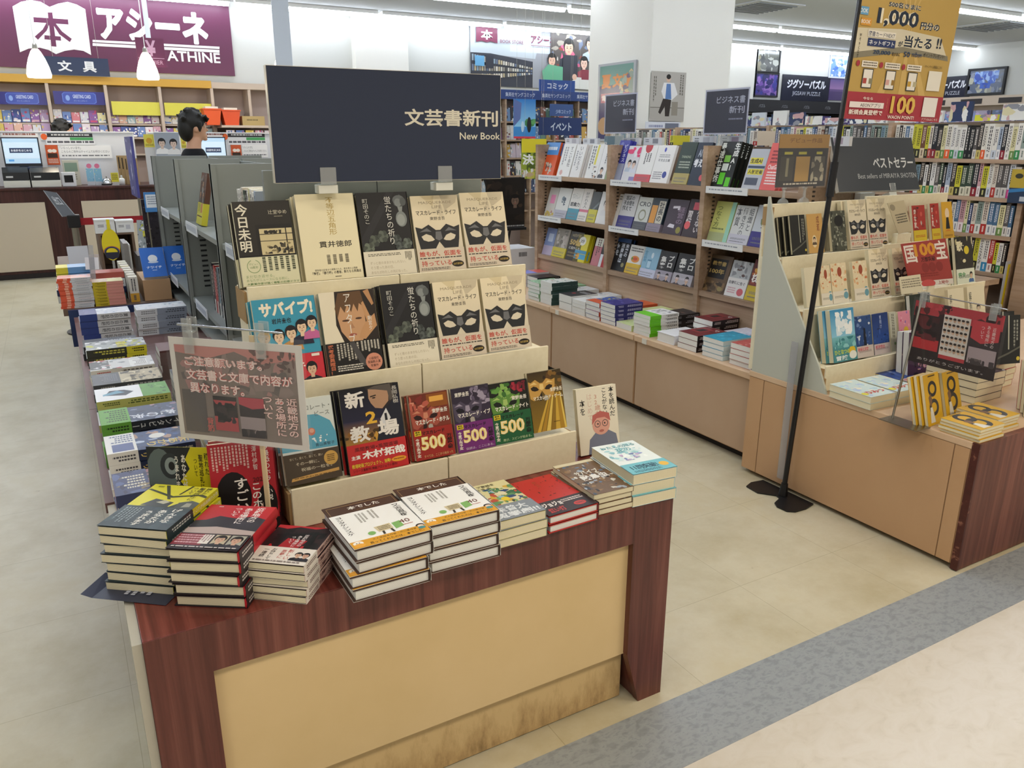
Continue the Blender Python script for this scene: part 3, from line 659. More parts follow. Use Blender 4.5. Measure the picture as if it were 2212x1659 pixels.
design('kinki_s', .112, .145, .0133, '241517', [('b', 31, 26, 0, .30, 1, 1, .05, .2, ['120c0d', '2a1719', '1b1011']), ('p', [(0, 1), (.9, 1), (.7, .94), (.4, .97), (.2, .9), (0, .93)], 'b3242a'), ('p', [(.3, .42), (.65, .40), (.72, .62), (.35, .66)], 'a31f27'), ('b', 32, 12, .1, .32, .95, .48, .05, .12, ['b3242a', '8c1a22']),
        ('p', [(.12, .70), (.95, .82), (.95, .86), (.10, .74)], '0a0708'), ('p', [(.2, .4), (.28, .4), (.30, .8), (.22, .78)], '0a0708'), ('p', [(.74, .42), (.84, .42), (.80, .88), (.72, .86)], '0a0708'), ('V', '近畿地方の', .60, .46, .68, .78, 'e2d8d4', .01), ('V', 'ある場所に', .50, .44, .58, .74, 'e2d8d4', .01), ('V', 'ついて', .40, .52, .48, .72, 'e2d8d4', .01)],
       spine='d5b3a8', spine_ops=[('V', '近畿地方のある場所について', .2, .25, .8, .97, '4a2024', .03)], obi=.40, obi_col='ded7cc',
       obi_ops=[('V', '新しい', .56, .25, .66, .90, 'b54a44', .01), ('V', '悪夢に', .45, .3, .54, .85, 'b54a44', .01), ('V', 'お待ちして', .27, .2, .36, .9, '2c2626', .01), ('V', '一連続', .14, .3, .23, .88, '2c2626', .01), ('F', .78, .60, .10, '15120f', 'cba68c', '17151a'), ('F', .91, .58, .10, '120f0e', 'c89f86', '26242c'), ('k', .1, .05, .9, .16, 1, '8a807a', 8)],
       obi_spine=[('K', .2, .1, .8, .9, 2, '6a4a48', 4)])
design('itwas', .15, .192, .0232, '4a3226', [('o', .5, .90, .0, .0, '000000', 0, 1), ('r', .04, .955, .96, .962, 'a98a5a'), ('r', .04, .76, .045, .962, 'a98a5a'), ('r', .955, .76, .96, .962, 'a98a5a'), ('T', '本でした', .30, .84, .74, .915, 'ece6da', .02), ('k', .4, .80, .66, .815, 1, '8a6a44', 2)],
       spine='35241b', hard=True, page='w', obi=.755, obi_col='ecebe5',
       obi_ops=[('V', 'ヨシタケシンスケ', .05, .36, .145, .95, '2c2a28', .015), ('V', '又吉直樹', .83, .55, .94, .97, '2c2a28', .012), ('K', .30, .62, .44, .92, 3, '9a978e', 4), ('K', .48, .66, .58, .95, 2, '9a978e', 7), ('p', [(.42, .28), (.62, .30), (.62, .46), (.40, .44)], 'cfc09a'), ('k', .44, .31, .6, .43, 3, '5d5238', 4), ('p', [(.64, .26), (.76, .30), (.76, .46), (.64, .44)], '7fae63'), ('c', .33, .30, .05, '7fae63'), ('p', [(.45, .20), (.48, .20), (.49, .29), (.46, .29)], '3a352c'), ('p', [(.58, .2), (.61, .2), (.6, .3), (.57, .3)], '3a352c'),
                ('T', '40', .74, .37, .88, .47, '6a3a34'), ('k', .76, .30, .9, .33, 1, 'c07a70', 2), ('r', 0, 0, 1, .185, 'd69a2c'), ('T', '救ってくれたのは、本でした。', .22, .03, .93, .09, '3a2a14', .012), ('T', '大人気絵本作家・芥川賞作家', .28, .115, .86, .16, '3a2a14'), ('e', .09, .12, .065, .055, 'efe6d6'), ('e', .09, .06, .07, .05, 'e2a23c'), ('c', .07, .125, .009, '3a2a14'), ('c', .105, .125, .009, '3a2a14'), ('e', .93, .19, .055, .045, '2e2a28'), ('e', .93, .17, .042, .033, 'e8cdb2'), ('e', .93, .12, .05, .035, '4a8a8a')])
design('aesop', .122, .182, .018, 'd3c994', [('b', 41, 90, 0, .30, 1, .84, .03, .12, ['3f6a4a', '2f4a70', '5d8a58', 'c9a23c', '8cb0b8', 'b5503a', '2c3a30', '7aa06a', 'd8cfa8']), ('c', .62, .50, .08, 'e0c22c'), ('p', [(.0, .35), (.14, .62), (.22, .35)], 'b8442c'), ('T', 'イソップ童話を', .08, .90, .72, .955, '4a4a34', .01), ('T', '本と生きる', .05, .83, .60, .885, '4a4a34', .01)],
       spine='8a9a7a', obi=.36, obi_col='7f868c', obi_ops=[('T', '未曾大', .20, .48, .82, .86, 'd9dcdc', .03), ('T', '冤罪劇!!', .10, .10, .95, .44, 'd9dcdc', .03)])
design('jojo', .13, .188, .0185, 'b62a22', [('b', 51, 34, 0, .38, 1, 1, .008, .03, ['3a1412', '541a16', '7a1d18']), ('V', '紅い灯', .48, .72, .56, .9, '8a4a1c')], spine='6b1a18', hard=True, page='w', obi=.34, obi_col='2a1d1e',
       obi_ops=[('T', 'ジョジョ', .10, .56, .48, .88, 'ece4dc', .04), ('T', '紅い灯', .10, .12, .42, .46, 'b8322a', .04), ('k', .50, .62, .92, .86, 2, 'd8ccc4', 4), ('e', .74, .34, .12, .15, 'b8322a'), ('k', .66, .28, .82, .40, 2, '2a1d1e', 4), ('e', .05, .7, .05, .1, 'c8c8c4')])
design('beast', .108, .18, .0128, '6a5138', [('b', 61, 90, 0, 0, 1, .92, .03, .10, ['3a4a5c', '54708a', '8a6a44', 'c9c4b4', '2a2a2c', '7a5a3a', '9aa4ac']), ('r', 0, .92, 1, 1, 'cfc4a2'), ('T', 'サバイブ', .2, .58, .8, .70, 'd8d4c4', .03), ('T', '獣鳥虫', .2, .40, .88, .55, 'dcdad2', .04)], spine='4a4238')
design('cyan', .12, .188, .0242, 'dfe6e0', [('b', 71, 46, .04, .45, .9, .96, .03, .10, ['9cc8c8', 'c9dfdc', '7fb0b8', 'e9efe8']), ('T', 'わたしの知る', .10, .84, .90, .93, '5f9aa0', .02), ('T', '花の', .35, .70, .70, .82, '6ea8ac', .03), ('b', 72, 12, .25, .42, .85, .62, .03, .08, ['8f9ac4', '6d78a8', 'b9a2c0'])], spine='d8e0da', obi=.30, obi_col='6fb4bc', obi_ops=[('T', '11刷突破!', .12, .35, .72, .80, '1d4a58', .04), ('c', .85, .5, .1, 'e0b23c'), ('k', .1, .08, .7, .28, 2, '245a68', 4)])

def stand_front(key, BL, BR, TL, Y, lean, label, n=1, group=None, dx=-.0045, w=None, cat='book'):
    p0 = gy(*BL, Y); p1 = gy(*BR, Y); a = radians(lean); nn = Vector((0, -cos(a), sin(a)))
    d = ray(*TL); q = Vector((0, 0, EYE)); q = q+d*((p0-q).dot(nn)/d.dot(nn))
    W_ = w or (p1-p0).length; H_ = (q-p0).length; T_ = DES[key]['t']
    z = min(p0.z, p1.z)
    M = Mt((p0.x, Y, z), 0, 90-lean) @ Matrix.Translation((0, 0, -T_))
    book(key, M, label, cat, group, w=W_, h=H_)
    for i in range(1, n):
        book(key, M @ Matrix.Translation((dx*i, -.0007*i, -(T_+.0028)*i)), label.split(', ')[0]+f", {['', 'first', 'second', 'third'][i]} copy behind"+(', '+label.split(', ')[1] if ', ' in label else ''), cat, group, w=W_, h=H_)
    return M, W_, H_
Y3, Y2, Y1 = 1.838, 1.712, 1.572
stand_front('dawn', (527, 618), (649, 610), (502, 434), Y3, 15, 'black novel with lit window photograph, far left of top step', 2, 'black window photograph novels')
stand_front('pentagon', (662, 608), (787, 598), (640, 420), Y3, 15, 'plain cream novel with gold title, second on top step', 3, 'plain cream novels')
stand_front('firefly', (792, 598), (901, 589), (774, 417), Y3, 15, 'black novel with pale glass flowers, on top step', 2, 'black glass flower novels')
stand_front('mask', (907, 589), (1007, 580), (885, 424), Y3, 15, 'cream novel with black mask, fourth on top step', 1, 'cream novels with black masks on the front display')
stand_front('mask', (1012, 578), (1105, 570), (989, 417), Y3, 15, 'cream novel with black mask, right end of top step', 1, 'cream novels with black masks on the front display')
stand_front('survive', (569, 830), (703, 815), (545, 645), Y2, 15, 'sky blue novel with five cartoon youths, middle step', 2, 'sky blue youth novels')
stand_front('afterblue', (713, 814), (830, 798), (687, 633), Y2, 15, 'novel with painted girl closing her eyes, middle step', 2, 'painted girl novels')
stand_front('firefly', (844, 795), (950, 778), (828, 616), Y2, 15, 'black novel with pale glass flowers, on middle step', 2, 'black glass flower novels')
stand_front('mask', (955, 777), (1051, 763), (931, 611), Y2, 15, 'cream novel with black mask, fourth on middle step', 1, 'cream novels with black masks on the front display')
stand_front('mask', (1057, 761), (1148, 747), (1035, 602), Y2, 15, 'cream novel with black mask, right end of middle step', 1, 'cream novels with black masks on the front display')
stand_front('choco', (621, 1052), (739, 1025), (609, 870), Y1, 15, 'pale novel with blue disc and brown band, lowest step', 2, 'pale blue disc novels')
stand_front('police', (757, 1023), (883, 1003), (728, 839), Y1, 15, 'dark police novel with man in suit and red band, lowest step', 2, 'dark police novels')
stand_front('b_hotel', (900, 996), (983, 980), (884, 854), Y1, 15, 'red masquerade paperback with number 500, lowest step', 2, 'red masquerade paperbacks')
stand_front('b_eve', (991, 976), (1071, 963), (976, 837), Y1, 15, 'purple masquerade paperback with number 500 on the lowest step', 1)
stand_front('b_night', (1071, 954), (1152, 945), (1063, 822), Y1, 15, 'green masquerade paperback with number 500 on the lowest step', 1)
stand_front('b_game', (1154, 936), (1225, 922), (1144, 806), Y1, 15, 'gold masquerade paperback at the right end of the lowest step', 1)
book('thirty', Mt((1.115, 1.598, TOP+.001), -3, 78), 'cream essay book with red haired cartoon man leaning beside the cardboard stand', w=.125, h=.178)
for i in range(4):
    book('horror', Mt((.196+.006*i, 1.60+.0205*i, TOP+.001), -8, 80), f"red horror guide with black head silhouettes, {['front copy behind the notice', 'second copy of the leaning row', 'third copy of the leaning row', 'rearmost copy of the leaning row'][i]}", group='red horror guides')

# flat stacks along the front edge
stack('yellow', .092, 1.52, -38, TOP, 7, 'yellow and dark horror novel', "the stack at table's left corner", jit=(.004, 2))
stack('kinki', .186, 1.407, -35, TOP, 5, 'thick red and black horror hardcover', 'stack beside the yellow novels', jit=(.003, 1.5))
stack('kinki_s', .293, 1.348, -39, TOP, 5, 'small red and black horror paperback', 'stack right of red hardcovers', jit=(.003, 1.5))
stack('itwas', .449, 1.322, 1, TOP, 4, 'white banded brown picture hardcover', 'the stack overhanging the front edge', jit=(.006, 1.5), shift=(.004, .002))
stack('itwas', .603, 1.336, -1, TOP, 4, 'white banded brown picture hardcover', 'the stack nearer the colourful paperbacks', jit=(.003, .6))
stack('aesop', .743, 1.355, 0, TOP, 3, 'colourful fable paperback with gray band', 'stack at front edge', jit=(.003, .8))
stack('jojo', .876, 1.362, 2, TOP, 2, 'red speckled hardcover with black band', 'the pair on the front edge', jit=(.002, .5))
stack('beast', 1.0, 1.374, -2, TOP, 4, 'brown and blue patterned paperback', 'stack beside red speckled hardcovers', jit=(.003, .8))
stack('cyan', 1.118, 1.372, -5, TOP, 3, 'thick white and turquoise paperback', "stack at table's right corner", jit=(.003, .8))
m = MB(); m.face([(-.075, -.10, .003), (.07, -.10, .001), (.07, -.02, .001), (-.075, -.02, .001)], '34384a'); m.face([(-.075, -.10, .003), (-.075, -.02, .001), (-.095, -.03, .013), (-.093, -.105, .012)], '3d4256')
art(m, [('K', .3, .2, .7, .8, 4, 'b8bcc8', 4)], lambda u, v, d: (-.07+.14*u, -.098+.07*v, .0034+d), .14, .07)
o = m.build('paper_band', PRINT); o.matrix_world = Mt((.075, 1.50, TOP), -38)
tag(o, "slipped dark navy paper band lying under the yellow novels' stack", 'paper band')
sm = o.modifiers.new('s', 'SOLIDIFY'); sm.thickness = .0003

# yellow card standing behind the yellow novels
t = thing('promotion_card', 'yellow round-cornered card with a staring gray eye behind the yellow novels', 'card', M=Mt((.195, 1.625, TOP+.001), -32, 86))
rc = lambda w, h, r: [(x+r*cos(a), y+r*sin(a)) for x, y, a0 in ((w-r, r, -90), (w-r, h-r, 0), (r, h-r, 90), (r, r, 180)) for a in [radians(a0+15*i) for i in range(7)]]
m = MB(); m.prism([(x-.13, y) for x, y in rc(.135, .19, .008)], 0, .0008, 2, 'd8cc1c')
art(m, [('p', [(0, .30), (.55, .36), (.62, .5), (.5, .6), (.66, .75), (.6, .86), (.7, 1), (0, 1)], '1f2426'), ('e', .2, .62, .24, .36, '5d6a68'), ('e', .36, .78, .16, .15, '2a3032'), ('e', .37, .78, .10, .10, '84908e'), ('e', .38, .78, .05, .05, '0d0f10'),
        ('p', [(.02, .40), (.25, .48), (.45, .42), (.3, .36)], '8d9896'), ('V', 'うまれます', .42, .42, .50, .90, 'ece8dc', .02), ('V', 'あなたが', .53, .50, .61, .92, 'ece8dc', .02), ('V', '穢れた', .90, .68, .97, .94, '3a3610', .01), ('V', '聖地巡礼に', .81, .50, .88, .92, '3a3610', .02), ('V', 'ついて', .73, .66, .79, .88, '3a3610', .005)],
    frontT(-.13, 0, .005, .19, .0008), .135, .19)
m.build('card', PRINT, t); MB().box(-.09, -.05, .0, .05, -.05, -.001, 'c8bc1c').build('card_foot', PRINT, t)

# notice on a stick
NC = Vector((.256, 1.519, .883)); t = thing('notice_sign', 'laminated red and gray notice clipped to a rod above the red guides', 'sign', M=Mt((.256, 1.519, .883), -44.5, 0))
m = MB(); w, h = .288, .21
m.box(-w/2, w/2, 0, .001, -h/2, h/2, 'dfdcd6')
notice = [('r', .04, .05, .95, .93, '82766f'), ('b', 81, 60, .04, .5, .95, .93, .02, .09, ['8d7d78', '665e5b', '7b6f6b', 'a8807c']), ('p', [(.04, .93), (.95, .93), (.95, .86), (.7, .80), (.5, .90), (.3, .82), (.04, .86)], 'bd827c'), ('b', 82, 40, .60, .74, .95, .93, .01, .03, ['5a4a48', '6d5552']),
          ('r', .06, .08, .24, .5, '5f5956'), ('T', 'ご注意願います。', .11, .735, .70, .83, 'f0dcd6', .09), ('T', 'ご注意願います。', .11, .735, .70, .83, 'c4605a', .06), ('T', '文芸書と文庫で内容が', .11, .60, .92, .705, 'c4605a', .06), ('T', '異なります。', .13, .475, .55, .575, 'c4605a', .06),
          ('T', 'ご注意願います。', .11, .735, .70, .83, 'efdad4', .02), ('T', '文芸書と文庫で内容が', .11, .60, .92, .705, 'efdad4', .02), ('T', '異なります。', .13, .475, .55, .575, 'efdad4', .02),
          ('r', .30, .12, .48, .46, '2c2624'), ('r', .30, .12, .48, .26, 'b04a4c'), ('p', [(.30, .42), (.48, .42), (.46, .37), (.32, .38)], 'b04a4c'), ('b', 83, 16, .32, .2, .47, .40, .02, .05, ['1c1716', '3a2f2d']), ('r', .50, .08, .69, .47, '3d393c'), ('p', [(.50, .47), (.69, .47), (.69, .38), (.6, .36), (.50, .40)], 'b0505a'), ('r', .50, .12, .69, .28, '9b9092'), ('b', 84, 16, .5, .08, .69, .16, .02, .05, ['3d393c', '55504f']),
          ('V', '近畿地方の', .86, .12, .94, .50, 'd88a84', .05), ('V', 'ある場所に', .77, .12, .85, .50, 'd88a84', .05), ('V', 'ついて', .68, .28, .76, .51, 'd88a84', .05), ('V', '近畿地方の', .86, .12, .94, .50, 'efd8d2', .005), ('V', 'ある場所に', .77, .12, .85, .50, 'efd8d2', .005), ('V', 'ついて', .68, .28, .76, .51, 'efd8d2', .005), ('V', '背筋', .235, .10, .29, .24, 'c8706a', .02)]
art(m, notice, wallT(-w/2, -h/2, w/2, h/2, 0), w, h, base=6)
m.build('paper', PRINT, t)
MB().box(-w/2-.006, w/2+.008, -.0026, -.0020, -h/2-.006, h/2+.012).build('film_sleeve', CLEAR, t)
MB().tube((-w/2+.02, .006, h/2+.024), (w/2-.04, .006, h/2+.020), .0022).build('crossbar', CHROME, t)
for cx in (-.094, .062):
    c = MB(); c.box(cx-.011, cx+.011, -.008, -.0045, h/2-.030, h/2+.040); c.box(cx-.011, cx+.011, .009, .0125, h/2-.030, h/2+.040); c.box(cx-.009, cx+.009, -.0045, .009, h/2+.010, h/2+.014)
    c.build('clip', CLEARD, t, bevel=.002)
MB().box(.032, .042, .0035, .0085, -.332, h/2+.012, 'd8c39a').build('stick', PAINT, t, bevel=.001)
MB().box(.0, .075, -.02, .03, -.3322, -.329, 'd8d8d4').build('foot', PAINT, t)

# ---------------------------------------------------------------- left aisle: books on the low tables
def pb(x0, y0, x1, y1, Y):   # picture box on a plane facing the corridor -> X0, Z0, X1, Z1
    a = gy(x0, (y0+y1)/2, Y); b = gy(x1, (y0+y1)/2, Y); c = gy((x0+x1)/2, y0, Y); d = gy((x0+x1)/2, y1, Y)
    return a.x, d.z, b.x, c.z
def spine_print(c, sd, c2=None):
    return [('K', .22, .40, .78, .95, 2, c, sd), ('K', .25, .06, .75, .30, 2, c2 or c, sd+1)]
def bl(sd, n, cs, s0=.03, s1=.12, y0=0, y1=1): return ('b', sd, n, 0, y0, 1, y1, s0, s1, cs)
design('l_pink', .128, .188, .024, '8c5a62', [bl(101, 50, ['a8616e', '6d4048', 'c78a90', '3b3238', '2c2a30']), ('V', '正体', .3, .45, .65, .95, 'd8d4d0', .03)], spine='5a3a44', spine_ops=spine_print('d8d0d0', 3), obi=.36, obi_col='3d4468', obi_ops=[bl(102, 20, ['55608c', '2c3050', '8a7a5a']), ('K', .2, .2, .8, .9, 5, 'c9c4b4', 3)])
design('l_sky', .13, .19, .0265, '33466f', [bl(103, 60, ['2a3a62', '41588a', '5a76a8', '24304f', 'b8c4d8', 'a88a7a']), ('V', '天あかり', .60, .45, .92, .95, 'cfb76a', .02), ('c', .35, .6, .14, 'd8d8d4')], spine='222c4a', spine_ops=[('V', '天あかり', .2, .36, .8, .80, 'cfb76a', .02), ('V', '稲宮', .3, .84, .7, .97, 'c8c4b0', .01)], obi=.34, obi_col='d9d9d6', obi_ops=[('r', .55, .2, .95, .9, '55618c'), ('K', .06, .1, .5, .92, 4, '5a6a8a', 3)], obi_spine=[('K', .2, .1, .8, .9, 2, '4a4a50', 3)])
design('l_navy', .13, .19, .0265, '3c4763', [bl(104, 46, ['2f3852', '5a6580', '7c86a0', '262d42', 'a9889a']), ('V', '夜の海', .55, .35, .85, .95, 'd8dce4', .02)], spine='20242f', spine_ops=[('V', 'インタビュー', .2, .36, .8, .98, 'cfd2d8', .01)], obi=.36, obi_col='5f9a3c', obi_ops=[('K', .1, .1, .9, .92, 6, '2c4a1c', 3)], obi_spine=[('K', .2, .1, .8, .9, 2, '22361a', 3)])
design('l_white', .13, .19, .022, '4f8a3a', [('r', 0, 0, 1, 1, '5a9440'), bl(105, 18, ['3c6a2c', '74a85c', '4a7c38'], y0=.45), ('r', 0, 0, 1, .62, 'e6e8ea'), ('p', [(.25, .2), (.6, .12), (.75, .4), (.5, .52), (.3, .4)], '2f3a48'), ('p', [(.3, .3), (.5, .1), (.62, .1), (.5, .4)], '6a9ab0')], spine='b4b86a', spine_ops=spine_print('4a5a2a', 7))
design('l_gray', .13, .19, .0265, '4e5258', [('r', 0, .40, 1, 1, 'b7ac90'), bl(106, 50, ['8a8068', 'd2c8ac', '4a4438', '2f2c26'], y0=.42), ('T', '山の音', .55, .55, .9, .62, '2f2c26', .02), ('K', .15, .1, .8, .36, 5, '7c8086', 3)], spine='44474c', spine_ops=spine_print('b0b2b4', 9))
design('l_bw', .13, .188, .025, 'c9cac8', [('r', .1, 0, .9, .3, '4a4e52'), bl(107, 34, ['8c9094', '3c4044', 'e2e3e4', 'a8484c']), ('r', .3, .62, .9, .9, 'e4e4e0'), ('K', .35, .66, .85, .88, 4, '77706a', 3)], spine='d4d2cc', spine_ops=spine_print('55504c', 11, 'a8383c'))
design('l_yellow', .13, .19, .027, '9aa0a0', [bl(108, 60, ['70787a', 'c6cacb', '3a3e40', 'b9bc3c', 'dcdedf']), ('T', '孤独の祭', .3, .50, .95, .68, 'd8d02c', .03)], spine='33342c', spine_ops=[('r', 0, .66, 1, 1, 'c9c02c'), ('K', .2, .08, .8, .62, 2, 'c2bc50', 3), ('K', .2, .70, .8, .95, 2, '2c2a18', 5)])
design('l_blue', .13, .19, .026, 'd4d8e0', [bl(109, 40, ['c2ccda', 'e8ecf0', 'aebccf', 'f0f2f4'])], spine='c3c5c6', spine_ops=[('r', 0, 0, 1, .34, '2b3a70'), ('V', '夏の日の記録', .2, .40, .8, .95, '4a4c50', .01), ('K', .2, .06, .8, .3, 2, 'c8d0e8', 4)], obi=.34, obi_col='2f407c', obi_ops=[('K', .1, .2, .9, .9, 5, '4a5a94', 4)])
design('l_wrap', .13, .20, .028, 'dfe2e6', [bl(110, 40, ['c6d0da', 'eef0f2', 'b4c0cc', 'd8c8cc'])], spine='cfd3d8', spine_ops=[('r', 0, .40, 1, 1, '8a94a4'), ('K', .2, .06, .8, .36, 2, '7a7c80', 4), ('K', .2, .5, .8, .95, 2, '4a525c', 6)], page='w')
design('l_brown', .13, .19, .026, '6d4644', [('r', .1, .4, .9, .62, '7c5450'), ('T', '人工島', .2, .35, .8, .58, 'd8ccc8', .03)], spine='5a3634', spine_ops=[('V', '人工島', .2, .5, .8, .9, 'd8ccc8', .02)], page='w')
design('l_black', .13, .19, .026, '2c2e36', [bl(111, 24, ['3a3e48', '22242a', '4a505c']), ('K', .3, .4, .7, .9, 3, 'a8acb4', 3)], spine='1f2026', spine_ops=spine_print('b0b2b8', 5), page='w')
LT = [('l_pink', 1.735, 4, 'pink and dark splattered hardcover', 'stack behind the yellow card'), ('l_sky', 1.965, 4, 'deep blue hardcover with gold title', 'the aisle stack nearest the notice'),
      ('l_navy', 2.185, 4, 'navy hardcover with green paper band', 'the left aisle stack'), ('l_white', 2.41, 5, 'white and green illustrated hardcover', 'the left aisle stack'),
      ('l_gray', 2.60, 4, 'charcoal and tan illustrated hardcover', 'the left aisle stack'), ('l_bw', 2.80, 4, 'white, gray and red novel', 'the left aisle stack'),
      ('l_yellow', 3.06, 4, 'silver and yellow titled hardcover', 'the left aisle stack'), ('l_blue', 3.70, 4, 'white novel with navy paper band', 'the far left aisle stack')]
for k, cy, n, d, w in LT: stack(k, .115, cy, -90, TOP, n, d, w, jit=(.003, 1.2))
stack('l_black', .11, 3.37, -90, TOP, 2, 'black novel', 'the low far left aisle stack', jit=(.004, 2))
for k, cy, n, d, w in (('l_wrap', 3.70, 4, 'white wrapped large novel', 'stack under the steel shelf'), ('l_brown', 2.95, 4, 'reddish brown hardcover', 'stack under the steel shelf'), ('l_black', 2.56, 4, 'black hardcover', 'stack under the steel shelf'),
                       ('l_gray', 2.28, 3, 'charcoal hardcover', 'stack hidden behind the notice'), ('l_bw', 2.02, 3, 'white and gray novel', 'stack behind the notice')):
    stack(k, .335, cy, -90, TOP, n, d, w, jit=(.003, 1.5))
# clear slanted price-card holder and a standing yellow pop between the stacks
t = thing('card_holder', 'clear slanted acrylic card holder in front of the reddish brown hardcovers', 'card holder', M=Mt((.25, 2.79, TOP+.002), 0, 62))
MB().box(-.045, .20, 0, .12, 0, .002).build('front_plate', CLEAR, t); MB().box(-.045, .20, .0, .003, -.05, 0).build('foot', CLEAR, t)
t = thing('promotion_card', 'yellow hand-lettered card leaning on the steel upright behind the cartoon novel', 'card', M=Mt((.33, 1.93, .60), -25, 84))
m = MB(); m.box(0, .09, 0, .20, 0, .001, 'd6d24a'); art(m, [('r', .1, .72, .9, .97, 'e4e2d4'), ('K', .12, .05, .9, .68, 5, '8a8630', 3)], frontT(0, 0, .09, .20, .001), .09, .2); m.build('card', PRINT, t)
MB().box(.035, .05, -.048, .0, -.001, 0, 'c9c6b8').build('stem', PAINT, t)

# books on the steel shelf (left side, spines or covers to the aisle)
def spine_book(name, x, y, z, w, d, h, cols, label, facing='-x', group=None, lean=0, cat='book', rz=None):
    """one upright book shown by its spine: w thickness, d depth, h height"""
    k = ('sb', tuple(cols), round(w, 3), round(h, 3), round(d, 3))
    if k not in _bm:
        m = MB(); c = cols[0]
        m.box(0, w, .002, d, 0, h, c)
        m.box(.0014, w-.0014, .004, d+.0006, .0, h+.0004, 'ded8c4')
        m.box(-.0002, w+.0002, -.0002, .0018, -.0002, h+.0002, c)
        ops = [('r', 0, 0, 1, cols[2], cols[1])] if cols[2] else []
        ops += [('K', .2, max(cols[2], .1)+.08, .8, .93, 2 if w > .02 else 1, cols[3], int(w*9999)), ('K', .25, .05, .75, max(cols[2]*.8, .14), 1, cols[4], 3)]
        art(m, ops, wallT(0, 0, w, h, -.0003), w, h)
        _bm[k] = mesh_from(m, name, PRINT)
    o = obj(name, _bm[k])
    r = {'-x': -90, '-y': 0}[facing] if rz is None else rz
    o.matrix_world = Mt((x, y, z), r) @ Matrix.Rotation(radians(lean), 4, 'Y')
    return tag(o, label, cat, group)
PAL = [('e4e2da', 'c8d0d8', .28, '4a4a4c', '55575a'), ('24262c', '8a2430', .26, 'd8d4cc', 'e4dcd4'), ('d8cfc0', 'b0342e', .3, '5a4a44', 'ecdcd4'), ('4a6a88', 'e0e0dc', .3, 'd8dce4', '44506a'), ('e6e4dc', 'e6e4dc', 0, '3a3a3c', '7a7a7c'),
       ('b23a34', 'f0e8e0', .25, 'f0dcd8', '8a2c2c'), ('7a94a0', 'd8dcdc', .3, '26343c', '44606c'), ('3a4a3c', 'd8d4bc', .3, 'd4d8c4', '4a4a34'), ('dcd6a8', '6a8a4a', .26, '5a5634', 'e8ecd4'), ('5a5654', 'd4d0c8', .3, 'dcd8d0', '4a4644'),
       ('c8a0a4', 'e6dcdc', .3, '5a3a3e', '8a5a60'), ('2c3a5c', 'c8ccd8', .28, 'd4d8e4', '2c3a5c'), ('e8e6e0', '3a8a50', .26, '5a5a5a', 'e4ece4'), ('d8dce0', 'd04a8c', .25, '4a4e54', 'f4dce8'), ('1f2022', '1f2022', 0, 'c8c4bc', '9a9890'), ('c9c43a', '2a2a20', .28, '3a3a14', 'd8d48a'),
       ('8c9c94', 'e0e0d8', .3, '2c3830', '5a6a60'), ('e8e4dc', '3a8cb8', .28, '4a4a4c', 'e4eef4'), ('704a38', 'd8c8a8', .3, 'e0d0bc', '5a3c2c'), ('a8b4c4', 'e8e8e8', .3, '2c3a4c', '5a6a7c'), ('e2ded2', 'e0602c', .26, '44403a', 'f8e4d8'), ('35302e', 'c8b86a', .25, 'd8d0c0', '3a3424')]
rr = random.Random(4)
y = 2.62
for i, c in enumerate([PAL[0], PAL[4], PAL[4], PAL[2], PAL[7], PAL[14], PAL[4], PAL[8], PAL[0], PAL[4], PAL[19]]):
    w = rr.uniform(.014, .026); spine_book('novel', .50, y, 1.0256, w, .13, .19+rr.uniform(-.008, .004), c, f"{nth(i)} standing novel from the left on the steel shelf's upper near bay", lean=2); y -= w+.004
y = 3.30
for i, c in enumerate([PAL[1], PAL[14], PAL[5], PAL[5], PAL[14], PAL[6], PAL[1], PAL[9], PAL[3]]):
    w = rr.uniform(.016, .026); spine_book('novel', .50, y, .7006, w, .13, .19+rr.uniform(-.008, .004), (c[0], 'd8d6d0', .28 if i % 2 else 0, c[3], c[4]), f"{nth(i)} standing novel from the left on the steel shelf's lower middle bay", lean=3); y -= w+.005
design('group', .13, .19, .02, '5a3c30', [bl(120, 30, ['7a4c3a', '3a2a26', '8c8480', '2a2628'], y0=.45), ('F', .5, .80, .15, '2a1d1a', 'c09878', '8a8480'), ('F', .25, .6, .14, '2a1d1a', 'c09878', '5a5654'), ('F', .75, .6, .14, '1d1a1a', 'c09878', '6a6462')], obi=.42, obi_col='c9c23c', obi_ops=[('r', .62, .55, .80, .98, 'c0504a'), ('k', .08, .3, .92, .42, 1, '5a2a20', 2), ('K', .1, .45, .55, .95, 4, '6a6830', 3)])
book('group', Mt((.515, 3.49, 1.0262), -90, 78), 'brown group photograph book with yellow band, upper middle bay', w=.13, h=.205)
for i in range(2): book('l_white' if i else 'l_bw', Mt((.52+.02*i, 3.95-.01*i, 1.0262), -90, 78), f"white and dark novel, {['front', 'rear'][i]} copy in the farthest steel bay")
for i in range(3): spine_book('novel', .56, 3.86-.03*i, .7006, .024, .13, .18, PAL[(0, 4, 8)[i]], f"pale novel, {nth(i)} in the farthest lower steel bay")

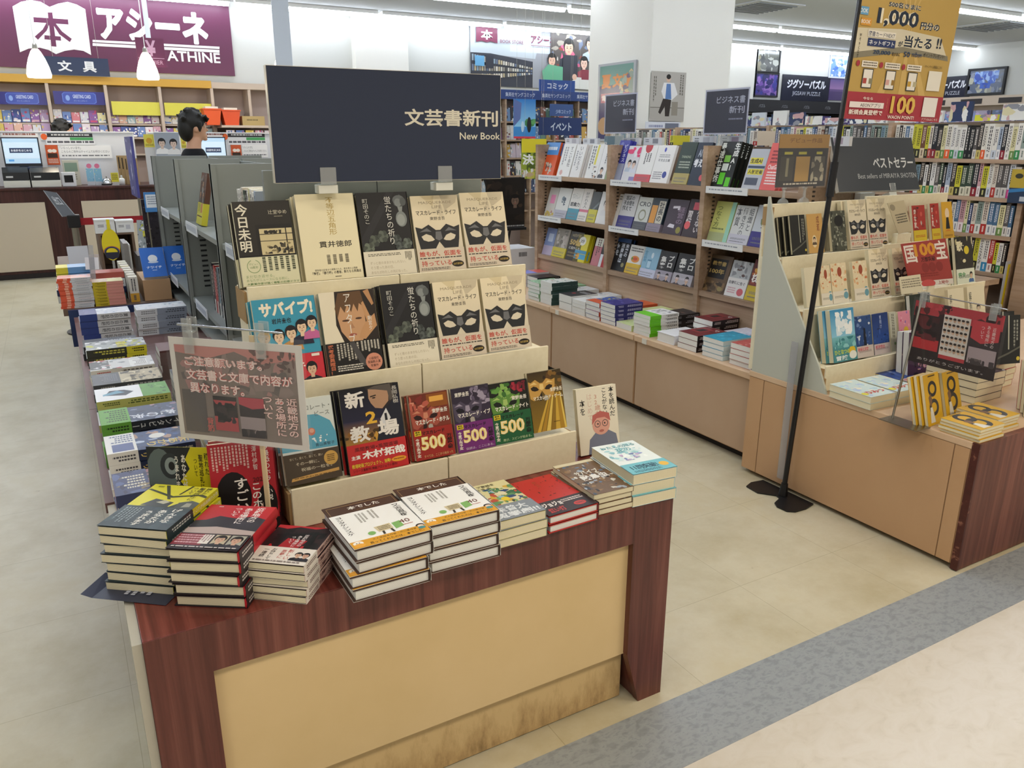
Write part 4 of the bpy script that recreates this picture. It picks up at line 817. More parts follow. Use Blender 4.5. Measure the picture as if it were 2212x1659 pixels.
# ---------------------------------------------------------------- next display unit along the left aisle
Z2 = .58
t = thing('aisle_display_unit', 'low display unit with navy front edge past the left aisle tables', 'display unit', (-.03, 4.235, 0))
part(t, 'navy_edge', MB().box(-.02, .47, 4.235, 4.25, .40, Z2-.002, '22345e'), PAINT)
part(t, 'top', MB().box(-.04, .47, 4.252, 6.35, Z2-.03, Z2), mat('brown_top', '6a5648', .5))
part(t, 'body', MB().box(.0, .46, 4.26, 6.33, 0, Z2-.031, '38568c'), PAINT)
design('m_orange', .112, .145, .0108, 'e4b0a4', [('r', 0, 0, 1, .4, 'd98a7c'), bl(130, 20, ['d8dce4', 'c4cad8', 'e8d8b8'], y0=.4)], spine='c9ccd0', spine_ops=[('r', 0, 0, 1, .40, 'd8583a'), ('r', .1, .18, .9, .30, 'e8a890'), ('K', .3, .5, .7, .9, 1, '8a8c94', 3)])
design('m_pink', .112, .145, .0142, 'e4dfb0', [('r', 0, 0, 1, .5, 'e0c8b4'), bl(131, 24, ['e8e4b4', 'd8c8a8', 'f0ecd8', 'c8b090'])], spine='d9968a', spine_ops=[('r', 0, 0, 1, .45, 'c9b42c'), ('K', .2, .06, .8, .4, 2, '4a3c10', 3)])
stack('m_orange', .028, 4.33, -92, Z2, 13, 'pale comic with orange spine end', 'the tall stack', h=.142, w=.112, jit=(.003, 1.5))
stack('m_pink', .168, 4.33, -90, Z2, 8, 'pink comic with yellow spine end', 'the aisle unit stack', h=.135, w=.112, jit=(.002, 1))
design('m_navy', .125, .15, .03, 'dfe2e4', [('r', .4, 0, .7, 1, 'c9b87a')], spine='26325e', spine_ops=[('K', .3, .1, .7, .9, 1, 'b8c0dc', 2)])
design('m_white', .125, .15, .034, 'e4e6e6', [bl(132, 8, ['d8dcdc', 'eceeee'])], spine='d8dadb', spine_ops=[('K', .2, .6, .8, .95, 2, '4a4c50', 3)])
design('m_sky', .125, .15, .03, '7aa4cc', [('r', 0, 0, 1, .34, 'd8cc4a')], spine='6a98c8', spine_ops=[('r', 0, 0, 1, .34, 'd0c43c')])
design('m_teal', .125, .15, .03, '8aa8b0', [('r', 0, 0, 1, .3, 'd0c43c')], spine='5f8a90', spine_ops=[('r', 0, 0, 1, .3, 'd0c43c'), ('K', .2, .4, .8, .9, 2, 'd8e0e0', 3)])
design('m_red', .125, .15, .03, 'a8504a', [], spine='b0584c')
zc = Z2
for i, (k, cx, cy, zb, d) in enumerate((('m_white', .02, 4.50, Z2, 'white and gray volume'), ('m_navy', .02, 4.50, Z2+.036, 'white volume with navy spine'), ('m_white', .025, 4.50, Z2+.070, 'thick white volume'), ('m_sky', .03, 4.52, Z2+.107, 'pale blue volume with yellow end'), ('m_sky', .032, 4.53, Z2+.14, 'topmost pale blue volume with yellow end'),
                                 ('m_teal', .175, 4.49, Z2, 'teal volume with yellow end'), ('m_navy', .18, 4.49, Z2+.033, 'blue volume beside the clear sign'), ('m_white', .18, 4.50, Z2+.066, 'white volume with yellow mark'), ('m_red', .18, 4.52, Z2+.103, 'red volume under the yellow round sign'))):
    book(k, Mt((cx, cy, zb+.001), -90) @ Matrix.Translation((-.0625, -.075, 0)), f"{d}, in the {'left' if cx < .1 else 'right'} pile behind the comics", 'book')
for i, c in enumerate([PAL[0], PAL[20], PAL[4], PAL[2], PAL[0], PAL[8], PAL[12], PAL[12]]):
    spine_book('paperback', .262-.002*i, 4.30+.062*i, Z2+.001, .04, .055, .125+.003*i, (c[0], 'd8a43c' if i == 0 else c[1], .35, c[3], c[4]), f"{nth(i)} paperback from the front in the leaning row beside the tan box", facing='-y')
t = thing('tan_box', 'tan cardboard box raising the blue books on the aisle unit', 'box', (.325, 4.30, Z2+.001))
part(t, 'body', MB().box(.325, .452, 4.30, 4.62, Z2+.001, Z2+.105), mat('tan_card', 'bd9a74', .6))
design('n_blue', .11, .16, .02, '2f6ac0', [('e', .5, .62, .20, .13, 'e4e8ec'), ('e', .5, .50, .22, .035, 'cfd8e4'), ('T', 'ナツイチ', .18, .28, .82, .37, 'dfe8f4', .03), ('k', .4, .2, .6, .24, 1, 'c8d8ec', 3)], spine='2858a4', page='w')
book('n_blue', Mt((.335, 4.315, Z2+.107), 0, 52), 'blue paperback tilted on the tan box, nearer the comics', h=.17)
book('n_blue', Mt((.449, 4.335, Z2+.107), 0, 52), 'blue paperback tilted beside the steel upright', h=.17)
t = thing('pop_sign', 'yellow round hanging sign with rainbow arc on the aisle unit', 'sign', M=Mt((.225, 4.66, Z2+.165), -6, 84))
m = MB(); m.prism([(.043*cos(2*pi*i/28), .085+.082*sin(2*pi*i/28)) for i in range(28)], 0, .002, 2, 'dccb1e')
for i, (r, c) in enumerate(((.041, 'c9742c'), (.037, '3c4a7a'), (.033, '2a2c3c'))): m.face([(r*cos(pi*k/14), .045+r*.8*sin(pi*k/14), .0022+.0001*i) for k in range(15)], c)
m.face([(.027*cos(pi*k/14), .045+.022*sin(pi*k/14), .0026) for k in range(15)], 'dccb1e')
m.face([(-.036, .045, .0022), (.036, .045, .0022), (.03, .018, .0022), (0, .006, .0022), (-.03, .018, .0022)], '232638')
m.build('disc', PRINT, t)
m = MB(); m.prism([(-.008, .16), (.008, .16), (.008, .215), (-.008, .215)], 0, .002, 2, 'dccb1e'); m.build('hang_tab', PRINT, t)
MB().box(-.006, .006, -.163, .004, -.004, -.0005, 'd8d8d8').build('stem', CLEARD, t)
t = thing('clear_sign_stand', 'clear acrylic card stand leaning between comic piles on the aisle unit', 'sign stand', M=Mt((.115, 4.42, Z2+.16), -20, 80, 15))
MB().box(-.012, .012, -.05, .12, 0, .002).build('plate', FILM, t); MB().box(-.03, .03, -.0, .06, -.004, -.001, 'e4e4ea').build('card', PRINT, t)
t = thing('paper_notice', 'pale gray paper notice standing behind the left comic pile', 'notice', M=Mt((.02, 4.85, Z2+.12), 5, 84))
m = MB(); m.box(0, .10, 0, .11, 0, .001, 'c9cbd4'); m.build('sheet', PRINT, t); MB().box(.0, .1, -.118, .0, -.004, -.001, 'c8a8a4').build('holder', PRINT, t)
t = thing('display_crate', 'brown open crate holding white boxes at the back of the aisle unit', 'crate', (.20, 5.45, Z2))
m = MB(); m.box(.20, .215, 5.45, 5.8, Z2+.001, .80); m.box(.385, .40, 5.45, 5.8, Z2+.001, .80); m.box(.215, .385, 5.78, 5.8, Z2+.001, .80); m.box(.20, .40, 5.45, 5.8, .80, .812)
part(t, 'shell', m, mat('crate_brown', '6f5a48', .6))
for i, (x, w, h) in enumerate(((.19, .11, .075), (.305, .10, .065))):
    t = thing('white_box', f"white cardboard box, {['left', 'right'][i]} of the two on the brown crate", 'box', (x, 5.45, .813))
    m = MB(); m.box(x, x+w, 5.45, 5.56, .8125, .8125+h, 'dcdcd8'); art(m, [('k', .15, .45, .45, .7, 2, '55565a', 3), ('r', .55, .3, .8, .7, 'bcbcc0')], wallT(x, .8125, x+w, .8125+h, 5.45), w, h); part(t, 'body', m, PRINT)
    part(t, 'lid', MB().box(x-.002, x+w+.002, 5.448, 5.562, .8127+h, .8127+h+.008, 'e6e6e2'), PRINT)
t = thing('gray_binder', 'tall gray folder standing behind the blue books', 'folder', (.33, 5.1, Z2))
part(t, 'cover', MB().box(.30, .325, 4.95, 5.2, Z2+.001, .80, '8f8c88'), PRINT); part(t, 'pages', MB().box(.3252, .335, 4.955, 5.195, Z2+.002, .79), PAGE_W)
book('l_yellow', Mt((.40, 5.25, .70), -20, 80, 14), 'clear wrapped yellow and white book tilted above the brown crate', w=.09, h=.20, t=.02)
MB()
t = thing('book_riser', 'gray riser box under the tilted yellow book', 'box', (.38, 5.22, Z2)); part(t, 'body', MB().box(.385, .455, 5.2, 5.45, Z2+.001, .695, '5c5a58'), PRINT)
t = thing('dark_poster', 'dark purple photographic poster stand beside the steel upright', 'poster', (.46, 4.9, Z2))
x0, z0, x1, z1 = pb(312, 430, 350, 560, 4.9)
m = MB(); m.box(x0, x1, 4.9, 4.906, z0, z1, '2c272e'); art(m, [bl(140, 60, ['3a323c', '241f26', '4a4450', '8a7c84', '1a161a'])], wallT(x0, z0, x1, z1, 4.9), .1, .35); part(t, 'panel', m, PRINT)
part(t, 'stem', MB().box(x0+.02, x0+.03, 4.907, 4.915, Z2+.001, z1, '9a9a98'), PRINT)
t = thing('blue_notice', 'blue framed white notice above the dark poster', 'notice', (.46, 4.88, Z2))
x0, z0, x1, z1 = pb(312, 415, 345, 458, 4.86)
m = MB(); m.box(x0, x1, 4.86, 4.866, z0, z1, '4a86c4'); art(m, [('r', .1, .22, .95, .88, 'e6eaee'), ('k', .2, .35, .85, .8, 4, '8a98a8', 2)], wallT(x0, z0, x1, z1, 4.86), .1, .12); part(t, 'panel', m, PRINT)
part(t, 'stem', MB().tube((x0+.01, 4.87, Z2+.002), (x0+.01, 4.87, z1), .004), STEEL)
# roll banner seen edge-on before the counter
t = thing('banner_stand', 'tall purple and white banner seen edge-on beside the counter', 'banner', (.62, 7.2, 0))
x0, z0, x1, z1 = pb(289, 295, 308, 428, 7.2)
m = MB(); m.box(x0, x0+.02, 7.2, 7.75, z0, z1, '4a4a8c'); art(m, [bl(150, 30, ['5a5aa0', '3a3a78', 'c8c8e0'])], lambda u, v, d: (x0-d, 7.2+.55*u, z0+(z1-z0)*v), .5, .6); part(t, 'panel', m, PRINT)
part(t, 'pole', MB().tube((x0+.03, 7.5, .012), (x0+.03, 7.5, z1), .01), STEEL); part(t, 'foot', MB().box(x0-.1, x0+.16, 7.35, 7.65, 0, .012), STEEL)

# exit belt post
YE = 6.5
t = thing('exit_sign_post', 'gray exit sign on a metal barrier post before the counter', 'sign post', (.10, YE, 0))
part(t, 'post', MB().tube((.10, YE, .02), (.10, YE, .76), .028, .024), STEEL); part(t, 'base', MB().lathe([(0, .0), (.16, .0), (.16, .012), (.05, .03), (0, .03)], (.10, YE, 0)), BLACKP)
part(t, 'belt_head', MB().box(.06, .14, YE-.04, YE+.04, .76, .85), BLACKP, bevel=.006)
a, b, c_, d_ = gy(93, 411, YE+.05), gy(122, 416, YE+.05), gy(164, 466, YE-.03), gy(134, 468, YE-.03)
m = MB(); m.face([d_, c_, b, a], '55585c'); nrm = (c_-d_).cross(a-d_).normalized()
art(m, [('T', '出口', .25, .45, .78, .80, 'b8babc', .02), ('r', 0, 0, .05, 1, '9a9c9e'), ('r', .95, 0, 1, 1, '9a9c9e')], lambda u, v, d: d_.lerp(c_, u).lerp(a.lerp(b, u), v)+nrm*(d+.0005), .1, .25)
o = part(t, 'sign_plate', m, PRINT); s_ = o.modifiers.new('s', 'SOLIDIFY'); s_.thickness = .008; s_.offset = -1
part(t, 'red_belt', MB().box(.14, .62, YE-.002, YE+.002, .775, .825, '9a1f26'), PRINT)
part(t, 'belt_post', MB().tube((.64, YE, 0), (.64, YE, .85), .025), STEEL)

# ---------------------------------------------------------------- service counter
t = thing('service_counter', 'dark wood cashier counter with cream front panels', 'counter', (0, 9.41, 0))
part(t, 'body', MB().box(-3, 5.2, 9.43, 10.15, 0, .88), DARKWOOD)
part(t, 'countertop', MB().box(-3, 5.2, 9.40, 10.2, .88, .905), DARKWOOD, bevel=.004)
part(t, 'kick_strip', MB().box(-3, 5.2, 9.42, 9.429, 0, .05, '1c1412'), PAINT)
for xa, xb in ((-1.4, -.09), (.237, 1.3), (1.62, 2.7), (3.0, 4.1)):
    part(t, 'front_panel', MB().box(xa, xb, 9.415, 9.429, .08, .76), mat('counter_cream', 'c9bba4', .5), bevel=.002)
for i, (xa, xb) in enumerate(((-.75, .86), (1.0, 3.2))):
    t = thing('partition_screen', f"white partition screen on the counter, {['left', 'right'][i]} one", 'screen', (xa, 9.9, .905))
    part(t, 'panel', MB().box(xa, xb, 9.9, 9.93, .906, 1.44, 'd9dbde'), PAINT)
    part(t, 'ledge', MB().box(xa, xb, 9.89, 9.95, 1.44, 1.452, 'e4e6e8'), PAINT)
def card(name, lab, cat, px, Y, ops, base, th=.004, m=PRINT, group=None, stand=None):
    x0, z0, x1, z1 = pb(*px, Y)
    t = thing(name, lab, cat, (x0, Y, z0), group=group)
    mb = MB(); mb.box(x0, x1, Y, Y+th, z0, z1, base); art(mb, ops, wallT(x0, z0, x1, z1, Y), x1-x0, z1-z0)
    part(t, 'sheet', mb, m)
    return t, x0, z0, x1, z1
YN = 9.894
for i, (mx, my, nx, ny) in enumerate(((8, 299, 84, 353), (436, 298, 487, 352))):
    x0, z0, x1, z1 = pb(mx, my, nx, ny, 9.62)
    t = thing('register_monitor', f"register monitor with pale blue screen, {['left end of the counter', 'behind the standing man'][i]}", 'monitor', (x0, 9.62, .905))
    part(t, 'case', MB().box(x0-.012, x1+.012, 9.622, 9.66, z0-.03, z1+.012, '2a2c30'), PAINT, bevel=.004)
    m = MB(); m.box(x0, x1, 9.618, 9.6215, z0, z1, 'b8d4ea'); art(m, [('r', 0, .2, 1, .85, 'cfe4f2'), ('r', .16, .42, .82, .62, '2f3c58'), ('T', 'お会計をはじめる', .2, .47, .78, .57, 'e8ecf0', .01), ('r', .1, .08, .25, .16, '5a9ad0')], wallT(x0, z0, x1, z1, 9.618), x1-x0, z1-z0)
    part(t, 'display', m, mat('lit_display', 'ffffff', .3, .4, 0, lambda nt, b: (vcol(nt, b), nt.links.new([n for n in nt.nodes if n.type == 'VERTEX_COLOR'][0].outputs[0], b.inputs['Emission Color']), setattr(b.inputs['Emission Strength'], 'default_value', .5))))
    part(t, 'label_bar', MB().box(x0-.01, x1+.01, 9.615, 9.6215, z0-.06, z0-.032, '3a4a6c'), PAINT)
    part(t, 'stand', MB().box((x0+x1)/2-.04, (x0+x1)/2+.04, 9.63, 9.68, .906, z0-.031, '2a2c30'), PAINT)
    card('header_strip', f"white strip of small pictures above the {['left', 'right'][i]} register monitor", 'notice', ((2, 286, 82, 297), (432, 286, 484, 297))[i], YN, [('k', .05, .2, .95, .9, 1, '9a6a60', 3)], 'e4e2e0')
    dx = 393*i
    card('notice_strip', f"black and green strip notice, {['left', 'right'][i]} screen", 'notice', (88+dx, 288, 200+(372 if i else 0), 303), YN, [('r', .12, .45, 1, 1, '2a2a2c'), ('k', .2, .55, .95, .9, 1, 'd8d8d8', 3), ('r', .55, .0, 1, .42, '4a9a5c'), ('e', .06, .5, .06, .45, 'd8602c')], 'd8dadc')
    card('picture_notice', f"row of small product pictures, {['left', 'right'][i]} screen", 'notice', (100+dx, 303, 205+(370 if i else 0), 313), YN-.0005, [('k', .02, .1, .98, .95, 1, '5a5a60', 5)], 'e6e6e8')
    card('orange_poster', f"small orange poster, {['left', 'right'][i]} screen", 'poster', ((100, 313, 127, 356), (500, 313, 522, 352))[i], YN, [('r', .1, .35, .9, .58, '3a2a20'), ('e', .35, .70, .2, .09, 'f0e8dc'), ('e', .68, .70, .2, .09, 'f0e8dc'), ('k', .1, .06, .9, .3, 3, 'e8d8cc', 3)], 'c8582c')
    card('white_notice', f"white rounded notice asking to ring the chime, {['left', 'right'][i]} screen", 'notice', ((127, 314, 241, 342), (523, 313, 578, 340))[i], YN, [('T', '「いらっしゃいませ」', .03, .70, .42, .92, '55585c'), ('T', 'こちらのご用件はチャイムでお呼びください', .05, .42, .96, .62, '55585c'), ('k', .05, .1, .95, .28, 1, '77797c', 4)], 'f0f0ee')
def printer(px, lab, Y=9.43):
    x0, z0, x1, z1 = pb(*px, Y); z0 = .906; t = thing('receipt_printer', lab, 'printer', (x0, Y, z0)); h = z1-z0
    part(t, 'base', MB().box(x0, x1, Y, Y+.18, z0, z0+h*.35, 'd4d2c8'), PAINT, bevel=.005)
    part(t, 'cover', MB().prism([(Y+.01, z0+h*.36), (Y+.17, z0+h*.36), (Y+.17, z1), (Y+.09, z1), (Y+.01, z0+h*.75)], x0+.003, x1-.003, 0, '1f2226'), GLOSS)
    part(t, 'label', MB().box(x0+.03, x0+.09, Y+.004, Y+.0095, z0+h*.5, z0+h*.58, 'd0d0d0'), PAINT)
printer((5, 362, 63, 402), 'black and white receipt printer, far left on the counter')
printer((66, 362, 130, 402), 'black and white receipt printer beside the small payment terminal')
x0, z0, x1, z1 = pb(133, 372, 164, 402, 9.5); z0 = .906
t = thing('payment_terminal', 'small white payment terminal with black screen on the counter', 'terminal', (x0, 9.5, z0)); part(t, 'case', MB().box(x0, x1, 9.5, 9.53, z0, z1, 'e4e4e4'), PAINT, bevel=.004)
part(t, 'display', MB().box(x0+.025, x1-.025, 9.496, 9.4995, z0+.04, z1-.03, '17181a'), GLOSS)
x0, z0, x1, z1 = pb(137, 346, 172, 395, 9.7); z0 = .906
t = thing('brochure_box', 'cream and green brochure box behind the payment terminal', 'box', (x0, 9.7, z0)); m = MB().box(x0, x1, 9.7, 9.78, z0, z1, 'd4d0bc'); art(m, [('r', .1, .55, .9, .9, '8aa08a'), ('k', .15, .2, .8, .45, 3, '6a6a5a', 2)], wallT(x0, z0, x1, z1, 9.7), .2, .3); part(t, 'body', m, PRINT)
for i in range(2):
    px = (186+17*i, 352, 202+17*i, 392); t, x0, z0, x1, z1 = card('hand_cream_card', f"pink topped pastel product card, {['left', 'right'][i]} of the pair on the counter", 'card', px, 9.62, [('r', 0, 0, 1, .7, '8cc0d8'), ('c', .5, .84, .35, 'e07c9c'), bl(160+i, 12, ['d8e8b0', 'e8e8f0', '6aa8c8'], y1=.7)], 'd8dce4')
    part(t, 'foot', MB().box(x0, x1, 9.62, 9.66, .906, z0, 'c8ccd0'), PAINT)
x0, z0, x1, z1 = pb(221, 376, 240, 393, 9.55)
t = thing('call_bell', 'small chrome call bell on the counter', 'bell', ((x0+x1)/2, 9.6, .906)); MB().lathe([(0, .075), (.03, .068), (.045, .045), (.05, .02), (.05, .015)], n=24).build('dome', CHROME, t, smooth=True); MB().lathe([(0, 0), (.055, 0), (.055, .014), (0, .014)], n=24, col='1c1c1e').build('base', PAINT, t); MB().lathe([(0, .09), (.006, .09), (.006, .075), (0, .075)], n=10).build('button', CHROME, t)
t, x0, z0, x1, z1 = card('yellow_card', 'small yellow price card on the counter', 'card', (240, 373, 256, 393), 9.55, [('k', .1, .2, .9, .9, 4, '6a6430', 3)], 'dcd03c'); part(t, 'foot', MB().box(x0, x1, 9.56, 9.60, .906, .915, 'c8c8c8'), PAINT)
x0, z0, x1, z1 = pb(259, 377, 267, 393, 9.55)
t = thing('glue_bottle', 'little white bottle beside the yellow price card', 'bottle', ((x0+x1)/2, 9.58, .906)); MB().lathe([(0, 0), (.028, 0), (.03, .06), (.018, .07), (0, .07)], n=16, col='e4e4e0').build('body', PAINT, t, smooth=True); MB().lathe([(0, .1), (.01, .1), (.012, .0705), (0, .0705)], n=12, col='d0d0cc').build('cap', PAINT, t)
for i in range(4):
    x0, z0, x1, z1 = pb(255+8*i, 336+i*2, 281+6*i, 394, 9.75-.05*i)
    t = thing('paper_bag', f"brown paper bag with black stripes, {nth(i)} from the back on the counter", 'bag', (x0, 9.75-.05*i, .906), group='paper bags on the counter')
    m = MB().box(x0, x1, 9.75-.05*i, 9.775-.05*i, .906, z1, 'b09468'); art(m, [('r', .1+.22*k, .55, .2+.22*k, .95, '3a3026') for k in range(4)], wallT(x0, .906, x1, z1, 9.75-.05*i), .2, .3); part(t, 'body', m, PRINT)
t, x0, z0, x1, z1 = card('poster', 'gray photo poster of two short-haired people in white standing on the counter', 'poster', (335, 286, 389, 345), 9.5, [('F', .28, .62, .24, '17161a', 'd0b8a8', 'e4e4e4'), ('F', .74, .60, .24, '1a1618', 'd4bcae', 'dcdcdc')], '98a0ac')
part(t, 'foot', MB().box(x0+.05, x1-.05, 9.505, 9.55, .906, z0, 'c8c8c8'), PAINT)
for i, px in enumerate(((311, 290, 333, 318), (391, 296, 402, 320))):
    t, x0, z0, x1, z1 = card('yellow_poster', f"small yellow poster {['left', 'right'][i]} of the two-person poster", 'poster', px, 9.55, [('c', .5, .5, .3, 'c89a2c'), ('k', .1, .06, .9, .25, 2, '6a5a20', 3)], 'd8cc50'); part(t, 'foot', MB().box(x0, x1, 9.555, 9.59, .906, z0, 'c8c8c8'), PAINT)

# card racks on the back wall
YC = 11.2
t = RACK = thing('card_rack', 'tan wall rack for greeting cards with ochre header band', 'rack', (-1, YC, 0))
UP = [gy(x, 225, YC).x for x in (107, 232, 348, 460, 540)]
m = MB(); m.box(-1.2, 2.9, YC+.30, YC+.32, .5, 2.0); part(t, 'back_panel', m, mat('rack_back', 'a5938a', .6))
for x in [-.5]+UP: part(t, 'upright', MB().box(x-.018, x+.018, YC-.01, YC+.299, .5, 2.0), mat('rack_wood', 'bfae9c', .5))
part(t, 'header', MB().box(-1.2, UP[3], YC-.02, YC+.32, 2.001, 2.09), mat('ochre_band', 'c89a3a', .5)); part(t, 'header', MB().box(UP[3]+.001, 2.9, YC-.02, YC+.32, 2.001, 2.075), mat('rack_wood', 'bfae9c', .5))
for k, z in enumerate((1.40, 1.56, 1.2)): part(t, 'ledge', MB().box(-1.2, 2.9, YC+.06+.05*k, YC+.299, z-.02, z), mat('rack_wood', 'bfae9c', .5))
for i, px in enumerate(((-6, 199, 105, 226), (116, 198, 230, 226))):
    t, x0, z0, x1, z1 = card('header_sign', f"purple GREETING CARD sign, {['left', 'right'][i]} one above the cards", 'sign', px, YC+.02, [('r', 0, 0, .2, 1, '2c2c78'), ('r', .8, 0, 1, 1, '2c2c78'), ('p', [(.2, .08), (.76, .08), (.8, .2), (.8, .8), (.76, .92), (.2, .92), (.16, .8), (.16, .2)], '5c78c8'), ('p', [(.21, .12), (.75, .12), (.785, .23), (.785, .77), (.75, .88), (.21, .88), (.175, .77), (.175, .23)], '3c50a8'), ('e', .26, .5, .04, .22, '8aa8e0'), ('T', 'GREETING CARD', .36, .48, .70, .76, 'c8d4ec', .02), ('T', 'グリーティングカード', .37, .22, .62, .36, 'a8b8e0')], '34348c', GLOSS and .01)
for i, px in enumerate(((242, 220, 350, 249), (356, 223, 458, 250))):
    x0, z0, x1, z1 = pb(*px, YC+.02); part(RACK, 'header_board', MB().box(x0, x1, YC+.02, YC+.03, z0, z1, 'd6cf4e'), PRINT)
CC = ['e4d8dc', 'd8a8b4', 'c84a70', '8a5c9c', 'e8e0a8', '6a84b8', 'd8d8dc', 'a8c8d0', 'e4b8a0', '3a4c8c', 'd8c060', 'ecece8', 'b89cc0', 'd07c84']
rr = random.Random(12); n = 0
for b, (xa, xb) in enumerate(((gy(-20, 260, YC).x, UP[0]), (UP[0], UP[1]), (UP[1], UP[2]), (UP[2], UP[3]))):
    rows = ((1.565, .14, .12), (1.405, .135, .06)) if b < 2 else ((1.565, .11, .12), (1.405, .12, .06))
    for ri, (z, h, dy) in enumerate(rows):
        k = 6; w = (xb-xa-.05)/k
        for i in range(k):
            x = xa+.025+i*w; hh = h*rr.uniform(.85, 1.12); c = rr.choice(CC); c2 = rr.choice(CC)
            m = MB(); m.box(0, w*.94, 0, .004, 0, hh, c); art(m, [bl(rr.randint(1, 999), 8, [c2, 'f0ece8', rr.choice(CC)], .08, .22), ('r', .1, .05, .9, .2, rr.choice(['f0ece8', c2]))], wallT(0, 0, w*.94, hh, 0), w, hh)
            o = m.build('greeting_card', PRINT); o.matrix_world = Mt((x, YC+dy, z+.001), 0, -8)
            tag(o, f"{nth(i)} card from the left in {['far left', 'second', 'third', 'fourth'][b]} rack bay, {['upper', 'lower'][ri]} row", 'greeting card', 'greeting cards in the wall rack')
for i, (px, c) in enumerate((((441, 237, 479, 270), 'd8541e'), ((481, 240, 520, 271), 'd04a1a'))):
    x0, z0, x1, z1 = pb(*px, YC-.30); t = thing('plastic_basket', f"orange plastic basket, {['left', 'right'][i]} one on the card rack", 'basket', (x0, YC-.05, z0))
    part(t, 'shell', MB().prism([(x0+.03, z0), (x1-.03, z0), (x1, z1), (x0, z1)], YC-.30, YC-.06, 1, c), PAINT); part(t, 'rim', MB().box(x0-.008, x1+.008, YC-.31, YC-.05, z1, z1+.015, c), PAINT)
    part(t, 'contents', MB().box(x0+.03, x1-.03, YC-.28, YC-.08, z1+.0152, z1+.04, 'd8d8c8'), PAINT)
z0s = pb(441, 237, 479, 270, YC-.30)[1]
t = thing('rack_shelf', 'tan shelf board under the orange baskets', 'shelf', (2.0, YC-.1, z0s)); part(t, 'board', MB().box(UP[3]+.02, 3.2, YC-.34, YC-.02, z0s-.03, z0s-.001), mat('rack_wood', 'bfae9c', .5))
x0, z0, x1, z1 = pb(524, 253, 572, 273, YC-.30); t = thing('cardboard_carton', 'tan cardboard carton right of the orange baskets', 'carton', (x0, YC-.3, z0)); m = MB().box(x0, x1, YC-.30, YC-.1, z0s, z0s+z1-z0, 'a8905c'); art(m, [('k', .2, .4, .7, .7, 1, '6a5a34', 3)], wallT(x0, z0s, x1, z0s+z1-z0, YC-.30), .2, .1); part(t, 'body', m, PRINT)
for i in range(9):
    x = UP[3]+.08+i*.12; m = MB().box(0, .10, 0, .02, 0, .09, CC[(i*5) % 14]); art(m, [bl(i, 6, CC[:6], .1, .2)], wallT(0, 0, .1, .09, 0), .1, .09)
    o = m.build('boxed_stationery', PRINT); o.location = (x, YC-.28, z0s-.15); tag(o, f"{nth(i)} small boxed set from the left under the orange baskets", 'stationery', 'boxed sets below the baskets')
t = thing('rack_shelf', 'tan shelf board under the small boxed sets', 'shelf', (2.0, YC-.1, z0s-.15)); part(t, 'board', MB().box(UP[3]+.02, 3.2, YC-.34, YC-.02, z0s-.18, z0s-.1505), mat('rack_wood', 'bfae9c', .5))

# shop name sign on the back wall
ys = WALLY-.03; X0, Z0, X1, Z1 = gy(-25, 90, ys).x, gy(507, 165, ys).z+.005, gy(500, 80, ys).x, 3.085
def uv(px, py): q = gy(px, py, ys); return ((q.x-X0)/(X1-X0), (q.z-Z0)/(Z1-Z0))
def TB(s, x0, y0, x1, y1, c, off=.03): a = uv(x0, y1); b = uv(x1, y0); return ('T', s, a[0], (a[1]+uv(x1, y1)[1])/2, b[0], (b[1]+uv(x0, y0)[1])/2, c, off)
bk = [(27, 14), (45, 4), (66, 0), (88, 4), (107, 15), (125, 8), (146, 4), (166, 10), (184, 20), (197, 119), (180, 110), (160, 107), (140, 110), (121, 117), (105, 108), (86, 103), (62, 105), (43, 113)]
ops = [('p', [uv(*p) for p in bk], 'e8eae6'), *[('p', [uv(*q) for q in s_], '5f2848') for s_ in ([(72, 37), (147, 42), (148, 53), (73, 48)], [(103, 27), (113, 27), (122, 101), (111, 100)], [(101, 48), (108, 49), (101, 66), (82, 86), (75, 79), (92, 64)], [(112, 49), (119, 49), (134, 68), (155, 84), (151, 91), (128, 74)], [(96, 76), (131, 79), (132, 88), (96, 85)])], TB('アシーネ', 217, 20, 445, 92, 'e8eae6', .05)]
for ya, yb in ((86, 91), (93, 99)):
    ops.append(('p', [uv(200, ya), uv(200, yb), uv(474, yb+15), uv(474, ya+15)], 'e8eae6'))
ops.append(TB('ATHINE', 362, 112, 474, 134, 'e8eae6', .02))
t = thing('shop_sign', 'wide purple shop sign with white open book emblem on the back wall', 'sign', (X0, ys, Z0))
m = MB(); m.box(X0, X1, ys, ys+.025, Z0, Z1, '5a2643'); art(m, ops, wallT(X0, Z0, X1, Z1, ys), X1-X0, Z1-Z0, base=10); part(t, 'panel', m, PRINT)
t, x0, z0, x1, z1 = card('stationery_sign', 'navy stationery sign below the purple shop sign', 'sign', (96, 124, 235, 163), YC-.1, [('T', '文', .20, .2, .42, .80, 'e4e6e8', .03), ('T', '具', .58, .2, .80, .80, 'e4e6e8', .03)], '22304e', .02)
for x in (x0+.1, x1-.1): part(t, 'hanger', MB().tube((x, YC-.09, z1), (x, YC-.09, CEIL-.001), .002), STEEL)
t, x0, z0, x1, z1 = card('cashier_sign', 'hanging purple cashier sign with a yen mark', 'sign', (295, 82, 356, 145), 10.05, [('T', '¥', .34, .38, .70, .92, 'a88498', .03), ('T', 'CASHIER', .12, .10, .90, .24, 'a88498'), ('r', .04, .30, .96, .32, 'a88498')], '54203c', .012)
part(t, 'hanger', MB().box((x0+x1)/2-.03, (x0+x1)/2+.02, 10.052, 10.06, z1, CEIL-.001, 'c4ccd4'), PAINT)
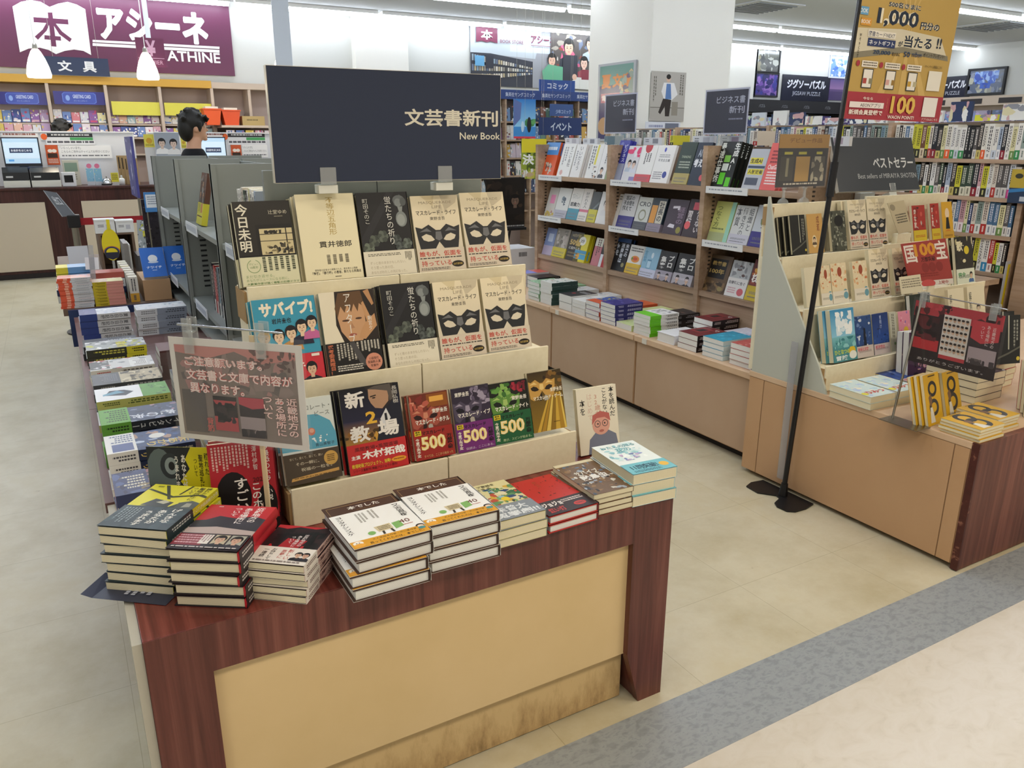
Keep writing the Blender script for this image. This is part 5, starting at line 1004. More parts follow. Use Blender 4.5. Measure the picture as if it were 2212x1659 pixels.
p = gy(610, 80, 9.15); t = thing('sign_hanger', 'wide white hanging rod dropping from the ceiling behind the New Book sign', 'hanger', (p.x, 9.15, CEIL)); part(t, 'rod', MB().box(p.x-.09, p.x+.09, 9.15, 9.16, 1.9, CEIL-.001, 'c8d0da'), PAINT)
part(t, 'plate', MB().box(p.x-.2, p.x+.2, 9.14, 9.17, 1.65, 1.9, '54203c'), PAINT)
SHADE = glow_mat('lamp_glass', 'fff4e0', 5)
for i, (px, py) in enumerate(((86, 168), (321, 172), (612, 168))):
    p = gy(px, py, 9.75); t = thing('pendant_lamp', f"white glass pendant lamp over the counter, {['left of the cashier sign', 'in front of the cashier sign', 'behind the New Book sign'][i]}", 'lamp', p)
    MB().lathe([(.0, .0), (.105, 0), (.112, .03), (.10, .10), (.075, .18), (.045, .245), (.028, .268), (0, .27)], n=24).build('shade', SHADE, t, smooth=True)
    MB().lathe([(0, .272), (.026, .272), (.02, .31), (.006, .33), (0, .33)], n=16).build('cap', STEEL, t); MB().tube((0, 0, .33), (0, 0, CEIL-p.z-.001), .004).build('cord', WHITEP, t)
    l = bpy.data.lights.new('pendant_bulb', 'POINT'); l.energy = 14; l.color = (1, .88, .7); l.shadow_soft_size = .08; o = bpy.data.objects.new('pendant_bulb', l); COL.objects.link(o); o.location = (p.x, p.y, p.z-.06)

# ---------------------------------------------------------------- people
def ring_loft(m, rings, n=20, cap=True):
    """rings: (centre, right vector * rx, other vector * ry)"""
    P = [[c+a*cos(2*pi*i/n)+b*sin(2*pi*i/n) for i in range(n)] for c, a, b in rings]
    for A, B in zip(P, P[1:]):
        for i in range(n): m.face([A[i], A[(i+1) % n], B[(i+1) % n], B[i]])
    if cap: m.face(P[0][::-1]); m.face(P[-1])
def limb(m, pts, rads, n=14):
    pts = [Vector(p) for p in pts]; R = []
    for i, p in enumerate(pts):
        d = (pts[min(i+1, len(pts)-1)]-pts[max(i-1, 0)]).normalized(); a = d.orthogonal().normalized()
        R.append((p, a*rads[i], d.cross(a)*rads[i]))
    ring_loft(m, R, n)
def ell(m, c, rx, ry, rz, n=16):
    c = Vector(c); V = lambda i, j: c+Vector((rx*sin(pi*i/n)*cos(2*pi*j/n), ry*sin(pi*i/n)*sin(2*pi*j/n), rz*cos(pi*i/n)))
    for i in range(n):
        for j in range(n): m.face([V(i, j), V(i+1, j), V(i+1, j+1), V(i, j+1)] if 0 < i < n-1 else ([V(0, 0), V(1, j), V(1, j+1)] if i == 0 else [V(i, j), V(n, 0), V(i, j+1)]))
def fuse(o, vox, it=4):
    r = o.modifiers.new('fuse', 'REMESH'); r.mode = 'VOXEL'; r.voxel_size = vox; r.use_smooth_shade = True
    s = o.modifiers.new('soft', 'SMOOTH'); s.iterations = it; s.factor = .5
def person(label, x, y, heading, H, hair, shirt, glasses=False, bob=False):
    """standing figure, local +y is the way it faces, height H"""
    k = H/1.72; t = thing('person', label, 'person', M=Mt((x, y, 0), heading) @ Matrix.Scale(k, 4)); V = Vector
    skin = mat('skin', 'c89a7c', .5, .35)
    m = MB(); e = lambda c, rx, ry: (V(c), V((rx, 0, 0)), V((0, ry, 0)))
    ring_loft(m, [e((0, 0, .80), .15, .10), e((0, 0, .90), .165, .115), e((0, .005, 1.02), .14, .10), e((0, .0, 1.18), .155, .11), e((0, -.005, 1.32), .175, .105), e((0, -.01, 1.41), .13, .075), e((0, -.005, 1.45), .06, .058), e((0, .012, 1.53), .052, .055)])
    ell(m, (0, .02, 1.62), .074, .092, .11); ell(m, (0, .045, 1.565), .055, .06, .06)
    m.prism([(.105, 1.62), (.137, 1.588), (.108, 1.578)], -.012, .012, 0); ell(m, (0, .108, 1.548), .022, .012, .007, 8); ell(m, (0, .098, 1.522), .026, .018, .016, 8)
    for s in (-1, 1):
        ell(m, (s*.075, .005, 1.605), .010, .022, .032, 8)
        limb(m, [(s*.16, -.01, 1.36), (s*.20, -.015, 1.25), (s*.22, -.01, 1.08), (s*.22, .06, .90), (s*.215, .085, .83)], [.055, .048, .04, .032, .026])
        limb(m, [(s*.08, 0, .86), (s*.088, .005, .68), (s*.085, .01, .47), (s*.085, -.01, .25), (s*.085, -.015, .08)], [.085, .078, .056, .05, .038])
        limb(m, [(s*.085, -.04, .045), (s*.088, .05, .04), (s*.092, .14, .03)], [.035, .036, .026])
        ell(m, (s*.215, .10, .79), .022, .034, .045, 10)
        for f, (dy, L) in enumerate(((.03, .07), (.012, .08), (-.006, .075), (-.022, .06))):
            limb(m, [(s*.214, .10+dy, .755), (s*.208, .108+dy, .755-L*.55), (s*.198, .112+dy, .755-L)], [.0095, .009, .0075], 8)
        limb(m, [(s*.205, .128, .80), (s*.190, .150, .765), (s*.182, .155, .735)], [.011, .0095, .008], 8)
    b = m.build('body', skin, t); fuse(b, .0085)
    m = MB(); ring_loft(m, [e((0, 0, .84), .178, .128), e((0, 0, .95), .172, .125), e((0, 0, 1.05), .158, .115), e((0, 0, 1.18), .170, .122), e((0, -.005, 1.32), .19, .118), e((0, -.008, 1.415), .135, .085), e((0, -.004, 1.45), .072, .070)])
    for s in (-1, 1): limb(m, [(s*.15, -.01, 1.37), (s*.205, -.015, 1.25), (s*.225, -.01, 1.12)], [.066, .062, .056])
    fuse(m.build('shirt', mat('shirt_'+shirt, shirt, .8, .2), t), .012, 3)
    m = MB(); ring_loft(m, [e((0, 0, .76), .165, .115), e((0, 0, .86), .178, .126), e((0, 0, .95), .168, .12)])
    for s in (-1, 1): limb(m, [(s*.085, 0, .84), (s*.09, .005, .68), (s*.087, .01, .47), (s*.087, -.005, .25), (s*.087, -.01, .07)], [.098, .09, .072, .066, .06])
    fuse(m.build('trousers', mat('trousers', '22242a', .8, .2), t), .012, 3)
    for s in (-1, 1):
        m = MB(); limb(m, [(s*.085, -.055, .04), (s*.088, .05, .042), (s*.093, .155, .032)], [.044, .046, .034]); fuse(m.build('shoe', mat('shoe', '18181a', .5), t), .01, 2)
    m = MB(); ell(m, (0, .0, 1.652), .090, .105, .095); ell(m, (0, -.05, 1.60), .078, .06, .10)
    rr = random.Random(3)
    for i in range(26):
        a = rr.uniform(0, 2*pi); q = rr.uniform(.1, 1); p = V((.085*q*cos(a), .0+.10*q*sin(a), 1.66+.075*sqrt(max(0, 1-q*q))))
        d = (p-V((0, 0, 1.62))).normalized(); limb(m, [p, p+d*.025+V((0, 0, .0)), p+d*.03+V((rr.uniform(-.02, .02), rr.uniform(-.02, .02), -.012))], [.018, .013, .005], 7)
    for i in range(9):
        xx = -.07+.0175*i; limb(m, [(xx, .085, 1.70), (xx*1.05, .112, 1.675), (xx*1.05, .112, 1.648+.008*(i % 3))], [.02, .013, .005], 7)
    for s in (-1, 1):
        if bob: limb(m, [(s*.08, -.01, 1.64), (s*.088, .0, 1.56), (s*.08, .0, 1.48)], [.035, .032, .018])
        else: limb(m, [(s*.078, .03, 1.65), (s*.082, .035, 1.61), (s*.078, .03, 1.575)], [.022, .016, .006])
    fuse(m.build('hair', mat('hair', hair, .55, .4), t), .0075, 2)
    for s in (-1, 1):
        ec = MB(); ell(ec, (s*.03, .098, 1.615), .013, .008, .006, 8); eo = ec.build('eye', mat('eye_white', 'e4e0dc', .3), t, smooth=True)
        ec = MB(); ell(ec, (s*.03, .1045, 1.615), .0055, .003, .0055, 8); ec.build('iris', mat('iris', '20150f', .3), eo)
        bm_ = MB(); limb(bm_, [(s*.014, .108, 1.638), (s*.032, .107, 1.643), (s*.05, .096, 1.637)], [.003, .004, .002], 6); bm_.build('eyebrow', mat('hair', hair, .55, .4), t)
    if glasses:
        g = MB()
        for s in (-1, 1):
            for i in range(16):
                a, b_ = 2*pi*i/16, 2*pi*(i+1)/16; g.tube((s*.032+.022*cos(a), .124, 1.613+.016*sin(a)), (s*.032+.022*cos(b_), .124, 1.613+.016*sin(b_)), .0014, n=5)
            g.tube((s*.054, .124, 1.616), (s*.08, .015, 1.618), .0014, n=5)
        g.tube((-.01, .125, 1.615), (.01, .125, 1.615), .0014, n=5); g.build('glasses', STEEL, t)
    return t
p = gy(415, 280, 6.3)
person('person in a black shirt with tousled black hair and glasses walking past the counter', p.x, 6.3, -78, 1.545, '15130f', '17171a', True)
p = gy(131, 270, 10.55)
person('person with a black bob standing behind the counter screen', p.x, 10.55, -80, 1.56, '100f10', '1c1d22', bob=True)

# ---------------------------------------------------------------- business books: low cabinets, bookcase
UPY = [4.655, 3.85, 3.05, 2.435]; CBY = [4.655, 3.85, 3.05, 2.235]
CABN = ['farthest one, by the easel', 'middle one', 'nearest one, beside the bestseller unit']
for i, (yb, ya) in enumerate(zip(CBY, CBY[1:])):
    t = thing('low_cabinet', f"low beige cabinet under the business bookcase, {CABN[i]}", 'cabinet', (2.47, ya, 0), group='low cabinets under the business bookcase')
    part(t, 'body', MB().box(2.473, 3.2, ya+.004, yb-.004, .045, .388), BEIGE)
    part(t, 'plinth', MB().box(2.52, 3.2, ya+.004, yb-.004, 0, .045), mat('shadow_dark_plinth', '2a2420', .6))  # recessed plinth, coloured near-black to paint in the shadow at the cabinet base
    tp = part(t, 'top', MB().box(2.450, 2.849, ya+.003, yb-.003, .3885, .418), BEIGE_L, bevel=.003)
    part(t, 'front_panel', MB().box(2.468, 2.4728, ya+.008, yb-.008, .05, .384), mat('cab_front', 'b89c80', .45, .35, 0, noisy([(.3, 'b5987c'), (.7, 'bb9f84')], 3)))
    y = yb-.07; m = MB(); m.box(2.4475, 2.4498, y-.035, y, .39, .416, 'd9d4c6'); part(t, 'shelf_tag', m, PRINT).parent = tp
SH = (.612, .873, 1.138)
t = thing('business_bookcase', 'long oak bookcase of business books with three open shelves', 'bookcase', (2.85, 2.22, .42))
part(t, 'back_panel', MB().box(3.16, 3.175, 2.42, 4.67, .419, 1.33), mat('case_back', '8d7a68', .6))
for y in UPY:
    m = MB().box(2.845, 3.159, y-.016, y+.016, .4185, 1.335)
    up_ = part(t, 'upright', m, OAK)
    m = MB()
    for k in range(32):
        m.box(2.90, 2.915, y-.0185, y-.0162, .66+.02*k, .668+.02*k, '3a322c')
    part(t, 'shelf_pin_strip', m, PAINT).parent = up_
for yb, ya in zip(UPY, UPY[1:]):
    BO = [part(t, 'shelf_board', MB().box(2.852, 3.158, ya+.017, yb-.017, z-.026, z), OAK) for z in SH]
    part(t, 'riser', MB().box(2.866, 2.878, ya+.017, yb-.017, .4186, SH[0]-.027), OAK)
    for z in SH[1:]:
        m = MB(); m.box(2.846, 2.8515, yb-.30, yb-.02, z-.030, z+.004, 'e6e8e8'); art(m, [('k', .08, .35, .9, .7, 1, '9aa0a8', 3)], lambda u, v, d, yb=yb, z=z: (2.846-d, yb-.02-.28*u, z-.03+.034*v), .28, .034)
        part(t, 'price_rail', m, PRINT).parent = BO[SH.index(z)]

def stand_side(key, BL, BR, TL, X, z, lean, label, n=1, group=None, dirn=1):
    p0 = gx(*BL, X); p1 = gx(*BR, X); a = radians(lean); nn = Vector((-cos(a), 0, sin(a)))
    b0 = Vector((X, p0.y, z)); d = ray(*TL); e = Vector((0, 0, EYE)); q = e+d*((b0-e).dot(nn)/d.dot(nn))
    W_ = abs(p0.y-p1.y); H_ = min(max((q-b0).length, .12), .24); T_ = DES[key]['t']
    M = Mt((X, p0.y, z+.001), -90, 90-lean) @ Matrix.Translation((0, 0, -T_))
    book(key, M, label, 'book', group, w=W_, h=H_)
    for i in range(1, n): book(key, M @ Matrix.Translation((.010*i, .0, -(T_+.003)*i)), label+f", {['', 'second', 'third'][i]} copy behind", 'book', group, w=W_, h=H_)
z4 = lambda x, y: (1100+x/3.687, 300+y/3.687)
kt = lambda s, x0, x1, y0, y1, c, o=.03: ('V', s, x0, y0, x1, y1, c, o)
FINE = lambda c, sd: ('k', .12, .42, .88, .62, 3, c, sd)
SB = [  # bottom-left, bottom-right, top-left, base colour, art, obi, what
 (2, (240, 265), (345, 272), (268, 38), 'd4582c', [('r', 0, .62, 1, 1, '4a86c4'), ('b', 200, 16, .2, .02, .8, .4, .04, .14, ['6a5a50', '8a8078', 'c4b8a8']), ('k', .2, .70, .85, .88, 1, 'e4e8ec', 3)], None, 'blue and orange book', 3),
 (2, (375, 278), (470, 285), (412, 45), 'e6e6e2', [kt('すごい会社', .62, .85, .3, .92, '4a4a4c', .01), ('c', .3, .12, .12, 'd8b0a8'), ('K', .15, .3, .5, .9, 2, '9a9a9c', 3)], None, 'white book with small pink seal', 1),
 (2, (478, 286), (552, 292), (517, 48), 'e4e3e0', [kt('いいだろう', .4, .75, .2, .95, '5a5a5c', .01), ('K', .1, .3, .35, .8, 1, '9a9a9c', 3)], None, 'white book with brushed gray title', 3),
 (2, (598, 288), (690, 295), (627, 53), 'e4e4e0', [('r', .5, .4, .66, .98, 'd8cc4a'), ('K', .1, .2, .45, .95, 2, '6a6a6c', 3), ('b', 201, 10, .55, .02, .95, .35, .05, .14, ['2a2a2c', '5a5a5c', 'c8a890'])], None, 'white book with yellow stripe', 1),
 (2, (692, 295), (755, 300), (712, 62), 'e6e5e2', [('F', .4, .25, .3, '1d1b1c', 'd8b8a0', '3a3c44'), ('K', .5, .4, .9, .95, 2, '5a5a5c', 3)], None, 'white book with man in suit', 1),
 (2, (758, 300), (782, 303), (768, 66), 'e0dcd0', [('r', 0, 0, 1, .3, '8a9a6a'), ('r', 0, .35, 1, .55, 'c85a50')], None, 'narrow red and green banded book', 1),
 (1, (803, 312), (882, 320), (832, 25), '3a3c98', [('r', 0, 0, 1, .42, '9aa0b4'), kt('ビジネス', .55, .9, .45, .9, 'd4d8ec', .02), ('c', .3, .9, .14, '6a70b4')], None, 'violet and gray business book', 2),
 (1, (886, 322), (985, 330), (925, 62), 'd8d8dc', [('b', 202, 6, 0, .68, 1, 1, .12, .3, ['e04a78', 'e8e4e8', 'd83a6c']), ('F', .35, .5, .22, '1f1a1c', 'e4c8b8', 'b8c4d4'), ('F', .72, .48, .22, '1f1a1c', 'e4c8b8', 'd4d8e4'), ('r', .6, 0, 1, .12, '8a80b4')], None, 'pink splashed book with two cartoon faces', 1),
 (1, (988, 330), (1110, 338), (1022, 60), 'eae9e6', [('e', .45, .95, .22, .16, 'b8343c'), ('K', .3, .45, .75, .78, 3, '5a5a5c', 3)], ('c85058', .2), 'white book with red half circle', 1),
 (1, (1113, 338), (1250, 348), (1142, 62), 'ebeae8', [('e', .45, .88, .06, .06, '4a50b4'), ('T', '不完全主義', .18, .56, .85, .64, '6a6a70', .01), ('e', .75, .22, .12, .09, '3c4a94'), ('k', .1, .08, .6, .3, 4, '8a8a90', 3), ('k', .2, .66, .8, .76, 2, '9a9aa0', 3)], None, 'white book with blue dots', 1),
 (1, (1290, 345), (1410, 355), (1322, 38), '26382f', [('T', 'THINKING', .2, .62, .8, .68, 'a8b49c', .01), ('k', .15, .36, .85, .55, 3, 'a8b0a0', 3)], ('a89a5c', .26), 'dark green book with gold band', 1),
 (1, (1415, 355), (1528, 362), (1452, 40), '1f2a3c', [('T', 'AIと', .2, .66, .7, .86, 'b4bcc8', .02), ('T', '考える', .05, .42, .95, .62, 'e4e6ea', .05), ('c', .85, .18, .16, 'd85a60')], None, 'navy book about thinking with AI', 1),
 (0, (1600, 366), (1752, 378), (1632, 36), '141814', [kt('生成AI', .70, .98, .36, .98, 'e4e6e0', .05), kt('最速仕事術', .02, .28, .10, .98, 'd8dcd4', .04), ('r', .34, .55, .64, .70, '7ab84a'), ('r', .34, .36, .64, .52, 'd4dcd4'), ('r', .32, .06, .6, .32, '5ac41e'), ('r', .68, .02, .92, .22, '5ac41e')], None, 'black and neon green AI book', 4),
 (0, (1845, 392), (1985, 402), (1892, 86), 'b4b8c0', [('r', .08, .62, .78, .78, 'd8cc3c'), ('T', '生成AI', .1, .64, .74, .76, '2c2c2a', .03), ('r', .1, .36, .95, .50, 'd8cc3c'), ('T', '人財定着', .12, .38, .92, .48, '2c2c2a', .02), ('r', .05, .52, .98, .58, '3a4860'), ('r', .1, .1, .8, .28, '4a5060')], None, 'gray book with yellow title bars', 1),
 (0, (1987, 402), (2112, 408), (2045, 40), 'd8605c', [('T', 'ChatGPT', .15, .44, .9, .54, 'f0e4e0', .02), ('k', .2, .55, .9, .85, 4, '7a2c30', 3), ('k', .2, .1, .9, .4, 5, 'f0e4e0', 3)], None, 'salmon pink AI handbook', 2),
]
SB2 = [
 (2, (275, 592), (345, 600), (322, 386), 'c4c0b8', [('r', .3, .45, .8, .75, 'e08ab0'), ('b', 205, 14, 0, 0, 1, .3, .05, .2, ['b8a03c', 'a07060', 'c8b8a8'])], None, 'gray book with pink square', 1),
 (2, (347, 602), (445, 612), (377, 393), 'd8dad6', [('b', 206, 8, .3, .4, .7, .75, .06, .14, ['4a5a68', '6a7c88'])], ('b0b0bc', .26), 'pale book with walking figure', 1),
 (2, (450, 622), (535, 630), (492, 393), 'dedcd6', [('T', '大人らしい', .1, .66, .8, .86, '9aa09c', .01), ('T', '語彙力', .08, .42, .92, .56, '3a3c3e', .03)], ('3a8aa0', .35), 'white vocabulary book with teal band', 1),
 (2, (537, 632), (606, 642), (572, 400), 'dcd8d2', [kt('好かれる人', .3, .7, .4, .9, '6a6a68', .01), ('r', 0, .28, 1, .36, 'c86a80')], ('e0dcd4', .26), 'cream book with pink line', 1),
 (2, (612, 642), (676, 652), (662, 420), '3c4244', [('p', [(0, .3), (1, .7), (1, .6), (0, .2)], '6a7478')], ('c4bc3c', .42), 'charcoal book with yellow band', 1),
 (2, (680, 656), (764, 665), (712, 424), 'e2e2e0', [('F', .6, .62, .34, '17171a', 'e0d4cc', 'dcdcdc')], None, 'white book with line drawn face', 1),
 (1, (812, 672), (845, 680), (836, 446), 'd8d4cc', [('k', .3, .8, .9, .95, 2, '6a6a68', 2)], None, 'narrow cream book', 1),
 (1, (848, 680), (968, 690), (940, 440), 'c8c8c8', [('T', '組織の', .2, .82, .75, .95, '3a3c40', .02), ('T', '不合理を', .12, .66, .8, .8, '3a3c40', .02), ('T', '超えて', .1, .5, .7, .64, '3a3c40', .02)], ('3c3a80', .34), 'gray organisation book with violet band', 1),
 (1, (975, 692), (1078, 708), (1046, 462), 'c9ccc6', [('T', 'CRO', .1, .72, .95, .86, '4a4c50', .02), ('o', .5, .45, .28, .08, '8a8a74', 0, 360)], ('4c5058', .24), 'gray book with olive ring', 1),
 (1, (1082, 712), (1192, 726), (1126, 470), '22303c', [('r', .05, .25, .45, .78, 'd8963c'), ('r', .5, .25, .95, .92, 'c8c4b4'), kt('社長の', .55, .9, .3, .9, '2c2c30', .02)], ('8a8090', .24), 'navy and orange company president book', 1),
 (1, (1212, 738), (1362, 760), (1266, 478), '3a2a38', [kt('経営の', .55, .9, .3, .8, '8a7488', .01), ('p', [(.25, .8), (.6, .82), (.6, .7), (.5, .7), (.5, .75), (.25, .73)], 'd8d4dc'), ('p', [(.2, .2), (.55, .18), (.55, .28), (.3, .30)], 'd8d4dc'), ('c', .8, .14, .12, '8a8438')], None, 'dark purple book with white marks', 1),
 (1, (1367, 762), (1490, 775), (1416, 480), '2f2028', [kt('否定しない', .62, .95, .12, .95, 'd8d0d0', .03), kt('習慣', .05, .38, .3, .7, 'd8d0d0', .03), ('r', .3, .72, .7, .92, 'c84a58'), ('c', .2, .3, .18, 'd85a5c')], None, 'black and red habits book', 1),
 (0, (1572, 787), (1725, 815), (1672, 496), 'c8cc7a', [('r', .8, 0, 1, 1, '9ad0b8'), kt('つなぐ方', .1, .4, .35, .9, '6a7444', .01), ('r', 0, 0, .8, .22, 'a8b080'), ('k', .1, .26, .7, .34, 1, '6a7444', 3)], None, 'yellow green book', 1),
 (0, (1732, 817), (1890, 836), (1820, 527), 'd2d4d2', [kt('組織と', .68, .92, .35, .95, '5c5e62', .01), kt('働き方の', .38, .62, .2, .95, '5c5e62', .01), kt('本質', .08, .32, .45, .95, '5c5e62', .01)], ('c4c4d0', .25), 'white book on organisations', 1),
 (0, (1897, 838), (2085, 864), (2004, 527), 'c4cad0', [kt('経済', .65, .95, .5, .95, '4a50a0', .04), ('b', 210, 8, .2, .35, .6, .7, .06, .16, ['8a9a5a', '3a3c44', '6a7a4a']), ('K', .3, .5, .5, .95, 1, '5a5a60', 3)], ('38307c', .36), 'pale economics book with violet band', 1),
]
SB3 = [
 (2, (257, 916), (330, 926), (292, 706), '7a8ab4', [('r', .3, .5, .8, .8, 'b8c4d8'), ('r', 0, 0, 1, .35, 'b4a8c0')], None, 'light blue book', 1),
 (2, (332, 928), (434, 946), (358, 712), '8a8478', [('b', 211, 20, .1, .35, .9, .95, .05, .2, ['a89c94', '6a645c', 'b8b0a8'])], ('c8b83c', .34), 'taupe book with yellow band', 1),
 (2, (441, 948), (540, 960), (462, 738), '1d1a18', [('T', '10万円を', .15, .82, .85, .92, 'c8b88a', .01), ('T', '50億', .08, .52, .95, .76, 'c8aa5c', .04), ('T', 'に増やした', .1, .38, .95, .48, 'd8d4c8', .02), ('k', .1, .08, .9, .3, 2, '7a6a4a', 3)], None, 'black and gold money book', 1),
 (2, (502, 987), (590, 1005), (547, 753), 'd4c82c', [('e', .45, .75, .3, .16, 'e8e8e0'), ('T', '3分', .3, .68, .62, .82, '2a2a28', .03), ('r', 0, .3, 1, .42, '3a8cb4'), ('r', 0, .1, 1, .28, '4aa0c8'), ('c', .3, .2, .16, 'd89c2c')], None, 'yellow and blue book', 2),
 (2, (642, 1012), (700, 1026), (682, 786), 'b87078', [('r', 0, .7, 1, 1, 'd8d8c8'), ('K', .3, .3, .8, .95, 2, '5a3a40', 3)], None, 'rose book', 1),
 (2, (702, 1038), (755, 1050), (732, 782), 'b02a2c', [('r', .5, .8, .9, .95, 'd8c8b8'), ('r', 0, 0, .4, .42, 'd8dce0'), ('r', 0, .42, .4, .75, '1c1c1e')], None, 'red book with white spine block', 1),
 (1, (797, 1052), (906, 1070), (828, 786), '16191f', [kt('未来の', .70, .95, .45, .85, 'd4dce4', .03), kt('消費者は', .40, .65, .25, .85, 'd4dce4', .03), kt('何を', .10, .35, .45, .85, 'd4dce4', .03), ('r', 0, .88, 1, 1, '2c4a78'), ('c', .8, .2, .1, '8a8458')], None, 'black book on future consumers', 2),
 (1, (912, 1082), (1026, 1106), (962, 840), 'deded8', [('e', .5, .52, .28, .12, 'd88a3c'), ('e', .5, .53, .16, .06, 'c8502c'), ('e', .3, .53, .05, .05, '5a9a3c'), ('k', .1, .75, .9, .92, 2, '5a5a58', 3)], ('d0ac30', .36), 'white book with plate of food', 1),
 (1, (1016, 1106), (1146, 1136), (1096, 863), '8cb8d0', [('e', .6, .75, .07, .1, 'd4e4ec'), ('r', .38, .3, .62, .6, '5a8aac'), ('r', .40, .32, .60, .55, 'b4d4e4'), kt('言葉', .1, .3, .5, .9, '5a90b0', .02)], ('c4c8dc', .28), 'light blue book with glass of water', 1),
 (1, (1147, 1141), (1276, 1166), (1187, 886), '17171a', [kt('プロ', .55, .88, .45, .88, 'e4e4e0', .05), kt('集客', .12, .45, .40, .82, 'e4e4e0', .05)], ('9a94a0', .34), 'black marketing book', 2),
 (1, (1287, 1172), (1440, 1200), (1337, 906), '16161a', [kt('プロ', .58, .90, .48, .90, 'e4e4e0', .05), kt('集客', .15, .48, .42, .85, 'e4e4e0', .05)], ('a8a4ac', .36), 'black marketing book, near copy', 1),
 (0, (1507, 1232), (1700, 1262), (1547, 912), '5a4630', [('r', .18, .38, .85, .90, '171412'), ('b', 215, 30, 0, 0, 1, .3, .05, .12, ['3a2c1e', '7a6040', '4a3824']), ('T', '教養書', .25, .72, .8, .84, 'b89c5a', .02), ('T', '100年', .22, .50, .8, .64, 'b89c5a', .02), ('e', .8, .12, .1, .06, '8a7a4a')], None, 'brown book with gold lettering', 2),
 (0, (1707, 1267), (1860, 1296), (1772, 962), 'b4b8ba', [('b', 216, 18, .1, .55, .9, 1, .06, .2, ['6a6c70', '8a8c90', '5a4440', 'd0d2d4'])], ('dcdad8', .52), 'gray and white defence book', 1),
 (0, (1867, 1297), (2062, 1344), (1927, 957), '6e2420', [('b', 217, 24, 0, .4, 1, 1, .04, .14, ['8a3a24', 'b86a2c', '5a1c1c', 'd8a040']), ('T', '核の', .06, .44, .5, .66, 'f0ece4', .05), ('T', '脅威', .52, .44, .98, .62, 'f0ece4', .05)], ('c0a82c', .36), 'dark red nuclear threat book with yellow band', 1),
]
BAYN = ['near bay', 'middle bay', 'far bay']; cnt = {}
for ri, (rows, z, rn) in enumerate(((SB, SH[2], 'top shelf'), (SB2, SH[1], 'second shelf'), (SB3, SH[0], 'low shelf'))):
    for j, (bay, BL, BR, TL, base, ops, obi, what, n) in enumerate(rows):
        k = f"s{ri}_{j}"
        oo = [FINE('6a6a70', j), ('k', .1, .15, .8, .3, 1, '6a6a70', j+3)]
        if what.startswith('gray and white defence'): oo = [('T', '自衛隊に告ぐ', .08, .66, .9, .84, '4a4a50', .02), ('e', .75, .3, .16, .2, 'c86068'), ('k', .1, .15, .5, .5, 3, 'c89aa0', 3)]
        if 'black marketing' in what: oo = [('F', .25, .5, .16, '2a2422', 'c8a890', '4a4650'), ('F', .75, .5, .16, '2a2422', 'c8a890', '2c2c34'), FINE('d8d4dc', 3)]
        design(k, .128, .188, .017, base, ops, obi=obi[1] if obi else 0, obi_col=obi[0] if obi else None, obi_ops=oo, page='w')
        stand_side(k, z4(*BL), z4(*BR), z4(*TL), 2.874, z, 17, f"{what} on the {rn}, {BAYN[bay]}", min(n, 3))

# stacks on the low cabinets
z5 = lambda x, y: (1040+x/3.352, 520+y/3.352)
def cab_stack(key, col, px, n, desc, where, w=.13, h=.185, t=None, dy=0):
    p = gz(*z5(*px), .418); cx = 2.478+h/2+.003 if col == 0 else 2.672+h/2
    stack(key, cx, p.y+w/2+dy, -90, .418, n, desc, where, w=w, h=h, t=t, jit=(.003, 1.2))
def pd(k, base, ops=(), spine=None, so=(), obi=None, t=.022, hard=False):
    design(k, .13, .185, t, base, list(ops), spine=spine, spine_ops=so, obi=obi[1] if obi else 0, obi_col=obi[0] if obi else None, obi_ops=[FINE('4a4a4c', 3)] if obi else (), page='w', hard=hard)
pd('p1', '8ab088', [bl(300, 20, ['a8c8a0', '6a9a70', 'd8e0d0'])]); pd('p2', 'dcdcd4', [bl(301, 40, ['e8e8e4', '4a6a64', 'b0c0b8', 'c8a890'])], '2c4440'); pd('p3', '2c2c30', [('c', .35, .4, .1, 'a83a40'), ('k', .3, .6, .9, .8, 2, 'b8b8bc', 3)], 'e0e0dc', t=.045)
pd('p4', 'e0e0dc', [FINE('8a8a8c', 4)], t=.02); pd('p5', '3c5a9c', [('b', 303, 30, 0, .36, 1, 1, .05, .14, ['c8b43c', '3a50a0', '5a78b8']), ('r', 0, 0, 1, .36, 'c8542c')], '3a50a0', [('r', 0, 0, 1, .38, 'c8502c'), ('K', .2, .45, .8, .95, 2, 'd8c85a', 3)], t=.024, hard=False)
pd('p6', '34307c', [bl(304, 20, ['4a4494', '2a2868', '7a74b4'])], '2c2a6c', spine_print('b8b4d8', 4), t=.022); pd('p7', 'cdd89a', [bl(305, 16, ['d8e0b0', 'b8cc80'])], 'd0dc98', t=.03)
pd('p8', 'e4e4e2', [('r', 0, 0, 1, .38, '6ac41c'), ('b', 306, 14, .1, .45, .9, .9, .04, .12, ['8a8a8c', 'c8c8c8'])], 'dedede', [('r', 0, 0, 1, .38, '62bc1a'), ('K', .2, .44, .8, .95, 2, '2a2a2c', 5)], t=.0175)
pd('p9', 'e4e4e6', [], 'd8d8dc', t=.045, hard=True); pd('p10', '6a2428', [bl(307, 18, ['7a3034', '4a181c', 'c8c4c0'], y0=.5), ('r', .1, .3, .6, .8, '8a2c30'), ('r', .2, .4, .5, .7, '2a1a1c')], '1f1416', spine_print('c8b8b4', 6), t=.026)
pd('p11', '2c92b0', [bl(308, 24, ['3aa4c4', '2480a0', '5ab8d0'])], 'c8d8dc', t=.022); pd('p12', 'b0504c', [bl(309, 30, ['c06a60', 'a84040', 'd8a098'])], 'e0dcd8', t=.024)
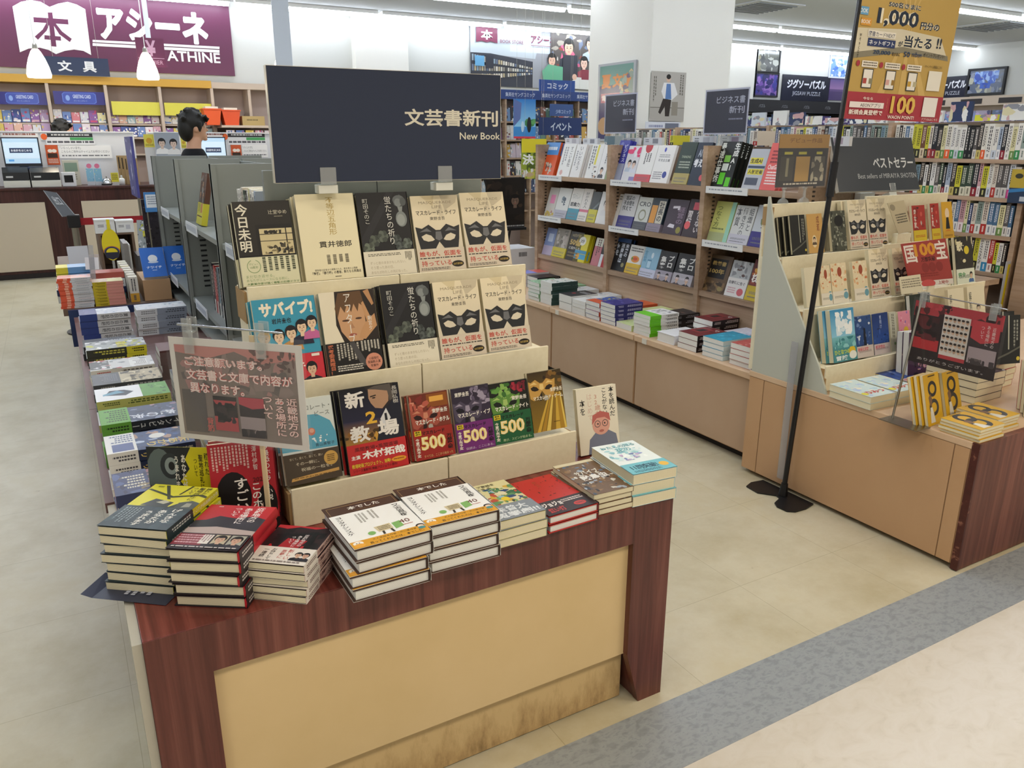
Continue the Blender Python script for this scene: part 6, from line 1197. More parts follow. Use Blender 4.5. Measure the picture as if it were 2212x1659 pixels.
pd('r_black', '1f1e24', [bl(310, 20, ['2c2a34', '3a3440', '6a4a48'])], '17161a', spine_print('8a8890', 6), t=.026); pd('r_orange', 'c85a2c', [bl(311, 10, ['d46a3a', 'b84e24']), ('r', 0, 0, 1, .34, '5a4638')], 'b8502a', [('r', 0, 0, 1, .38, '4a3a30')], t=.022); pd('r_mag', 'cfd2d4', [bl(312, 36, ['b0b4b8', 'e4e4e4', '7a8084', 'd8c8c0'])], t=.02)
pd('r_yel', 'c8c42c', [('r', 0, 0, 1, .5, '7ab4c8')], t=.02); pd('r_pink', 'd86a60', [('r', 0, 0, 1, .5, '6a70c0'), ('r', 0, .5, .5, 1, 'd8605a')], 'd8d4d4', t=.022); pd('r_violet', 'd4d4e0', [bl(313, 20, ['b4b4d8', 'e8e8f0', '8a88b8'])], 'e0e0e8', t=.022)
for a in (('p1', 0, (445, 440), 5, 'pale green topped paperback', 'the front stack at the far end'), ('p2', 0, (527, 470), 6, 'white patterned paperback with dark spine', 'the tall front stack'), ('p3', 0, (650, 518), 2, 'thick black covered volume', 'the front pair'),
          ('p4', 0, (752, 550), 4, 'plain white paperback', 'the front stack beside orange spines'), ('p5', 0, (858, 583), 4, 'blue and orange hardcover', 'the front stack'), ('p6', 0, (1000, 615), 5, 'violet covered paperback', 'the front stack'), ('p7', 0, (1112, 656), 1, 'pale lime paperback', 'on the front edge beside violet stack'),
          ('p8', 0, (1250, 697), 6, 'white paperback with neon green band', 'the front stack'), ('p9', 0, (1420, 756), 1, 'thick white hardcover', 'on the cabinet edge'), ('p10', 0, (1590, 808), 3, 'dark red and black paperback', 'the near front stack'), ('p11', 0, (1728, 875), 4, 'cyan covered paperback', 'the near front stack'), ('p12', 0, (1928, 946), 4, 'rose covered paperback', 'the last front stack by the gray panel')):
    cab_stack(*a)
for k, y, n, d, w in (('r_pink', 4.56, 4, 'pink and blue paperback', 'rear stack at the far end'), ('r_black', 4.42, 3, 'black book', 'rear stack near the far end'), ('r_yel', 4.27, 3, 'yellow and sky blue book', 'rear stack'), ('p1', 4.12, 3, 'green patterned book', 'rear stack'), ('r_mag', 3.98, 3, 'white patterned magazine', 'rear stack'), ('r_mag', 3.75, 3, 'white illustrated magazine', 'rear stack in the middle bay'),
                      ('p4', 3.60, 2, 'pale gray book', 'rear stack in the middle bay'), ('r_orange', 3.42, 3, 'orange and brown book', 'rear stack'), ('p7', 3.26, 2, 'pale lime book', 'rear stack'), ('r_black', 3.08, 3, 'black novel', 'rear stack beside the neon green stack'), ('p10', 2.80, 4, 'dark red book', 'rear stack in the near bay'), ('r_violet', 2.62, 3, 'white and violet book', 'rear stack in the near bay'), ('r_violet', 2.44, 3, 'white and lilac book', 'rear stack by the gray panel')):
    stack(k, 2.765, y, -90, .418, n, d, w, w=.13, h=.178, jit=(.003, 1.5))

# signs on top of the bookcase
for i, (px, py, qx, qy) in enumerate(((1308, 205, 1373, 288), (1525, 195, 1612, 290))):
    a = gx(px, py, 2.95); b = gx(qx, qy, 2.95)
    t = thing('shelf_sign', f"navy new business books sign in clear holder, {['far', 'near'][i]} one on the bookcase", 'sign', M=Mt((2.95, a.y, b.z), -90)); w = a.y-b.y; h = a.z-b.z
    m = MB(); m.box(0, w, 0, .002, 0, h, 'b8bcd0'); m.box(.008, w-.008, -.0005, 0, .008, h-.008, '22243c'); art(m, [('T', 'ビジネス書', .28, .68, .92, .84, 'b4b8cc', .01), ('T', '新刊', .58, .46, .92, .62, 'b4b8cc', .01), ('k', .58, .30, .9, .36, 1, '8a8ea8', 3)], wallT(0, 0, w, h, -.0006), w, h); m.build('sheet', PRINT, t)
    MB().box(-.004, w+.004, -.004, -.002, -.006, h+.006).build('holder', CLEAR, t)
    MB().box(w*.4, w*.6, -.01, .012, 1.336-b.z, -.007).build('clip', CLEARD, t)
rr = random.Random(8)
for i in range(11):
    y = 4.55-i*.205; k = i % 3
    if k == 2:
        o = spine_book('novel', 3.02, y, 1.3356, .028, .12, .05+.02*rr.random(), PAL[(i*3) % 22], f"{nth(i)} low upright book from the far end on top of the bookcase", facing='-x')
    else:
        m = MB(); h = rr.uniform(.035, .06); m.box(0, .16, 0, .02, 0, h, 'd8dade'); art(m, [('k', .1, .3, .3, .8, 2, '6a6c74', i), ('r', .5, .2, .8, .85, rr.choice(['a89aa8', 'b8b8c0', '8a8c94']))], wallT(0, 0, .16, h, 0), .16, h)
        o = m.build('index_card', PRINT); o.matrix_world = Mt((3.0, y, 1.3356), -90); tag(o, f"{nth(i)} white index card from the far end on top of the bookcase", 'index card', 'index cards on the bookcase top')

# ---------------------------------------------------------------- bestseller unit
CX, CZ = 2.402, .448
t = thing('bestseller_table', 'low beige display unit with dark red wood end facing the corridor', 'table', (CX, 1.257, 0))
part(t, 'body', MB().box(CX+.004, 4.6, 1.28, 2.22, .02, .425), BEIGE)
part(t, 'top', MB().box(CX, 4.6, 1.281, 2.222, .4255, CZ), BEIGE_L, bevel=.002)
part(t, 'end_panel', MB().box(CX, 4.6, 1.257, 1.279, .004, CZ), REDWOOD_PALE)
part(t, 'edge_strip', MB().box(CX-.0015, CX+.006, 1.2555, 1.2795, .004, CZ+.001), mat('worn_red_edge', '4c211c', .45, .4, 0, noisy([(.35, '8a5a48'), (.42, '4c211c'), (.8, '3f1a16')], 30)))
for y in (1.335, 2.14): part(t, 'seam', MB().box(CX+.0028, CX+.0039, y-.0015, y+.0015, .02, .425, '8a6a4c'), PAINT)
part(t, 'side_panel', MB().box(CX+.0015, CX+.0027, 1.285, 1.333, .02, .424), BEIGE); part(t, 'side_panel', MB().box(CX+.0015, CX+.0027, 1.337, 2.138, .02, .424), mat('beige_scuffed', 'bb9570', .45, .35, 0, noisy([(.2, 'a8855f'), (.32, 'bd9771'), (.8, 'c19c76')], 5, (1, 1, 1), 7))); part(t, 'side_panel', MB().box(CX+.0015, CX+.0027, 2.142, 2.218, .02, .424), BEIGE)
# stepped bestseller stand
LX = 2.42; LV = [(1.87, .548), (2.0, .742), (2.13, .925)]
t = thing('bestseller_stand', 'cream stepped cardboard stand of bestsellers', 'stand', (LX, 1.91, CZ))
P = [(y-.045, z) for y, z in ((1.91, CZ+.001), (1.91, .548), (1.917, .548), (1.917, .538), (2.04, .538), (2.04, .742), (2.047, .742), (2.047, .732), (2.17, .732), (2.17, .925), (2.177, .925), (2.177, .915), (2.28, .915), (2.28, 1.118), (2.292, 1.118), (2.292, CZ+.001))]
part(t, 'body', MB().prism(P, LX, 3.02, 0), CARD, bevel=.001); part(t, 'body', MB().prism([(y, z+.012 if z > .5 else z) for y, z in P], 3.024, 3.60, 0), CARD, bevel=.001)
for y, z in LV: part(t, 'side_flap', MB().box(LX-.007, LX-.0005, y+.002, y+.07, z-.075, z-.01), KRAFT)
part(t, 'side_flap', MB().box(LX-.007, LX-.0005, 2.19, 2.24, 1.04, 1.11), KRAFT)
t = thing('end_panel_board', 'pale gray side board at the left end of the bestseller stand', 'board', (CX+.05, 1.875, CZ))
part(t, 'board', MB().prism([(1.84, CZ+.0005), (2.212, CZ+.0005), (2.212, 1.15), (2.205, 1.15), (2.14, .93), (1.89, .55), (1.865, .50)], CX+.002, CX+.0105, 0), GRAYP)
part(t, 'base_clip', MB().box(CX+.011, CX+.0175, 1.86, 1.90, CZ+.001, CZ+.055), KRAFT)
o5 = lambda x, y: (1650+x/3.936, 380+y/3.936); o6 = lambda x, y: (1650+x/3.936, 600+y/3.936)
pd2 = lambda k, base, ops=(), spine=None, obi=None, oops=(), w=.105, h=.15, t=.015, page='c', hard=False: design(k, w, h, t, base, list(ops), spine=spine, obi=obi[1] if obi else 0, obi_col=obi[0] if obi else None, obi_ops=oops, page=page, hard=hard)
pd2('q_black', '1f1f1c', [('r', .58, .3, .62, 1, 'b8b8a4'), ('p', [(.0, .1), (.6, .24), (1, .36), (1, .32), (.6, .2), (0, .06)], '5a5a50'), ('K', .75, .3, .95, .9, 2, '8a8a80', 3), ('c', .93, .1, .06, 'c8b43c')], hard=True)
pd2('q_tan', 'c49a58', [('V', '成瀬', .6, .55, .8, .95, '7a3c28', .01), ('e', .4, .3, .16, .16, 'd8c49a'), ('F', .4, .35, .13, '2a2420', 'd8b898', '5a4a3a')])
pd2('q_photo', '4a4c40', [bl(320, 60, ['6a6c5c', '2c2e28', '8a8c7c', 'b0b09c']), ('e', .55, .75, .3, .14, '1c1c1a')])
pd2('q_red', 'a8342a', [('b', 321, 16, .1, .3, .9, .95, .06, .2, ['2a1c1c', 'c85a4a', '8a2c24', 'b8a89c']), ('V', '変な家', .1, .4, .3, .9, 'e8dcd0', .02)], obi=('d0b42c', .34), oops=[FINE('a83a1c', 3)])
pd2('q_yellow', 'd0a02c', [('e', .5, .7, .2, .14, 'e0c8a8'), ('p', [(.3, .3), (.7, .3), (.6, .6), (.4, .6)], '1c1a18'), ('e', .5, .2, .3, .08, 'c87a2c')], obi=('c89a30', .24), oops=[FINE('6a3a10', 4)])
pd2('q_cream', 'ddd4b8', [])
pd2('q_peach', 'e0d0ac', [bl(323, 34, ['e8dcc0', 'd8a878', 'c8784c', 'ecdcbc'], y0=.4), ('e', .55, .78, .14, .12, '9a4a30'), ('e', .85, .2, .16, .14, '6a9aa8')], obi=('ded6c4', .30), oops=[FINE('8a8474', 5), ('e', .85, .6, .15, .3, '6a9aa8')])
pd2('q_song', '2f2a22', [bl(324, 26, ['d8d0a8', '4a4438', 'b0a880', '1c1a16']), ('c', .65, .72, .14, 'd0bc2c'), ('c', .3, .2, .08, 'd0bc2c'), ('T', '歌', .1, .7, .45, .92, 'e0d8b4', .03)], w=.115, h=.17, obi=('d8dcc8', .34), oops=[('T', '完全', .08, .5, .5, .8, '3c8a4a', .03), FINE('4a5a4a', 3), ('F', .8, .6, .13, '2a2420', 'd8b898', '4a6a9a')])
pd2('q_sky', '5aa4c8', [('g', 0, .45, 1, 1, '8cc4dc', '3a8cbc'), ('b', 325, 26, .2, .5, .9, .95, .08, .22, ['e4ecf0', 'd4e4ec', 'f0f4f4']), ('g', 0, .25, 1, .48, '4a8c94', '7ab8c0'), ('b', 326, 20, 0, .22, 1, .46, .04, .14, ['5aa0a0', '8cc8c8', '3a7c84'])], w=.128, h=.18, t=.022, obi=('4a8a90', .26), oops=[('T', 'ひとなつの', .05, .55, .7, .9, 'c4d03c', .03), ('T', '冒険', .1, .1, .6, .45, 'e0e8e8', .03), ('c', .8, .7, .14, 'd8b82c'), ('e', .82, .4, .16, .3, 'e4e4dc')])
pd2('q_navy', '2c4a80', [bl(327, 34, ['3a5a98', '1f3868', 'c8d0dc', '6a84b4'], y0=.2), ('p', [(.45, .2), (.65, .2), (.6, .7), (.5, .7)], '1a2030')], obi=('c8bcb4', .28), oops=[('T', '映画化決定!', .06, .55, .7, .9, 'c84a58', .02), FINE('8a7a78', 3)])
pd2('q_night', '1f3c7c', [('g', 0, .28, 1, 1, '2a4c94', '16306c'), bl(328, 14, ['1a2c5c', '3a5ca8'], .03, .1, .25, .7), ('V', '夜明け', .45, .62, .58, .95, 'a8b8dc', .01)], obi=('c4b8b8', .26), oops=[('T', '感涙続出', .06, .5, .65, .9, 'c85a68', .02), FINE('8a8088', 4)])
pd2('q_gray', 'b8b8a8', [('K', .3, .3, .7, .95, 2, '5a5a50', 4), ('c', .6, .2, .14, '6a8a5a')])
pd2('q_pinkc', 'd88aa0', [bl(329, 30, ['e4a8b8', 'c85a80', '8a6ab0', 'e0d0d8']), ('c', .6, .5, .2, 'd8b42c')])
pd2('q_green', '1f2a20', [('T', 'その本は', .2, .45, .85, .70, 'd4dccc', .01)], w=.14, h=.18, t=.022, hard=True, page='w')
pd2('q_guide', 'ddd5b8', [('V', '解剖', .08, .5, .24, .9, '5a5a4c', .01), ('V', '図鑑', .1, .12, .24, .48, '5a5a4c', .01), ('F', .6, .55, .17, '2a2420', 'd8c4a8', '8a5a4a'), ('b', 330, 10, .4, .05, .9, .3, .05, .12, ['b05a3c', '8a8a7a', 'c8a070'])])
pd2('q_eight', 'd0a220', [('o', .5, .70, .28, .12, '2a2622', 0, 360), ('o', .5, .34, .30, .13, '3a3632', -100, 230), ('p', [(.2, .55), (.35, .62), (.42, .5), (.36, .36), (.24, .4)], '7a5a3c'), ('p', [(.2, .05), (.5, .05), (.38, .35), (.25, .35)], 'd8d4c8'), ('k', .3, .92, .75, .97, 1, '3a2c10', 3)], spine='dccf94', w=.105, h=.15, t=.0115)
pd2('q_manga', '46304c', [bl(331, 60, ['6a4a8a', 'c85a80', '3a6ab0', 'd8a0b0', '2a2034', 'e0b8a0'])], w=.15, h=.21, t=.03, page='w')
pd2('q_pale', 'c8d8d4', [bl(332, 40, ['a8c8d4', 'd8e4d0', 'e8e0c8', 'b0c0dc']), ('T', 'ひみつ', .2, .15, .9, .3, 'c0483c', .04), ('c', .1, .2, .1, 'd8cc3c')], spine='b8c4bc', w=.13, h=.18, t=.024)
pd2('q_dark', '3a3034', [bl(333, 40, ['5a4a50', '2a2228', 'b85a64', 'c8c0c4']), ('r', .0, .6, .4, 1, 'b8343c')], w=.14, h=.19, t=.03)
pd2('q_rose', 'b0484c', [bl(334, 20, ['c87078', 'd8b8b8', '6a3a40'])], w=.13, h=.19, t=.024)
def bs(k, BL, BR, TL, lv, lab, n=1, f=o5, lean=14, group=None):
    y, z = lv; p0 = gy(*f(*BL), y+.012); p1 = gy(*f(*BR), y+.012); q = gy(*f(*TL), y+.04)
    W_ = p1.x-p0.x; H_ = min(.215, max(.12, (q.z-z)/cos(radians(lean)))); T_ = DES[k]['t']
    M = Mt((p0.x, y+.012, z+.0015), 0, 90-lean) @ Matrix.Translation((0, 0, -T_))
    for i in range(n): book(k, M @ Matrix.Translation((-.012*i, -.0, -(T_+.0032)*i)), lab if i == 0 else lab+f", {['', 'second', 'third', 'fourth'][i]} copy behind", 'book', group, w=W_, h=H_)
A, B, C_ = LV[2], LV[1], LV[0]
bs('q_black', (250, 655), (372, 640), (248, 340), A, 'black night scene novel, top step of the bestseller stand', 3)
bs('q_tan', (390, 640), (520, 622), (385, 330), A, 'tan paperback with small figure on bestseller top step', 1)
bs('q_photo', (590, 612), (715, 600), (575, 305), A, 'gray photo covered paperback on bestseller top step', 1)
bs('mask', (742, 602), (895, 590), (722, 215), A, 'cream mask novel, left of the pair on bestseller top step', 2)
bs('mask', (905, 588), (1060, 570), (882, 205), A, 'cream mask novel, right of the pair on bestseller top step', 1)
bs('q_red', (1285, 540), (1392, 530), (1275, 258), A, 'red paperback with yellow band, bestseller top step', 1)
bs('q_red', (1440, 522), (1512, 512), (1440, 240), A, 'red paperback with yellow band beside the yellow paperback', 1)
bs('q_yellow', (1535, 515), (1624, 502), (1520, 228), A, 'yellow paperback with black figure, bestseller top step', 1)
bs('q_cream', (368, 1112), (478, 1100), (340, 790), B, 'blank cream paperback, left end of bestseller middle step', 1)
bs('q_peach', (495, 1098), (586, 1086), (476, 775), B, 'peach paperback, first on bestseller middle step', 1)
bs('q_peach', (592, 1082), (722, 1062), (577, 755), B, 'peach paperback, second on bestseller middle step', 1)
bs('q_peach', (776, 1056), (896, 1038), (757, 735), B, 'peach paperback, third on bestseller middle step', 1)
bs('mask', (920, 1032), (1076, 1012), (905, 640), B, 'cream mask novel, left of the pair on bestseller middle step', 1)
bs('mask', (1118, 1005), (1250, 985), (1075, 630), B, 'cream mask novel half hidden by the paper card', 1)
bs('q_song', (1650, 905), (1800, 880), (1602, 515), B, 'black and cream patterned book, right on middle step', 2)
bs('q_sky', (600, 1568), (796, 1538), (497, 1172), C_, 'sky blue cloud novel at the left of the lowest step', 2)
bs('q_navy', (800, 1532), (936, 1508), (777, 1210), C_, 'blue paperback with dark figure on the lowest step', 2)
bs('q_night', (946, 1502), (1078, 1482), (937, 1185), C_, 'night blue paperback on the lowest step', 1)
bs('q_gray', (1090, 1482), (1148, 1472), (1072, 1170), C_, 'gray green paperback on the lowest step', 1)
bs('q_pinkc', (1165, 1470), (1262, 1458), (1148, 1165), C_, 'pink patterned paperback on the lowest step', 1)
bs('q_green', (1275, 1440), (1440, 1420), (1265, 1030), C_, 'dark green titled hardcover, lowest step', 1)
bs('q_guide', (1640, 1122), (1772, 1105), (1622, 960), C_, 'cream guide with drawn woman, left of the pair', 1)
bs('q_guide', (1800, 1112), (1942, 1098), (1782, 900), C_, 'cream guide with drawn woman, right of the pair', 1)
# bestseller sign
board_sign('sign_board', 'dark gray Best sellers sign board leaning back above the bestseller stand', (3.24, 2.37, 1.258), .515, .245, .018,
           [('T', 'ベストセラー', .46, .42, .965, .62, 'd8d8d4', .02), ('T', 'Best sellers of MIRAIYA SHOTEN', .255, .235, .98, .325, 'b8bab8')], rz=-4, lean=20, base='45484c', side='c8c4b8', clips=(.08,))
t = thing('sign_support', 'white support post behind the Best sellers sign', 'support', (3.25, 2.42, .45)); part(t, 'post', MB().box(3.2, 3.3, 2.40, 2.43, .0, 1.13), WHITEP)
# black award poster standing on the stand's top edge
x0, z0, x1, z1 = pb(1680, 290, 1787, 403, 2.24)
t = thing('award_poster', 'black and gold poster of three award books in clear suction stand', 'poster', (x0, 2.24, z0)); m = MB(); m.box(x0, x1, 2.24, 2.242, z0, z1, '1f1a1c')
art(m, [('r', 0, .74, 1, 1, 'b08438'), ('T', 'デビュー作品', .2, .84, .85, .93, '7a4c1c', .01), ('r', .06, .12, .32, .58, '3a362c'), ('r', .17, .2, .22, .55, '8a8468'), ('r', .36, .10, .64, .58, 'b48e48'), ('r', .68, .10, .95, .58, '4a463c'), ('b', 340, 14, .68, .1, .95, .58, .03, .08, ['8a8270', '2a2620', 'b0a890']), ('r', .12, .62, .28, .67, 'b8b03c'), ('r', .40, .62, .56, .67, 'b8b03c'), ('r', .76, .62, .88, .67, 'b8b03c'), ('k', .15, .02, .85, .08, 1, 'c8c0b0', 3)], wallT(x0, z0, x1, z1, 2.24), x1-x0, z1-z0)
part(t, 'sheet', m, PRINT); part(t, 'sleeve', MB().box(x0-.006, x1+.006, 2.237, 2.238, z0-.006, z1+.006), CLEAR)
for u in (.16, .58):
    xx = x0+(x1-x0)*u+.01; zz = 1.1185
    part(t, 'suction_foot', MB().lathe([(.022, 0), (.018, .012), (.006, .02), (.005, z0-zz-.012), (.012, z0-zz-.004), (.0, z0-zz)], (xx, 2.243, zz), 14), CLEARD)
# red national treasure poster and paper cards
def slab(name, lab, cat, pts, Y, base, ops, f=o5, th=.002, dz=0):
    TL, TR, BL, BR = [gy(*f(*p), Y) for p in pts]; t = thing(name, lab, cat, (BL.x, Y, BL.z)); m = MB(); B_ = Vector((0, th, 0))
    q = [BL, BR, TR, TL]; m.face(q, base); m.face([p+B_ for p in q][::-1], base)
    for i in range(4): m.face([q[(i+1) % 4], q[i], q[i]+B_, q[(i+1) % 4]+B_], base)
    art(m, ops, lambda u, v, d: tuple(BL.lerp(BR, u).lerp(TL.lerp(TR, u), v)-Vector((0, d, 0))), (TR-TL).length, (TL-BL).length); part(t, 'sheet', m, PRINT); return t, BL, BR
t, a, b = slab('promotion_poster', 'red poster board with gold 100 and big white characters', 'poster', ((1165, 580), (1545, 530), (1245, 950), (1615, 915)), 1.985, 'a03a34', [('V', '国', .02, .55, .30, .98, 'e8e0d8', .02), ('V', '宝', .70, .55, .98, .98, 'e8e0d8', .02), ('T', '100', .25, .68, .72, .96, 'd8962c', .04), ('T', '万部突破', .36, .55, .68, .66, '4a1414', .03), ('c', .42, .42, .08, '8a2c28'), ('c', .58, .42, .08, '8a2c28'), ('c', .74, .42, .08, '8a2c28'), ('r', .05, .0, 1, .12, 'e0d8d0'), ('e', .42, .06, .16, .09, 'c85050'), ('T', '上映中', .64, .02, .88, .10, 'a03a34', .02), ('k', .2, .2, .7, .3, 2, '8a2c28', 3)])
part(t, 'support', MB().box((a.x+b.x)/2-.02, (a.x+b.x)/2+.02, 1.9875, 1.998, .549, a.z+.05), CARD)
t, a, b = slab('paper_card', 'cream handwritten paper card before the red poster', 'card', ((1150, 862), (1330, 836), (1170, 1008), (1352, 985)), 1.955, 'e0d8bc', [('k', .08, .3, .95, .85, 4, '8a8470', 3)]); part(t, 'stem', MB().box((a.x+b.x)/2-.006, (a.x+b.x)/2+.006, 1.9575, 1.963, .549, a.z), CLEARD)
t, a, b = slab('paper_card', 'beige promotional card leaning among the top step paperbacks', 'card', ((1050, 232), (1190, 205), (1145, 495), (1262, 470)), 2.137, 'c8bc9c', [('c', .2, .84, .16, '9a9078'), ('k', .2, .3, .9, .62, 4, '5a5446', 4)]); part(t, 'foot', MB().box(a.x, b.x, 2.1395, 2.165, .9155+.013, a.z), CARD)
# flat piles and standing books on the front of the unit
p = gz(*o6(745, 1098), CZ)
for i, (dx, dy, n, w) in enumerate(((0, 0, 2, 'left pale pile before the bestseller stand'), (.14, -.008, 2, 'right pale pile before the bestseller stand'))): stack('q_pale', 2.375+.08+dx, 1.73+dy, -2, CZ, n, 'pale pastel picture novel', w, jit=(.002, .5))
stack('q_night', 2.78, 1.80, 0, CZ, 2, 'dark blue paperback', 'low pile behind the pale novels', w=.13, h=.17)
def stand_on(k, BL, BR, TL, zt, lean, lab, n=1, f=o6, dx=-.0, step=None):
    p0 = gz(*f(*BL), zt); p1 = gz(*f(*BR), zt); rz = math.degrees(math.atan2(p1.y-p0.y, p1.x-p0.x)); q = gy(*f(*TL), p0.y+.02); W_ = (p1-p0).length; H_ = (q.z-zt)/cos(radians(lean)); T_ = DES[k]['t']
    M = Mt((p0.x, p0.y, zt+.001), rz, 90-lean) @ Matrix.Translation((0, 0, -T_))
    for i in range(n): book(k, M @ Matrix.Translation((dx*i, 0, -(T_+.0025 if step is None else step)*i)), lab if i == 0 else lab+f", {['', 'second', 'third', 'fourth'][i]} copy behind", 'book', w=W_, h=H_)
stand_on('q_manga', (1218, 905), (1450, 880), (1205, 480), CZ, 8, 'large colourful comic standing behind the poster holder', 2)
stand_on('q_eight', (1402, 1272), (1530, 1225), (1335, 872), CZ, 16, 'yellow book with black numeral, left one in the clear rack', 3, dx=-.012)
stand_on('q_eight', (1560, 1210), (1690, 1160), (1512, 840), CZ, 16, 'yellow book with black numeral, right one in the clear rack', 2, dx=-.006)
p = gz(*o6(1402, 1272), CZ); t = thing('clear_rack', 'clear acrylic book rack holding the standing yellow books', 'rack', (p.x, p.y, CZ))
part(t, 'base', MB().box(p.x-.07, p.x+.20, p.y-.012, p.y+.10, CZ+.0002, CZ+.001), CLEAR); part(t, 'front_lip', MB().box(p.x+.01, p.x+.19, p.y-.014, p.y-.012, CZ+.001, CZ+.035), CLEAR); part(t, 'back_plate', MB().box(p.x-.07, p.x+.20, p.y+.10, p.y+.102, CZ+.001, CZ+.14), CLEAR)
stack('q_eight', 2.475, 1.333, 0, CZ, 4, 'yellow book with black numeral', 'the flat stack at the corner', w=.13, h=.133, t=.0108, jit=(.003, 1))
stack('q_eight', 2.615, 1.365, 0, CZ, 4, 'yellow book with black numeral', 'the second flat stack', w=.125, h=.14, t=.0108, jit=(.003, 1))
stack('q_dark', 2.86, 1.60, 0, CZ, 4, 'dark patterned thick novel', 'the stack behind the yellow books', w=.17, h=.2, t=.026, jit=(.003, 1))
stack('q_rose', 3.06, 1.66, 2, CZ, 5, 'rose and gray novel', 'the stack right of dark novels', w=.16, h=.19, jit=(.004, 2))
for i in range(3): book('q_rose' if i else 'q_dark', Mt((2.79+.035*i, 1.34+.03*i, CZ+.001), -20, 84), f"red edged novel standing at the picture's right edge, {nth(i)} of three", w=.13, h=.175)
for i in range(2): book('q_black', Mt((2.93+.05*i, 1.56+.05*i, CZ+.112+.0*i), -15, 78), f"black photo novel leaning on the stack at right, {nth(i)} of two", w=.13, h=.18)
# thank-you poster in its wire stand (faces the aisle)
t = thing('poster_stand', 'wire stand holding the red and black thank-you poster', 'poster stand', M=Mt((2.484, 1.446, .737), -90)); w, h = .297, .21
m = MB(); m.box(-w/2, w/2, 0, .001, -h/2, h/2, '1f1a1c')
art(m, [('r', .0, .76, 1, 1, 'a03038'), ('b', 350, 26, 0, .72, 1, 1, .02, .08, ['2a1a1c', '4a1c20', 'b03a40']), ('r', .04, .24, .34, .80, '241a1c'), ('r', .04, .24, .34, .42, 'b02a30'), ('b', 351, 20, .06, .4, .32, .78, .03, .08, ['120c0e', '5a2026', '3a1a1e']), ('r', .36, .16, .66, .86, 'cfc8c0'), ('r', .36, .16, .66, .22, 'a8343a'), ('r', .68, .5, .98, .86, 'b03840'), ('p', [(.66, .6), (.8, .52), (1, .60), (1, .44), (.66, .44)], '2c282c'), ('r', .68, .2, .98, .45, '9a8c90'), ('b', 352, 16, .7, .18, .98, .28, .02, .05, ['3a3438', '55504f']), ('V', '近畿地方の', .90, .48, .94, .80, 'd8c8c4'), ('V', 'ある場所に', .84, .50, .88, .82, 'd8c8c4'), ('V', 'ついて', .78, .60, .82, .80, 'd8c8c4'), ('T', 'ありがとうございます。', .12, .06, .88, .11, 'c8c0bc')]
     + [('e', .39+.048*i, .79-.096*j, .016, .033, ['c8a890', 'd0b098', 'b89880'][(i+j) % 3]) for i in range(6) for j in range(6)] + [('e', .39+.048*i, .812-.096*j, .018, .018, '2a2422') for i in range(6) for j in range(6)], wallT(-w/2, -h/2, w/2, h/2, 0), w, h, base=4)
m.build('paper', PRINT, t); MB().box(-w/2-.004, w/2+.012, -.006, -.0055, -h/2-.012, h/2+.012).build('sleeve', CLEAR, t); MB().tube((-w/2+.0, .004, h/2+.024), (w/2-.0, .004, h/2+.02), .0022).build('crossbar', CHROME, t)
for cx in (-.12, .115):
    c = MB(); c.box(cx-.012, cx+.012, -.009, -.0065, h/2-.02, h/2+.032); c.box(cx-.012, cx+.012, .007, .010, h/2-.02, h/2+.032); c.box(cx-.009, cx+.009, -.0065, .007, h/2+.006, h/2+.009); c.build('clip', CLEARD, t, bevel=.002)
b = gz(1927, 905, CZ); li = t.matrix_world.inverted() @ Vector((b.x, b.y, CZ))
MB().tube(li, (-.13, .006, h/2+.03), .004).build('rod', STEEL, t); MB().box(li.x-.02, li.x+.12, li.y-.045, li.y+.03, li.z+.0005, li.z+.003, '4c4e52').build('foot_plate', STEEL, t)

# campaign banner on a black floor stand
t = thing('banner_stand', 'black floor stand with gold campaign poster beside the bestseller unit', 'banner stand', (2.37, 1.945, 0))
P0 = Vector((2.356, 1.945, .006)); P1 = Vector((2.482, 1.945, 2.2)); dv = (P1-P0).normalized()
part(t, 'pole', MB().tube(P0, P1, .010, .009, 14), BLACKP); part(t, 'pole_joint', MB().tube(P0+dv*1.16, P0+dv*1.28, .0145, .0145, 14), BLACKP); part(t, 'pole_foot', MB().tube(P0, P0+dv*.05, .018, .013, 14), BLACKP)
pts = [gz(*q, .005) for q in ((1612, 1050), (1622, 1042), (1652, 1036), (1690, 1040), (1712, 1052), (1740, 1068), (1768, 1085), (1742, 1098), (1718, 1105), (1700, 1104), (1678, 1094), (1673, 1086), (1684, 1076), (1676, 1070), (1650, 1066), (1636, 1064))]
part(t, 'base_plate', MB().prism([(min(q.x, 2.399), q.y) for q in pts], .0008, .006, 2), BLACKP)
part(t, 'clear_strip', MB().prism([(1.98, .05), (2.012, .05), (2.012, .62), (1.98, .62)], 2.388, 2.3895, 0), FILM)
BZ, BH = 1.43, .728; bx = lambda z: P0.x+(P1.x-P0.x)*z/2.2
bl0, br0 = Vector((bx(BZ)-.008, 1.93, BZ)), Vector((bx(BZ)+.535, 1.93, BZ-.006)); up = dv*BH
def PU(px, py): v = (258-py)/258*.525; return ((px-(1812+56*(258-py)/258))/207, v)
def PT(s, x0, y0, x1, y1, c, off=.03): a = PU(x0, y1); b = PU(x1, y0); return ('T', s, a[0], a[1], b[0], b[1], c, off)
def PR(x0, y0, x1, y1, c): a = PU(x0, y1); b = PU(x1, y0); return ('r', a[0], a[1], b[0], b[1], c)
def PP(pts, c): return ('p', [PU(*q) for q in pts], c)
ops = [('p', [(.5, .45), (x, 1.0), (x+.09, 1.0)], 'd0b06a') for x in (-.3, 0, .25, .55, .8, 1.1)] + [('p', [(.5, .45), (x, 0), (x+.1, 0)], 'd0b06a') for x in (-.1, .2, .5, .8)]
